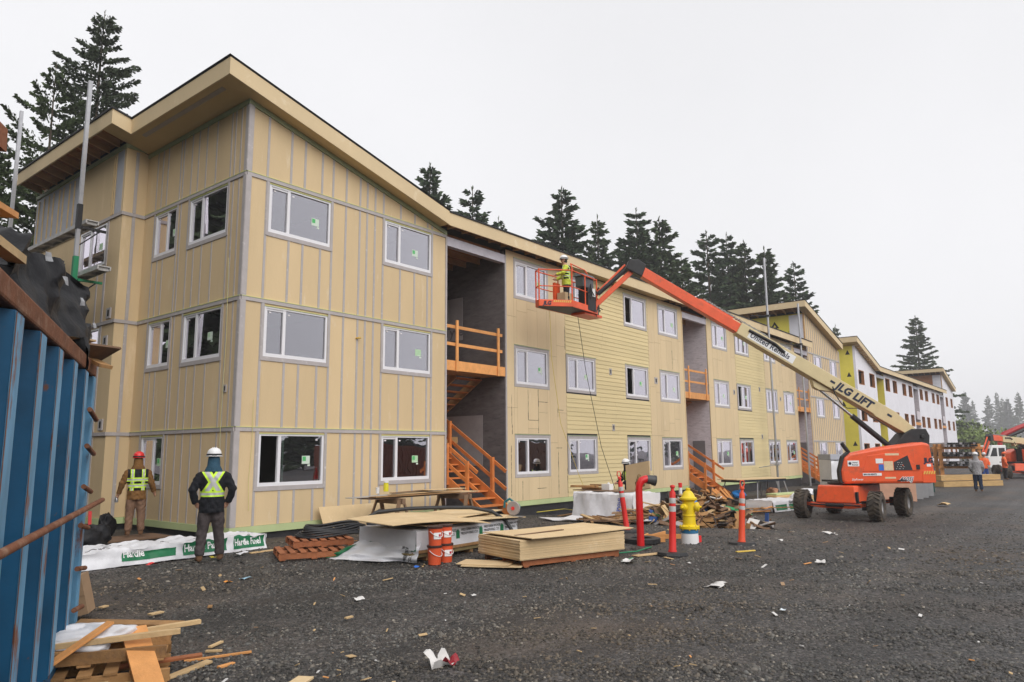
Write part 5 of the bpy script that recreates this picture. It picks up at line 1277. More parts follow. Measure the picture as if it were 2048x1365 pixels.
def bundle(a, y, z, L_, wd, h, amp, ang, tilt, seed, label):
    M = Mx @ Matrix.Translation((a, y, z)) @ Matrix.Rotation(ang, 4, 'Z') @ Matrix.Rotation(tilt, 4, 'Y') @ Matrix.Translation((-L_ / 2, -wd / 2, 0))
    b, S_ = wrap_box(M, L_, wd, h, amp, (46, 14, 16), .10); rs = random.Random(seed)
    inv = M.inverted(); out = []
    for p in b.v:
        q = inv @ Vector(p); e = abs(q.x / L_ - .5) * 2; q.z *= 1 - .30 * e ** 3; q.z += .05 * math.sin(5 * q.x + seed) * (q.z / h) - .07 * abs(math.sin(6 * q.x + 4 * q.y + seed)) * (q.z / h); q.y += .06 * math.sin(7 * q.x + 9 * q.z + seed); out.append(tuple(M @ q))
    b.v = out; o = obj1(b, 'debris_bundle', BAGK, label, 'bundle', smooth=True, ang=38)
    for k_ in range(3):
        m_ = MB(); u = .2 + .27 * k_; m_.grid(lambda s_, t_: tuple(M @ (S_(u + .05 * s_, .12 + .03 * t_ + .05 * k_) + Vector((0, -.09, .0)))), 2, 2); m_.build('print_mark', mat("bundle_print", (.35, .36, .38), .6), o)
bundle(1.55, .58, 2.60, 1.75, .85, .62, .05, .10, .12, 1.0, 'large black plastic bundle heaped on the blue dumpster')
bundle(.32, .50, 2.50, 1.0, .72, .42, .045, -.15, .10, 2.3, 'smaller black plastic bundle at the far end of the blue dumpster')
def dbd(a, y, z, L_, wd, th, m, label, ang=0., tilt=0., roll=0.):
    M = Mx @ Matrix.Translation((a, y, z)) @ Matrix.Rotation(ang, 4, 'Z') @ Matrix.Rotation(tilt, 4, 'Y') @ Matrix.Rotation(roll, 4, 'X'); b = MB(M); b.bx(-L_ / 2, L_ / 2, -wd / 2, wd / 2, 0, th); return obj1(b, 'scrap_board', m, label, 'board', 'scrap boards in the dumpster')
dbd(1.0, .20, 2.64, 1.5, .26, .015, PINE, 'long pale panel strip sticking out under the large black bundle', .12, .10, -.25)
dbd(.55, .12, 2.60, .9, .30, .02, DCARD, 'dark panel scrap on the dumpster rail between the bundles', .5, .06, -.5)
dbd(.15, .10, 2.62, .8, .12, .03, PALW, 'weathered board poking up at the end of the dumpster', -.6, .32, .1)
dbd(-.05, .30, 2.56, .7, .28, .015, PINE, 'tan sheet scrap overhanging the far end of the dumpster', -.2, .02, -.1)
dbd(-.12, .22, 2.42, .5, .25, .04, DCARD, 'dark brown slab hanging over the dumpster end', -.2, .15, .3)
dbd(.25, .2, 2.66, .8, .14, .015, PALW, 'thin brown strip under the smaller black bundle', .35, .12)
b = MB(); b.bar((.84, 3.22, 2.97), (.30, 2.25, 2.82), .04, .09); obj1(b, 'lumber_end', PALLET, 'blurred red-brown lumber end poking in at the top left edge', 'board')
b = MB(); b.bar((1.36, 4.92, 3.17), (.75, 3.9, 3.02), .10, .035); obj1(b, 'lumber_end', WOOD2, 'orange lumber end lying on the black bundle at the left edge', 'board')
b = MB(); b.bar((1.45, 5.0, 2.93), (.9, 4.0, 2.86), .09, .05); obj1(b, 'lumber_end', PINE, 'broken pale lumber end below the orange one at the left edge', 'board')
# ---- broken pallets and boards bottom left
pallet(2.62, 6.42, .03, rad(-27), 1.15, .95, PALW, 'broken weathered pallet on the gravel in the bottom left corner', broken=1)
pallet(2.66, 6.48, .19, rad(-31), 1.12, .80, PALW, 'second pallet lying on top of the broken one bottom left', rx=.03, broken=4)
bag('plastic_sack', (2.55, 6.40, .34), (.36, .24, .09), 21, 'white plastic sack lying on the broken pallets', WRAPW, 'sack', M=Rz(rad(-30)))
b = MB(); b.bar((2.86, 6.26, .375), (2.66, 5.44, .05), .19, .022); obj1(b, 'board', WOOD2, 'wide orange board sloping off the front of the pallets', 'board')
plank(2.30, 6.10, .30, rad(20), .85, .07, .02, WOOD2, 'narrow orange board slanting over the white sack', ry=-.35)
plank(2.62, 6.12, .33, rad(-27), 1.0, .05, .04, PINE, 'pale stick along the near edge of the pallets', ry=-.03)
plank(3.05, 6.30, .31, rad(-8), .75, .05, .035, PINE, 'pale stick sticking out at the right of the pallets')
plank(2.45, 5.80, .03, rad(10), .7, .09, .03, PINE, 'splintered board on the gravel before the pallets', ry=-.08)
plank(2.70, 5.72, .03, rad(35), .6, .12, .02, PALW, 'brown board lying under the wide orange board')
plank(2.2, 5.95, .03, rad(-40), .5, .05, .03, PINE, 'short pale stick before the left pallet corner')
# cardboard carton against the dumpster
b = MB(ori(3.42, 9.0, 0.01, rad(-35), 0, rad(-14))); b.bx(-.22, .22, -.15, .15, 0, .42); b.bx(-.22, .22, -.155, -.151, .20, .26); co = obj1(b, 'cardboard_carton', CARD, 'brown carton tipped against the foot of the blue dumpster', 'box', bevel=.004)
b = MB(ori(3.42, 9.0, 0.01, rad(-35), 0, rad(-14))); b.bx(.05, .19, -.158, -.153, .08, .12); b.bx(-.15, 0, -.158, -.153, .06, .10); b.build('carton_print', DCARD, co)
# ---- white wrapped panel bundle near the corner
Mh = ori(4.55, 12.42, .01, rad(2.5)); b, Sf = wrap_box(Mh, 3.55, .92, .25, .036, (80, 12, 16), .08)
hb_ = thing('wrapped_bundle', 'long low white wrapped bundle with green print at the corner of the tan block', 'bundle', (4.55, 12.42, .01))
b.build('wrap', WRAPW, hb_, smooth=True, ang=60)
tot = 2 * .25 + .92
onf = lambda u, z, off=.006: tuple(Mh @ (Sf(u / 3.55, z / tot) + Vector((0, -off, off * .5))))
for (u0, u1, z0, z1, txt) in ((.85, 1.75, .06, .19, "Hardie"), (1.9, 2.72, .045, .25, "Hardie Panel"), (2.85, 3.5, .04, .25, "Hardie Panel")):
    g_ = MB(); g_.grid(lambda a, c: onf(u0 + (u1 - u0) * a + .03 * c, z0 + (z1 - z0) * c, .007), 24, 6); g_.build('print_panel', WGRN, hb_, smooth=True)
    text_mb(txt, .165, lambda x, y: onf(u0 + .03 + x * (u1 - u0) / 1.0 * (1 if txt != "Hardie" else .9), z0 + .055 + y, .011), bold=.004, res=2).build('lettering', DEC, hb_)
rs = random.Random(8)
for i in range(9):
    u = rs.uniform(.4, 3.3); a0 = rs.uniform(.30, .62); q = MB(); pts = [Sf(min(u + .02 * k_, 3.5) / 3.55, a0 + .012 * math.sin(k_ * 1.3 + i)) + Vector((0, 0, .006)) for k_ in range(9)]
    q.path([tuple(Mh @ p) for p in pts], .006, 4); q.build('crease_shade', mat("crease_shade_grey", (.16, .15, .15), .7), hb_)  # dark lines paint the shade of creases onto the film
# things behind it, by the wall
b = MB(); b.bx(6.5, 7.9, 15.75, 16.7, .02, .05); obj1(b, 'duckboard', DCARD, 'muddy brown board under the man in the red hard hat', 'board')
bag('tool_bag', (5.85, 14.9, .22), (.42, .30, .25), 31, 'black rubbish bag behind the white bundle by the dumpster')
bag('backpack', (7.05, 17.0, .24), (.17, .15, .26), 33, 'black backpack on the ground beside the man in the red hard hat', BAGK, 'backpack')
b = MB(ori(6.15, 15.6, .45, rad(70), 0, rad(-35))); b.bx(-.3, .3, -.03, .03, 0, .06); obj1(b, 'spirit_level', mat("level_red", (.45, .03, .03), .5), 'red spirit level standing in the rubbish by the wall', 'tool')
for i, (x, y, a) in enumerate(((7.7, 14.55, .6), (7.95, 14.1, .2), (7.6, 14.0, 1.1))): plank(x, y, .02 + .03 * i, a, .8, .15, .02, SKIRT, ('green skirt offcut lying nearest the wall corner', 'green skirt offcut on the ground behind the white bundle', 'green skirt offcut leaning across the other two')[i])
b = MB(ori(6.1, 15.9, .02, .3)); b.bx(-.25, .25, -.2, .2, 0, .3); obj1(b, 'clear_tote', mat("tote_clear", (.45, .47, .47), .3), 'pale plastic tote beside the black rubbish bag', 'box')
plank(8.05, 12.05, .01, rad(3), 1.2, .07, .02, PINE, 'thin pale stick on the gravel right of the wrapped bundle')
# ---- pallets, hose coil and vacuum
pallet(7.95, 10.95, .01, rad(-28), 1.15, 1.0, PALLET, 'lower red-brown pallet left of the white tarp'); pallet(8.35, 11.25, .14, rad(-26), 1.05, .95, PALLET, 'upper red-brown pallet left of the white tarp')
hc = MB(); rs = random.Random(2)
for i in range(7):
    pts = [(8.75 + (.75 - .03 * i) * math.cos(t) * (1 + .04 * math.sin(5 * t + i)), 11.35 + (.42 - .02 * i) * math.sin(t), .29 + .026 * i + .02 * math.sin(3 * t + i)) for t in [2 * PI * k / 28 for k in range(29)]]; hc.path(pts, .021, 6, False)
obj1(hc, 'hose_coil', LBLK, 'loose coil of black hose lying on the pallets', 'hose', smooth=True)
vt = thing('shop_vacuum', 'dark grey shop vacuum standing behind the white tarp', 'vacuum', (9.55, 11.0, .0))
MB(ori(9.55, 11.0, 0, 0)).lathe([(.20, .05), (.23, .10), (.23, .36), (.20, .40)], 20).build('drum', mat("vac_black", (.03, .03, .033), .5), vt, True)
MB(ori(9.55, 11.0, 0, 0)).lathe([(.24, .40), (.25, .44), (.21, .53), (.12, .58), (0, .59)], 20, cap=False).build('motor_head', mat("vac_grey", (.10, .10, .115), .45), vt, True)
MB(ori(9.55, 11.0, 0, rad(40))).path([(-.13, 0, .54), (-.11, 0, .68), (.11, 0, .68), (.13, 0, .54)], .017, 6).build('handle', LBLK, vt, True)
for a in range(4): MB(ori(9.55, 11.0, 0, a * PI / 2)).tube((.2, -.02, .04), (.2, .02, .04), .04, n=10).build('caster', LBLK, vt)
# ---- wrapped lumber stack with sheets on top
Ml = ori(8.42, 8.80, .16, rad(2)); ws = thing('lumber_stack', 'lumber stack wrapped in printed white film under loose tan sheets', 'lumber stack', (8.42, 8.80, 0))
b, S2 = wrap_box(Ml @ Matrix.Translation((0, 0, .03)), 2.75, 1.35, .32, .012, (50, 8, 12)); b.build('wrap', WRAPW, ws, smooth=True, ang=60)
for i in range(3): MB(Ml).bx(.02, 2.76, .0 + i * .5, .12 + i * .5, -.02, .028).build('lumber', PALW, ws)
for i in range(8): MB(Ml).bx(.0, 2.80, .03 + i * .16, .17 + i * .16, -.085, -.025).build('lumber', mat("treated_lumber", (.26, .20, .09), .8, .2, 5, rnd=.1), ws)
for x in (.3, 1.4, 2.5): MB(Ml).bx(x, x + .09, 0.05, 1.3, -.155, -.087).build('bearer', PALW, ws)
t2 = 2 * .32 + 1.35
of2 = lambda u, z, off=.005: tuple(Ml @ (S2(u / 2.75, z / t2) + Vector((0, -off, .03))))
for k_ in range(4):
    u = .35 + k_ * .62
    g_ = MB(); g_.prism([(0, 0), (.10, 0), (.10, .12), (.05, .165), (0, .12)], lambda a, c, t: of2(u + a, .10 + c, .005 + t), 0, .002); g_.build('print_shield', WGRN, ws)
    text_mb("WESTERN WOOD", .060, lambda x, y: of2(u + .14 + x, .22 + y, .006), bold=.001).build('lettering', INK, ws); text_mb("PRESERVING CO.", .060, lambda x, y: of2(u + .14 + x, .155 + y, .006), bold=.001).build('lettering', INK, ws)
# tarp spilling off the near end
tp = MB()
def tarp(u, v):
    a = Vector((8.38, 8.72, .0)).lerp(Vector((7.72, 10.55, 0)), u); top = Vector((8.62, 8.85, .50)).lerp(Vector((8.45, 10.25, .46)), u)
    h = (1 - v) ** .8; p = top.lerp(a, v); p.z = (.48 - .24 * u ** 2.2) * (1 - v) ** (1 + .5 * u) + .012
    w_ = .055 * math.sin(9 * u + 3 * v) + .04 * math.sin(17 * u - 5 * v) + .03 * math.sin(23 * v + 7 * u)
    p += Vector((-.75, -.5, .15)) * w_ * (.35 + v); p.z = max(p.z, .012); return tuple(p)
tp.grid(tarp, 48, 24); tpo = obj1(tp, 'plastic_tarp', WRAPW, 'crumpled white printed tarp draped over the near end of the lumber stack', 'tarp', smooth=True, ang=60)
for (u0, u1, v0, v1) in ((.03, .09, .45, .66), (.86, .99, .25, .85), (.90, 1.0, .80, .97), (.64, .70, .1, .25)):
    g_ = MB(); g_.grid(lambda a, c: tuple(Vector(tarp(u0 + (u1 - u0) * a, v0 + (v1 - v0) * c)) + Vector((-.010, -.006, .008))), 10, 14); g_.build('print_patch', WGRN, tpo, smooth=True)
for (u, v, tx) in ((.10, .35, "WESTERN"), (.16, .38, "WOOD"), (.06, .82, "CO."), (.12, .78, "PRESERVING")):
    text_mb(tx, .085, lambda x, y: tuple(Vector(tarp(min(u + y * .6, 1), min(max(v - x * 1.4 + .2, 0), 1))) + Vector((-.012, -.007, .010))), bold=.002).build('lettering', INK, tpo)
def bowed(name, M, L_, wd, bow, m, label, th=.012, tw=0.):
    b = MB(); f = lambda u, v, t: tuple(M @ Vector(((u - .5) * L_, (v - .5) * wd, bow * (4 * (u - .5) ** 2) + tw * (u - .5) * (v - .5) + t)))
    b.grid(lambda u, v: f(u, v, th), 14, 4); b.grid(lambda u, v: f(u, v, 0), 14, 4)
    for v in (0, 1): b.grid(lambda u, t, v=v: f(u, v, t * th), 14, 1)
    for u in (0, 1): b.grid(lambda v, t, u=u: f(u, v, t * th), 4, 1)
    return obj1(b, name, m, label, 'sheet', 'loose tan sheets on the lumber stack')
bowed('siding_sheet', ori(9.75, 9.45, .545, rad(4)), 2.44, 1.22, .02, PLY, 'lowest tan sheet on the wrapped lumber stack')
bowed('siding_sheet', ori(10.0, 9.35, .565, rad(-1)), 2.44, 1.22, -.03, PLY, 'second tan sheet on the wrapped lumber stack', tw=.05)
bowed('siding_sheet', ori(9.9, 9.75, .605, rad(6)), 2.44, 1.22, .02, PLY, 'third tan sheet on the wrapped lumber stack', tw=-.04)
bowed('siding_sheet', ori(8.95, 9.25, .66, rad(-6), rad(3), rad(2)), 2.1, 1.3, -.05, PLY, 'top tan sheet tilting off the near end of the lumber stack', tw=.08)
hp = MB(); hp.path([(8.6, 10.3, .60), (8.8, 10.2, .72), (9.3, 9.9, .76), (9.8, 9.6, .76), (10.3, 9.3, .74), (10.6, 9.05, .66), (10.75, 8.85, .5), (10.8, 8.72, .3)], .034, 8); obj1(hp, 'vacuum_hose', LBLK, 'thick black vacuum hose lying over the tan sheets', 'hose', smooth=True)
# circular saw
cs = thing('circular_saw', 'teal circular saw standing on the end of the lumber stack', 'saw', (11.0, 8.85, .54)); Ms = ori(11.0, 8.85, .54, rad(-70))
MB(Ms).lathe([(.0, -.02), (.125, -.02), (.135, 0), (.125, .03), (0, .035)], 20, Matrix.Translation((0, 0, .16)) @ Matrix.Rotation(PI / 2, 4, 'X')).build('blade_guard', mat("saw_grey", (.35, .30, .28), .45, .15, 6), cs, True)
MB(Ms).lathe([(.0, 0), (.07, 0), (.075, .02), (.07, .2), (.04, .22), (0, .22)], 14, Matrix.Translation((0, .02, .17)) @ Matrix.Rotation(-PI / 2, 4, 'X')).build('motor', mat("saw_teal", (.02, .20, .21), .45), cs, True)
MB(Ms).path([(-.02, .07, .27), (-.10, .07, .33), (-.2, .07, .27), (-.21, .07, .16)], .024, 8).build('handle', mat("saw_teal2", (.02, .16, .18), .5), cs, True); MB(Ms).bx(-.19, .17, -.06, .1, .0, .012).build('base_plate', STEEL, cs)
MB(Ms).lathe([(0, 0), (.035, 0), (.035, .01)], 10, Matrix.Translation((0, -.035, .16)) @ Matrix.Rotation(PI / 2, 4, 'X')).build('blade_bolt', HRED, cs)
# ---- buckets
def bucket(x, y, z, label, paper=True):
    t = thing('paint_bucket', label, 'bucket', (x, y, z), 0, 'orange buckets by the lumber stack')
    bo = MB().lathe([(.100, 0), (.112, .26), (.118, .262), (.118, .272)], 24).build('pail', ORBK, t, True, True)
    MB().lathe([(.121, .262), (.124, .268), (.124, .292), (.118, .296), (0, .296)], 24, cap=False).build('lid', mat("lid_brown", (.06, .03, .025), .5), t, True, True)
    if paper: MB().grid(lambda u, v: (.1145 * math.cos(3.75 + u * 1.15), .1145 * math.sin(3.75 + u * 1.15), .10 + .10 * v), 10, 2).build('paper_label', DEC, t, True, True, fix=False)
    if paper: MB().grid(lambda u, v: (.1158 * math.cos(4.45 + u * .35), .1158 * math.sin(4.45 + u * .35), .125 + .05 * v), 5, 1).build('label_print', mat("label_red", (.4, .02, .05), .5), t, True, True, fix=False)
    MB().path([(.121 * math.cos(a), .121 * math.sin(a), .22 - .09 * math.sin((a - 3.2) * 1.0)) for a in [3.2 + k * .35 for k in range(10)]], .005, 5).build('bail_handle', DEC, t, True, True)
ORBK = mat("bucket_orange", (.68, .10, .035), .4, .05, 4, spec=.45)
bucket(8.50, 8.46, .005, 'lower orange bucket of the left stack beside the white tarp', False); bucket(8.505, 8.455, .302, 'upper orange bucket of the left stack, with a torn label')
bucket(8.80, 8.50, .005, 'lower orange bucket of the right stack beside the white tarp'); bucket(8.79, 8.505, .302, 'upper orange bucket of the right stack beside the film print')
# ---- stack of siding sheets on a pallet
Mo = ori(9.28, 8.22, 0, rad(-16)); st_ = thing('panel_stack', 'thick stack of tan siding sheets on a red-brown pallet in front', 'panel stack', (9.3, 8.2, 0))
rs = random.Random(6)
for i in range(21):
    a, c = rs.uniform(-.008, .008), rs.uniform(-.006, .006); MB(Mo).bx(a, 2.18 + a, -1.18 + c, c, .115 + i * .0142, .115 + i * .0142 + .0134).build('siding_sheet', PLY, st_)
bowed('siding_sheet', ori(10.28, 7.28, .432, rad(-12)), 2.30, 1.25, .012, PLY, 'top tan sheet lying skewed on the thick panel stack')
pallet(10.18, 7.36, .0, rad(-16), 2.0, 1.1, PALLET, 'red-brown pallet under the thick panel stack')
plank(9.75, 7.30, .45, rad(-6), 1.15, .05, .012, DCARD, 'thin brown strip lying on the top sheet of the panel stack')
bowed('siding_sheet', ori(8.98, 7.62, .012, rad(-62)), .95, .55, .004, PLY, 'small tan offcut sheet flat on the gravel before the panel stack'); bowed('siding_sheet', ori(8.95, 7.75, .028, rad(-66)), .85, .50, .006, PLY, 'second tan offcut lying on the small one before the panel stack')
b = MB(); b.path([(11.2, 6.7, .02), (11.5, 6.5, .03), (11.9, 6.5, .05), (12.2, 6.6, .02)], .012, 6); obj1(b, 'green_strap', GREEN, 'green strap curling on the ground right of the panel stack', 'strap')
b = MB(); b.path([(10.4, 6.15, .02), (10.6, 6.1, .04), (10.8, 6.2, .02)], .014, 6); obj1(b, 'green_strap', GREEN, 'short green strap below the near edge of the panel stack', 'strap')
plank(11.45, 6.2, .005, rad(-20), .75, .16, .012, PINE, 'small pale offcut on the ground right of the panel stack'); plank(11.2, 5.75, .005, rad(60), .25, .05, .01, PINE, 'tiny pale offcut beside the black delineator base')
# ---- leaning sheet and work table by the wall
M = ori(11.45, 13.55, .02, rad(-1)) @ Matrix.Rotation(rad(62), 4, 'X'); b = MB(M); b.bx(-1.22, 1.22, 0, .62, 0, .012); obj1(b, 'siding_sheet', PLY, 'tan sheet leaning low against the batten wall', 'sheet')
def sawhorse(x, y, z, rz, h, L_, m, label):
    t = thing('sawhorse', label, 'sawhorse', (x, y, z), rz); MB().bx(-L_ / 2, L_ / 2, -.045, .045, h - .13, h).build('beam', m, t, local=True)
    for sx in (-1, 1):
        for sy in (-1, 1): MB().bar((sx * (L_ / 2 - .1), sy * .05, h - .03), (sx * (L_ / 2 - .02), sy * .27, 0), .09, .04).build('leg', m, t, local=True)
    MB().bx(-L_ / 2 + .06, L_ / 2 - .06, -.02, .02, h * .42, h * .42 + .08).build('brace', m, t, local=True)
    return t
SAWH = mat("sawhorse_wood", (.24, .15, .09), .8, .2, 5)
sawhorse(11.55, 12.95, .0, rad(85), .74, 1.05, SAWH, 'left sawhorse under the cluttered board table by the wall'); sawhorse(13.65, 12.9, .0, rad(95), .74, 1.05, SAWH, 'right sawhorse under the cluttered board table by the wall')
rs = random.Random(12)
for i, (x, y, L_, wd, a, m, lab) in enumerate(((12.5, 12.95, 3.4, .55, 0, DCARD, 'dark bottom board of the work table'), (12.9, 13.05, 3.2, .6, .03, PLY, 'wide tan sheet on the work table'), (12.2, 12.75, 2.6, .3, -.05, PALW, 'brown strip on the near edge of the work table'),
        (11.9, 13.1, 3.0, .22, .06, mat("grey_board", (.40, .38, .36), .8, .1, 4), 'grey weathered board overhanging the left of the work table'), (12.6, 12.85, 2.2, .12, -.10, PINE, 'pale strip lying askew on the work table'), (13.0, 13.2, 2.4, .15, .02, PINE, 'pale strip along the back of the work table'), (12.3, 13.0, 1.6, .1, .16, DCARD, 'thin dark strip across the work table'), (13.2, 12.8, 1.3, .2, -.04, PLY, 'short tan offcut on the right of the work table'))):
    plank(x, y, .742 + .017 * i, a, L_, wd, .015, m, lab, ry=rs.uniform(-.012, .012), group='boards on the work table')
b = MB(ori(11.6, 13.15, .875, 0)); b.lathe([(.055, 0), (.06, .02), (.06, .15), (.055, .19), (.058, .2)], 16); j = obj1(b, 'drink_cup', mat("cup_yellow", (.75, .68, .04), .3), 'yellow drink tumbler on the work table', 'cup', smooth=True)
MB(ori(11.6, 13.15, .875, 0)).lathe([(.062, .2), (.062, .235), (.05, .24)], 16).build('lid', DEC, j, True)
b = MB(ori(11.3, 13.1, .845, 0)); b.lathe([(.035, 0), (.045, .13), (.047, .135)], 14); obj1(b, 'drink_cup', DEC, 'white cup left of the yellow tumbler', 'cup', smooth=True)
# ---- delineators, standpipe, hydrant
DEL = mat("delineator_orange", (.78, .09, .035), .5, .08, 5, col2=(.45, .06, .03), fac2=.7, sc2=9); DEL2 = mat("delineator_red", (.70, .035, .03), .5, .08, 5)
REFL = mat("reflective_band", (.55, .54, .53), .4, .12, 12)
def delineator(x, y, z, tilt, az, label, m, hgt=1.12, base=True, loop=True):
    t = thing('delineator_post', label, 'delineator', (x, y, z)); M = ori(x, y, z, az, 0, tilt)
    MB(M).lathe([(.075, .02), (.080, .05), (.062, .09), (.056, .5), (.058, .62), (.054, .80), (.050, hgt - .12), (.03, hgt - .09), (.028, hgt - .05), (.045, hgt - .03), (.04, hgt), (.0, hgt + .012)], 18, cap=False).build('post', m, t, True)
    for z0 in (hgt - .30, hgt - .44): MB(M).lathe([(.0568, z0), (.0575, z0 + .005), (.0575, z0 + .085), (.0568, z0 + .09)], 18, cap=False).build('reflective_band', REFL, t, True)
    if loop: MB(M).path([(-.02, 0, hgt), (-.045, 0, hgt + .06), (-.03, 0, hgt + .12), (.03, 0, hgt + .12), (.045, 0, hgt + .06), (.02, 0, hgt)], .012, 6).build('handle_loop', m, t, True)
    if base: MB(ori(x, y, z, az + .4)).prism([(.24, .10), (.10, .24), (-.10, .24), (-.24, .10), (-.24, -.10), (-.10, -.24), (.10, -.24), (.24, -.10)], lambda a, c, h: (a * (1.1 - h * 2), c * (1.1 - h * 2), h), 0, .055).build('base', LBLK, t, bevel=.008)
delineator(14.45, 8.40, -.01, rad(-7), rad(-40), 'leaning red delineator post left of the red standpipe', DEL2, 1.20)
delineator(11.66, 5.91, .0, rad(2.5), rad(-40), 'red delineator post on a black base between the standpipe and the hydrant', DEL2, 1.16, loop=False)
delineator(13.64, 5.48, .0, rad(4), rad(-40), 'orange delineator post with a loop handle right of the hydrant', DEL, 1.06)
sp = thing('standpipe', 'red standpipe with a dark capped elbow rising from the gravel', 'standpipe', (12.35, 6.90, 0)); RED = mat("pipe_red", (.62, .012, .015), .35, .06, 4, spec=.5)
er = Vector((.72, -.69, 0)).normalized(); P0 = Vector((12.35, 6.90, 0))
MB().path([P0 + Vector((0, 0, -.1)), P0 + Vector((0, 0, 1.05)), P0 + Vector((0, 0, 1.13)) + er * .015, P0 + Vector((0, 0, 1.20)) + er * .06, P0 + Vector((0, 0, 1.225)) + er * .13, P0 + Vector((0, 0, 1.225)) + er * .18], [.070, .066, .068, .072, .074, .074], 18).build('pipe', RED, sp, True)
MB().path([P0 + Vector((0, 0, 1.222)) + er * .16, P0 + Vector((0, 0, 1.215)) + er * .24, P0 + Vector((0, 0, 1.20)) + er * .30], [.082, .086, .098], 18).build('coupling', mat("coupling_grey", (.06, .06, .062), .45), sp, True)
MB().path([P0 + Vector((0, 0, 1.20)) + er * .30, P0 + Vector((0, 0, 1.195)) + er * .33], [.10, .10], 18).build('cap', mat("cap_dark", (.03, .03, .032), .4), sp, True)
b = MB(ori(12.75, 7.1, 0, 0)); b.lathe([(.28, 0), (.36, .02), (.36, .10), (.28, .12), (.2, .1), (.2, .02), (.28, 0)], 26, cap=False); obj1(b, 'rubber_ring_base', LBLK, 'black rubber ring lying behind the red standpipe', 'rubber ring', smooth=True)
hy = thing('fire_hydrant', 'yellow fire hydrant with a blue and white wrapped foot', 'hydrant', (13.28, 6.35, 0)); HY = mat("hydrant_yellow", (.80, .58, .012), .38, .06, 4, spec=.5); Mhy = ori(13.28, 6.35, 0, rad(-20))
MB(Mhy).lathe([(.165, .27), (.19, .275), (.19, .32), (.15, .33), (.125, .35), (.118, .5), (.128, .51), (.128, .53), (.118, .54), (.118, .78), (.14, .80), (.165, .82), (.165, .85), (.13, .87), (.105, .93), (.07, .975), (.045, .985), (.045, 1.03), (.03, 1.04), (0, 1.04)], 24, cap=False).build('barrel', HY, hy, True)
for a, r in ((rad(-52), .075), (rad(35), .055), (rad(190), .055)):
    Q = Mhy @ Matrix.Translation((0, 0, .68)) @ Matrix.Rotation(a, 4, 'Z') @ Matrix.Rotation(PI / 2, 4, 'Y')
    MB(Q).lathe([(r, .09), (r, .13), (r * 1.25, .135), (r * 1.25, .165), (r * 1.15, .19), (r * .5, .21), (.022, .215), (.022, .245), (0, .245)], 16, cap=False).build('outlet_cap', HY, hy, True)
for k_ in range(8):
    a = k_ * PI / 4; MB(Mhy).tube((.172 * math.cos(a), .172 * math.sin(a), .25), (.172 * math.cos(a), .172 * math.sin(a), .345), .013, n=6).build('flange_bolt', HY, hy)
MB(Mhy).lathe([(.155, .19), (.16, .20), (.16, .262), (.15, .268)], 20, cap=False).build('blue_tape', mat("tape_blue", (.05, .22, .42), .5), hy, True)
MB(Mhy).lathe([(.165, -.02), (.165, .10), (.16, .189)], 20, cap=False).build('white_wrap', DEC, hy, True)
MB(Mhy).box((.14, -.09, .08), (.08, .06, .12)).build('red_tag', HRED, hy)
b = MB(); bag('blue_cap', (14.75, 6.95, .62), (.10, .10, .11), 44, 'round blue plastic tub half hidden behind the hydrant', mat("tub_blue", (.01, .22, .55), .4), 'tub')
for i, (x, y, a) in enumerate(((13.3, 7.35, .3), (13.7, 7.1, -.9), (13.9, 7.35, .1), (13.0, 7.15, -1.1))): plank(x, y, gz(x) + .0, a, .75, .03, .09, WOOD2, ('orange form board behind the standpipe', 'orange form board left of the hydrant', 'orange form board at the back of the little box form', 'short orange form board closing the box form')[i])
# ---- white wrapped pile
Mw = ori(18.35, 12.45, -.22, rad(-100)); b, S3 = wrap_box(Mw, 2.25, 1.2, .80, .03, (40, 12, 10), .12); wp = obj1(b, 'wrapped_pile', WRAPW, 'waist-high pile wrapped in white film behind the delineator posts', 'wrapped pile', smooth=True, ang=60)
text_mb("Rosboro", .28, lambda x, y: tuple(Mw @ (S3((1.72 + y * .9) / 2.25, (.12 + x * .55) / (2 * .8 + 1.2)) + Vector((0, -.02, .01)))), bold=.003).build('lettering', mat("print_blue", (.04, .08, .45), .5), wp)
for i, (x, y, a, L_, wd) in enumerate(((17.6, 11.6, .5, 2.4, 1.0), (17.3, 10.6, -.2, 2.4, 1.1), (18.2, 9.9, .25, 2.4, .9))): bowed('white_sheet', ori(x, y, gz(x) + .03 + .03 * i, rad(-60) + a), L_, wd, .05, WRAPW, ('white sheet on the ground left of the wrapped pile', 'white sheet on the ground in front of the wrapped pile', 'white sheet between the wrapped pile and the debris')[i])
b = MB(ori(18.9, 11.6, .60, rad(-98))); b.bx(-1.0, 1.0, -.45, .45, 0, .02); obj1(b, 'cover_board', SAWH, 'dark board lying on top of the white wrapped pile', 'board')
for i, (x, y, z, L_, lab) in enumerate(((18.9, 12.1, .63, .8, 'wood offcuts at the left of the white pile top'), (18.7, 12.3, .69, .9, 'brown board end overhanging the left of the white pile'), (18.95, 11.9, .72, .6, 'short brown block on the white pile top'))): plank(x, y, z, rad(-95 + 8 * i), L_, .14, .06, PALW, lab)
b = MB(ori(18.8, 11.55, .63, rad(-95))); b.bx(-.14, .14, -.1, .1, 0, .17); obj1(b, 'small_box', DEC, 'small white box on the white pile top', 'box')
M = ori(20.35, 11.35, .55, rad(-95)) @ Matrix.Rotation(rad(-14), 4, 'X') @ Matrix.Rotation(rad(-10), 4, 'Y'); b = MB(M); b.bx(-.45, .42, -.02, .02, 0, .86); b.bx(-.45, .42, -.05, -.02, 0, .86); obj1(b, 'cardboard_sheet', mat("card_tan", (.50, .37, .22), .85, .06, 3), 'big tan carton held upright by the man behind the white pile', 'carton')
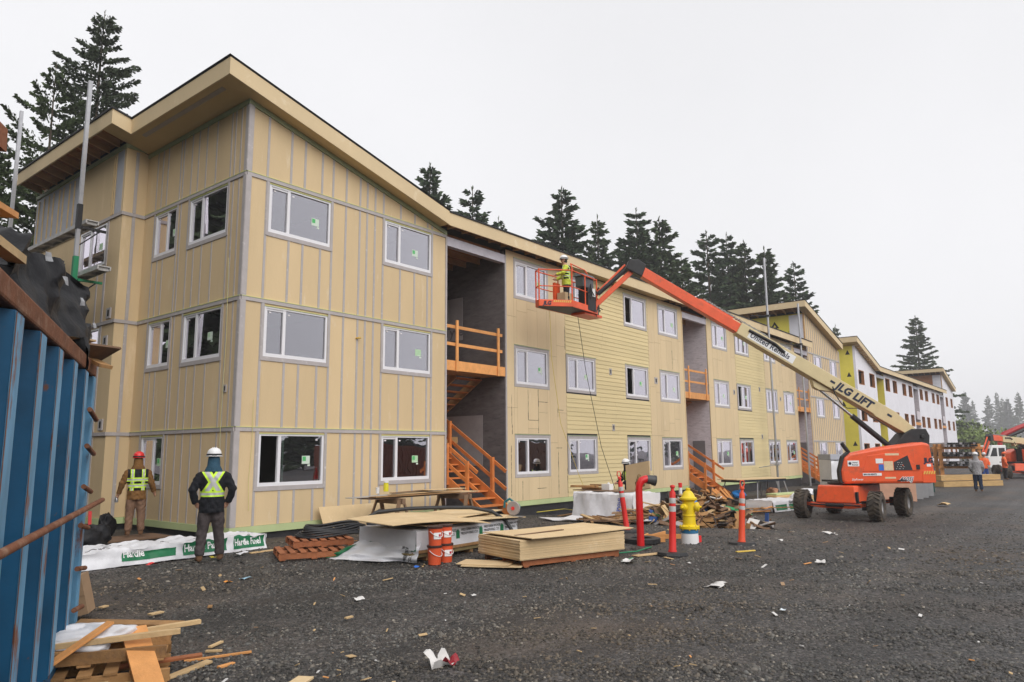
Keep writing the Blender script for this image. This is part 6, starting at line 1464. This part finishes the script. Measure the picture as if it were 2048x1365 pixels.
b = MB(ori(19.3, 10.75, .62, 0)); b.path([(-.1, 0, 0), (0, .1, .2), (.15, 0, .35), (.05, -.1, .15), (-.1, 0, .3), (.1, .05, .42)], .055, 6); obj1(b, 'tool_belt', mat("tool_brown", (.16, .10, .04), .7, .5, 12), 'tangled yellow-brown tool belt at the right of the white pile', 'tool belt')
b = MB(ori(19.6, 12.0, .62, 0)); b.lathe([(.04, 0), (.045, .15), (.02, .19)], 10); obj1(b, 'glue_tube', DEC, 'white bottle on the white pile by the wall', 'bottle')
b = MB(ori(19.9, 9.75, gz(19.9), 0)); b.lathe([(.05, 0), (.05, .95)], 12); b.m = 1; b.lathe([(.055, .95), (.055, 1.08), (0, 1.09)], 12, cap=False); obj1(b, 'vent_pipe', [DEC, HRED], 'white pipe with a red cap standing behind the debris heap', 'pipe', smooth=True)
# ---- debris heap
rs = random.Random(77)
pallet(18.15, 8.05, gz(18), rad(-55), 1.3, 1.1, PALW, 'dark pallet under the front of the debris heap'); pallet(18.2, 8.1, gz(18) + .14, rad(-50), 1.2, 1.1, PALW, 'second pallet under the front of the debris heap')
hm_ = [DCARD, PALW, CARD, mat("scrap_dark", (.06, .05, .045), .8, .3, 6), PINE, mat("scrap_blue", (.03, .08, .25), .6), mat("scrap_grey", (.33, .31, .30), .8), mat("scrap_green", (.04, .3, .12), .5), mat("scrap_white", (.6, .58, .56), .7)]
b = MB()
for i in range(620):
    t_ = rs.random(); x = rs.gauss(18.6, .62); y = rs.gauss(8.55, .72); r_ = math.hypot((x - 18.6) / 1.4, (y - 8.55) / 1.5)
    if r_ > 1.15: continue
    z = gz(x) + (1 - rs.random() ** 2) * .78 * max(0, 1 - r_ ** 1.6) + .02; b.m = rs.choice([0, 0, 0, 0, 1, 1, 1, 1, 2, 2, 3, 3, 3, 4, 4, 6] * 3 + [5, 5, 7, 8, 8])
    b.box((x, y, z), (rs.uniform(.15, .75), rs.uniform(.06, .35), rs.uniform(.01, .03)), Euler((rs.gauss(0, .55), rs.gauss(0, .5), rs.uniform(0, 6.3))).to_matrix())
o = obj1(b, 'debris_heap', hm_, 'heap of scrap wood, cardboard and rubbish behind the hydrant', 'debris'); o['kind'] = 'stuff'
b = MB()
for i in range(150):
    x = rs.uniform(15.2, 19); y = rs.gauss(10.0, .25) - (x - 17) * .18; b.m = rs.choice([1, 1, 0, 4, 2]); b.box((x + 1.2, y, gz(x) + .03 + rs.uniform(0, .38) * math.exp(-((x - 17.6) / 1.1) ** 2)), (rs.uniform(.4, 1.4), rs.uniform(.06, .14), .03), Euler((rs.gauss(0, .1), rs.gauss(0, .1), rs.gauss(-1.2, .5))).to_matrix())
o = obj1(b, 'scrap_lumber', hm_, 'low heap of scrap lumber left of the debris heap', 'debris'); o['kind'] = 'stuff'
for i in range(5):
    o_ = Vector((.14 * i, .10 * i, .02 * i)); b = MB(); b.bar(Vector((19.2, 7.30, -.235)) + Vector((.09 * i, .05 * i, 0)), Vector((18.35, 8.25, .74)) + Vector((.12 * i, -.07 * i, .03 * (i % 2))), .03, .05); obj1(b, 'furring_stick', WOOD2, ('first', 'second', 'third', 'fourth', 'fifth')[i] + ' from the hydrant side of the orange sticks leaning on the debris heap', 'stick', 'orange sticks leaning on the debris heap')
# ---- second table and stacks near the lift
t = thing('work_table', 'board table on metal legs beyond the debris heap', 'table', (31.9, 12.1, -.3))
b = MB(ori(31.9, 12.1, -.3, rad(-20))); b.bx(-1.7, 1.7, -.55, .55, .80, .83); b.build('top', PLY, t); b = MB(ori(31.9, 12.1, -.3, rad(-20))); b.bx(-1.5, 1.5, -.5, .5, .70, .795); b.build('apron', mat("table_dark", (.03, .035, .05), .6), t)
for sx in (-1.3, -.3, .9, 1.4):
    for sy in (-.45, .45): MB(ori(31.9, 12.1, -.3, rad(-20))).bar((sx, sy, .70), (sx + .18 * (1 if sx > 0 else -1), sy * 1.25, 0), .04, .04).build('leg', STEEL, t)
Mb = ori(24.6, 8.75, -.29, rad(-12)); b, S4 = wrap_box(Mb, 1.9, 1.0, .36, .03, (30, 8, 10), .08); h2 = obj1(b, 'wrapped_bundle', WRAPW, 'white and green wrapped bundle left of the lift wheel', 'bundle', smooth=True, ang=60)
for (u0, u1) in ((.12, .78), (.95, 1.8)):
    g_ = MB(); g_.grid(lambda a, c: tuple(Mb @ (S4((u0 + (u1 - u0) * a) / 1.9, (.05 + .17 * c) / (.72 + 1.0)) + Vector((0, -.008, .003)))), 10, 4); g_.build('print_panel', WGRN, h2, smooth=True)
text_mb("Hardie", .13, lambda x, y: tuple(Mb @ (S4((1.0 + x) / 1.9, (.24 + y) / 1.72) + Vector((0, -.01, .003)))), bold=.003).build('lettering', INK, h2)
rs = random.Random(40)
for i in range(9): plank(24.2 + rs.uniform(-1.6, 1.4), 9.2 + rs.uniform(-.6, .8), gz(24) + .02 + .02 * i, rs.uniform(-.9, .3), rs.uniform(1.0, 2.4), rs.uniform(.06, .14), .03, rs.choice([PALLET, PALW, WOOD2]), ('loose red-brown board on the ground around the green-printed bundle'), group='loose boards around the green-printed bundle')
for i in range(4): plank(31.0 + .2 * i, 9.9 + .15 * i, -.28 + .07 * i, rad(-25 + 3 * i), 3.0, .5, .06, PINE if i < 3 else SKIRT, ('lowest layer of pale boards left of the lift', 'second layer of pale boards left of the lift', 'third layer of pale boards left of the lift', 'green board on top of the pale boards left of the lift')[i])
for i in range(6): plank(27.6 + .15 * i, 9.3 - .1 * i, -.27 + .05 * i, rad(-30 + 9 * i), 2.6, .16, .03, [SKIRT, LSHEATH, SKIRT, PINE, TYVG, SKIRT][i], ('green board under the loose pile behind the wheel', 'grey board in the loose pile behind the wheel', 'second green board in the loose pile behind the wheel', 'pale board in the loose pile behind the wheel', 'bluish board in the loose pile behind the wheel', 'top green board of the loose pile behind the wheel')[i])
bag('rubbish_bag', (28.4, 8.8, .18), (.5, .3, .13), 61, 'white crumpled sack on the loose boards behind the left wheel', WRAPW, 'sack'); bag('rubbish_bag', (30.7, 12.35, -.12), (.30, .25, .17), 62, 'blue plastic bag below the foot of the second stair', mat("bag_blue", (.02, .20, .55), .4), 'bag'); bag('rubbish_bag', (33.5, 11.9, -.12), (.3, .25, .17), 63, 'pale orange paper heap beneath the far table', mat("paper_orange", (.7, .35, .2), .7), 'paper')
bag('rubbish_bag', (26.2, 8.4, .0), (.35, .3, .28), 64, 'white plastic heap between the lift wheels', WRAPW, 'sack')
Mp = ori(37.2, 10.3, -.3, rad(-38)); b, S5 = wrap_box(Mp, 1.75, .9, 1.55, .02, (24, 14, 10)); obj1(b, 'wrapped_crate', WRAPW, 'tall crate draped in white film behind the lift body', 'crate', smooth=True, ang=60)
b = MB(Mp); b.bx(-.02, 1.77, -.03, .93, 1.56, 1.82); obj1(b, 'crate_cap', TYVG, 'grey box on top of the tall white crate', 'box')
# crates under the lift and around it
b = MB(ori(32.0, 7.1, -.3, rad(-70))); b.bx(0, 1.3, 0, .5, 0, .8); obj1(b, 'panel_box', mat("pinkish_panel", (.62, .36, .25), .7), 'pinkish panel box seen under the lift body', 'box')
for i in range(3): b = MB(ori(34.0 + 1.1 * i, 6.55 - .02 * i, -.3, rad(-70))); b.bx(0, .62, 0, .5, 0, .9); obj1(b, 'utility_cabinet', mat("cabinet_grey", (.30, .30, .31), .5), ('leftmost grey cabinet seen under the lift body', 'middle grey cabinet seen under the lift body', 'rightmost grey cabinet seen under the lift body')[i], 'cabinet')
b = MB(ori(37.4, 6.55, -.3, rad(-70))); b.bx(0, .42, 0, .6, 0, 1.2); obj1(b, 'teal_bin', mat("bin_teal", (.01, .22, .20), .5), 'small teal bin behind the tail of the lift', 'bin', bevel=.02)
b = MB(ori(39.8, 6.75, -.3, rad(-70))); b.bx(0, .34, 0, .9, 0, 2.05); obj1(b, 'portable_toilet', mat("toilet_green", (.006, .06, .048), .5), 'dark green booth behind the tail of the lift', 'booth', bevel=.04)
# ---- pump-jack poles
def pole(x, y, z0, z1, label, r=.045, sq=False):
    b = MB()
    if sq: b.bx(x - r, x + r, y - r, y + r, z0, z1)
    else: b.tube((x, y, z0), (x, y, z1), r, n=10)
    return obj1(b, 'scaffold_pole', STEEL, label, 'pole', 'aluminium scaffold poles', smooth=not sq)
pA = pole(6.62, 18.75, .0, 11.0, 'aluminium scaffold pole in front of the roof jog at the left', .042, True); pB = pole(6.5, 23.3, .0, 11.6, 'aluminium scaffold pole at the far left behind the dumpster', .042, True)
pC = pole(38.4, 13.3, -.3, 12.05, 'tall steel pole rising before the right half of the tan block', .06); pD = pole(43.7, 13.3, -.3, 10.35, 'shorter steel pole left of the far sloped wing', .06)
for p, x, y, z in ((pC, 38.4, 13.3, 8.85), (pD, 43.7, 13.3, 7.9), (pC, 38.4, 13.3, 1.0)): b = MB(); b.bar((x, y, z), (x - 1.4, y + .4, z - .12), .04, .03); b.box((x, y, z), (.2, .2, .1)); b.build('pole_brace', LBLK if z > 2 else STEEL, p)
for z, y0, y1, x in ((7.45, 18.75, 23.4, 6.78), (6.12, 17.75, 21.5, 6.74)):
    t = thing('scaffold_plank', ('upper' if z > 7 else 'lower') + ' aluminium walk plank on the left scaffold poles', 'plank', (x, y0, z))
    MB().bx(x, x + .30, y0, y1, z, z + .025).build('deck', ALU, t); MB().bx(x, x + .03, y0, y1, z - .07, z - .001).build('side_rail', ALU, t); MB().bx(x + .27, x + .30, y0, y1, z - .07, z - .001).build('side_rail', ALU, t)
    for k_ in range(7): MB().bx(x + .031, x + .269, y0 + .05 + k_ * .7, y0 + .10 + k_ * .7, z - .08, z - .002).build('rung', ALU, t)
for z, m in ((6.0, GREEN), (7.3, LBLK)):
    t = thing('pump_jack', ('green' if z < 7 else 'black') + ' pump jack bracket clamped on the left scaffold pole', 'bracket', (6.62, 18.75, z)); MB().bx(6.565, 6.675, 18.695, 18.805, z - .12, z + .5).build('clamp', m, t); MB().bar((6.7, 18.75, z - .06), (7.25, 18.75, z - .06), .05, .06).build('arm', m, t); MB().bar((6.68, 18.75, z - .5), (7.1, 18.75, z - .09), .03, .03).build('strut', LBLK, t)
# ---- background yard on the right
b = thing('lumber_rack', 'tall wooden rack filled with black pipes and steel lengths', 'rack', (58.0, 8.6, -.3)); Mr = ori(58.0, 8.9, -.3, rad(-64))
for x in (0, 2.4): 
    for y in (0, 1.0): MB(Mr).bx(x, x + .22, y, y + .18, 0, 2.35).build('post', WOOD2, b)
for z in (.15, .75, 1.4, 2.05):
    MB(Mr).bx(-.1, 2.72, -.06, .02, z - .06, z + .1).build('crossbar', WOOD2, b); MB(Mr).bx(-.1, 2.64, 1.02, 1.12, z, z + .1).build('crossbar', WOOD2, b)
rs = random.Random(9)
for z in (.86, 1.51, 2.16):
    for k_ in range(12):
        for l_ in range(2): MB(Mr).bx(.2 + k_ * .18, .33 + k_ * .18, -.5 + rs.uniform(-.2, .2), 3.2, z + l_ * .15, z + .13 + l_ * .15).build('pipe_length', LBLK if rs.random() < .6 else STEEL, b)
for i in range(3): b2 = MB(ori(45.1, 6.95, -.28 + .32 * (i if i < 2 else 1.0), rad(-36))); b2.bx(0, 4.0, -.15 + .12 * i, .45, 0, .28 if i < 2 else .04); obj1(b2, 'glulam_timber', mat("beam_wood", (.52, .34, .15), .7, .15, 3, stretch=(1, 1, 4)), ('lower laminated beam on the ground by the walking man', 'upper laminated beam on the ground by the walking man', 'thin board on top of the laminated beams')[i], 'beam')
tk = thing('crane_truck', 'white-cabbed flatbed truck with a folded red crane arm', 'truck', (66.5, 6.6, -.3)); Mk = ori(66.2, 7.55, -.3, rad(-38)) @ Matrix.Diagonal((.82, .82, .82, 1))
MB(Mk).prism([(0, .7), (2.1, .7), (2.1, 2.75), (.55, 2.75), (.1, 1.75), (0, 1.7)], lambda x, z, t: (x, t, z), -1.1, 1.1).build('cab', HWHT, tk, bevel=.06)
MB(Mk).prism([(.22, 1.75), (1.0, 1.75), (1.0, 2.5), (.6, 2.5)], lambda x, z, t: (x, t, z), -1.112, -1.102).build('side_window', GLW, tk); MB(Mk).prism([(1.2, 1.75), (1.9, 1.75), (1.9, 2.5), (1.2, 2.5)], lambda x, z, t: (x, t, z), -1.112, -1.102).build('side_window', GLW, tk)
MB(Mk).hexa([(.09, -.95, 1.8), (.54, -.95, 2.62), (.54, .95, 2.62), (.09, .95, 1.8), (.07, -.95, 1.82), (.52, -.95, 2.64), (.52, .95, 2.64), (.07, .95, 1.82)]).build('windscreen', GLW, tk)
MB(Mk).bx(2.2, 9.0, -1.2, 1.2, 1.05, 1.25).build('flatbed', LBLK, tk); MB(Mk).bx(.3, 9.0, -.45, .45, .7, 1.04).build('frame_rail', LBLK, tk)
for x in (.9, 6.2, 7.5):
    for y in (-1.02, 1.02): MB(Mk).tube((x, y - .16, .5), (x, y + .16, .5), .5, n=22).build('wheel', TYRE, tk, True)
MB(Mk).bx(2.3, 2.9, -.4, .4, 1.25, 2.6).build('crane_column', LBLK, tk); CR = mat("crane_red", (.36, .018, .02), .4, .08, 4)
MB(Mk).path([(2.6, 0, 2.5), (2.65, 0, 3.2), (3.1, 0, 3.75), (4.8, 0, 4.35), (9.0, 0, 5.6)], [.22, .20, .24, .22, .18], 8).build('crane_arm', CR, tk, True); MB(Mk).path([(3.1, 0, 3.4), (5.0, 0, 4.05), (9.0, 0, 5.3)], [.16, .22, .20], 8).build('crane_cylinder', LBLK, tk, True)
MB(Mk).tube((2.9, .2, 2.3), (5.4, .2, 2.2), .1, n=10).build('stowed_tube', CR, tk)
lift((61.6, 4.75, -.3), rad(200), rad(168), 'second orange lift at the right edge with its cream boom lowered', False, .03, (4.2, 2.0), False)
# ---- litter on the gravel
def litter(name, x, y, s_, m, label, seed, cat='litter', flat_=.3):
    rs = random.Random(seed); b = MB(); n = 7; k = 4
    def f(u, v): return (x + (u - .5) * s_ * 1.4 + rs.uniform(-.1, .1) * s_, y + (v - .5) * s_ + rs.uniform(-.1, .1) * s_, gz(x) + .022 + s_ * flat_ * abs(math.sin(3 * u + seed) * math.cos(2.5 * v + seed)) + rs.uniform(0, .05) * s_)
    b.grid(f, n, k); return obj1(b, name, m, label, cat, smooth=True, ang=30)
PAPER = mat("paper_white", (.66, .64, .62), .75, .08, 10)
litter('paper_scrap', 4.50, 4.42, .16, PAPER, 'torn white and red wrapper on the near gravel', 1, flat_=.9); litter('wrapper_scrap', 4.58, 4.36, .09, mat("wrapper_red", (.30, .02, .03), .5), 'dark red inside of the torn wrapper', 2, flat_=1.0)
for i, (x, y, s_, m, lab) in enumerate(((5.6, 9.55, .07, mat("wrapper_orange", (.7, .28, .05), .5), 'crumpled orange wrapper on the gravel'), (5.9, 7.15, .10, PAPER, 'small printed white packet on the gravel'), (5.9, 9.6, .10, mat("tape_paleblue", (.35, .55, .68), .5), 'pale blue strip on the gravel'), (8.05, 8.35, .09, DECB, 'blue plastic scrap before the orange buckets'), (6.9, 6.2, .05, PAPER, 'little white scrap in the middle of the gravel'), (9.15, 4.05, .20, PAPER, 'long torn white paper on the right gravel'), (8.3, 2.9, .06, mat("cup_lid", (.6, .66, .7), .4), 'round pale lid on the right gravel'), (10.8, 5.2, .05, PAPER, 'white scrap before the black delineator base'),
        (7.25, 12.0, .16, WRAPW, 'crumpled clear film right of the wrapped bundle'), (5.75, 12.05, .12, HRED, 'red plastic scrap at the foot of the wrapped bundle'), (6.75, 11.95, .12, mat("scrap_yellow", (.6, .5, .05), .6), 'yellow rope scrap by the boots of the man in black'), (14.6, 5.1, .10, PAPER, 'white scrap right of the orange delineator'), (12.1, 3.6, .14, PAPER, 'white scrap on the far right gravel'), (17.5, 5.0, .2, PAPER, 'white scrap before the lift wheels'), (30.5, 4.7, .35, PINE, 'pale round scrap on the gravel by the lift tail'), (10.45, 6.05, .16, PAPER, 'white film scrap under the panel stack'))): litter('litter_scrap', x, y, s_, m, lab, 10 + i)
for i, (x, y, L_, wd, a, m, lab) in enumerate(((4.05, 8.35, .16, .07, .2, PINE, 'pale wood block on the gravel right of the carton'), (3.55, 4.98, .24, .13, .5, PLY, 'tan panel offcut with a hole on the near gravel'), (3.75, 6.55, .20, .035, .5, PINE, 'small pale splinter right of the pallets'), (3.62, 6.35, .14, .03, -.8, PINE, 'second small splinter right of the pallets'), (3.55, 6.15, .55, .025, -.35, WOOD2, 'thin orange stick lying right of the pallets'), (3.45, 5.85, .15, .04, .1, WOOD2, 'orange chip on the gravel right of the pallets'), (5.2, 6.45, .10, .035, .1, PINE, 'pale chip on the gravel left of centre'), (3.95, 4.35, .12, .03, .9, PINE, 'pale chip beside the torn wrapper'), (3.85, 9.2, .10, .06, .5, PINE, 'pale chip near the carton'), (2.95, 5.35, .3, .04, -.2, WOOD2, 'orange splinter before the pallets'), (4.6, 8.2, .1, .05, 1., PALW, 'brown chip on the left gravel'), (12.6, 5.0, .4, .05, -.5, HAZY, 'yellow stick on the gravel beside the hydrant'))): plank(x, y, gz(x) + .018, a, L_, wd, .018, m, lab, cat='wood scrap', name='wood_scrap')
rope('site_cord', [(17.5, 13.2, .0), (18.6, 13.0, .03), (20.5, 13.2, -.2), (22.0, 12.6, -.25)], .012, mat("cord_yellow2", (.55, .45, .05), .5), 'yellow cord lying on the ground along the wall')
plank(19.8, 13.3, -.2, rad(5), 2.4, .1, .03, PALW, 'weathered board on the ground at the foot of the lap-sided wall')
rope('wall_cord', [(8.10, 14.42, 6.0), (8.13, 14.40, 4.2), (8.12, 14.44, 2.6), (8.14, 14.42, .5)], .006, mat("cord_pale", (.62, .55, .22), .5), 'thin pale yellow cord hanging down the end wall near the corner')
rope('wall_cord', [(8.55, 13.93, 2.9), (8.57, 13.94, 2.0), (8.52, 13.93, 1.2), (8.56, 13.94, .6)], .006, mat("cord_pale", (.62, .55, .22), .5), 'thin yellow cord hanging beside the first ground-floor window')
rs = random.Random(123); b = MB(); lm_ = [PAPER, PINE, WOOD2, mat("chip_dark", (.03, .028, .026), .8), CARD]
for i in range(260):
    a = rad(rs.uniform(16, 88)); d = 4.2 + 16 * rs.random() ** 1.3; x, y = math.sin(a) * d, math.cos(a) * d
    if y > 12.5: continue
    b.m = rs.choice([0, 1, 1, 1, 2, 3, 3, 4]); s_ = rs.uniform(.015, .06); b.box((x, y, gz(x) + gnoise(x, y) + .022), (s_ * rs.uniform(.8, 2.6), s_ * rs.uniform(.3, .9), .006), Euler((rs.gauss(0, .25), rs.gauss(0, .25), rs.uniform(0, 6.3))).to_matrix())
o = obj1(b, 'litter_chips', lm_, 'tiny wood chips and paper flecks strewn over the gravel', 'litter'); o['kind'] = 'stuff'
rs = random.Random(5)
for i, (x, y, z, a, L_, lab) in enumerate(((2.35, 6.62, .33, .1, .9, 'weathered slat at the back of the pallets beside the dumpster'), (3.0, 6.62, .33, -.75, .85, 'grey-brown slat along the far right edge of the pallets'), (2.95, 6.05, .12, -.35, .7, 'short slat wedged under the right side of the pallets'), (2.5, 5.62, .03, -.25, .55, 'split slat lying flat before the wide orange board'), (3.15, 5.95, .02, .25, .5, 'thin slat on the gravel right of the wide orange board'), (2.3, 5.72, .08, .6, .45, 'pale split stick left of the wide orange board'))):
    plank(x, y, z, a, L_, rs.uniform(.05, .1), .02, [PALW, PALW, PALLET, PINE, PINE, PINE][i], lab, ry=rs.uniform(-.12, .12), rx=rs.uniform(-.2, .2))
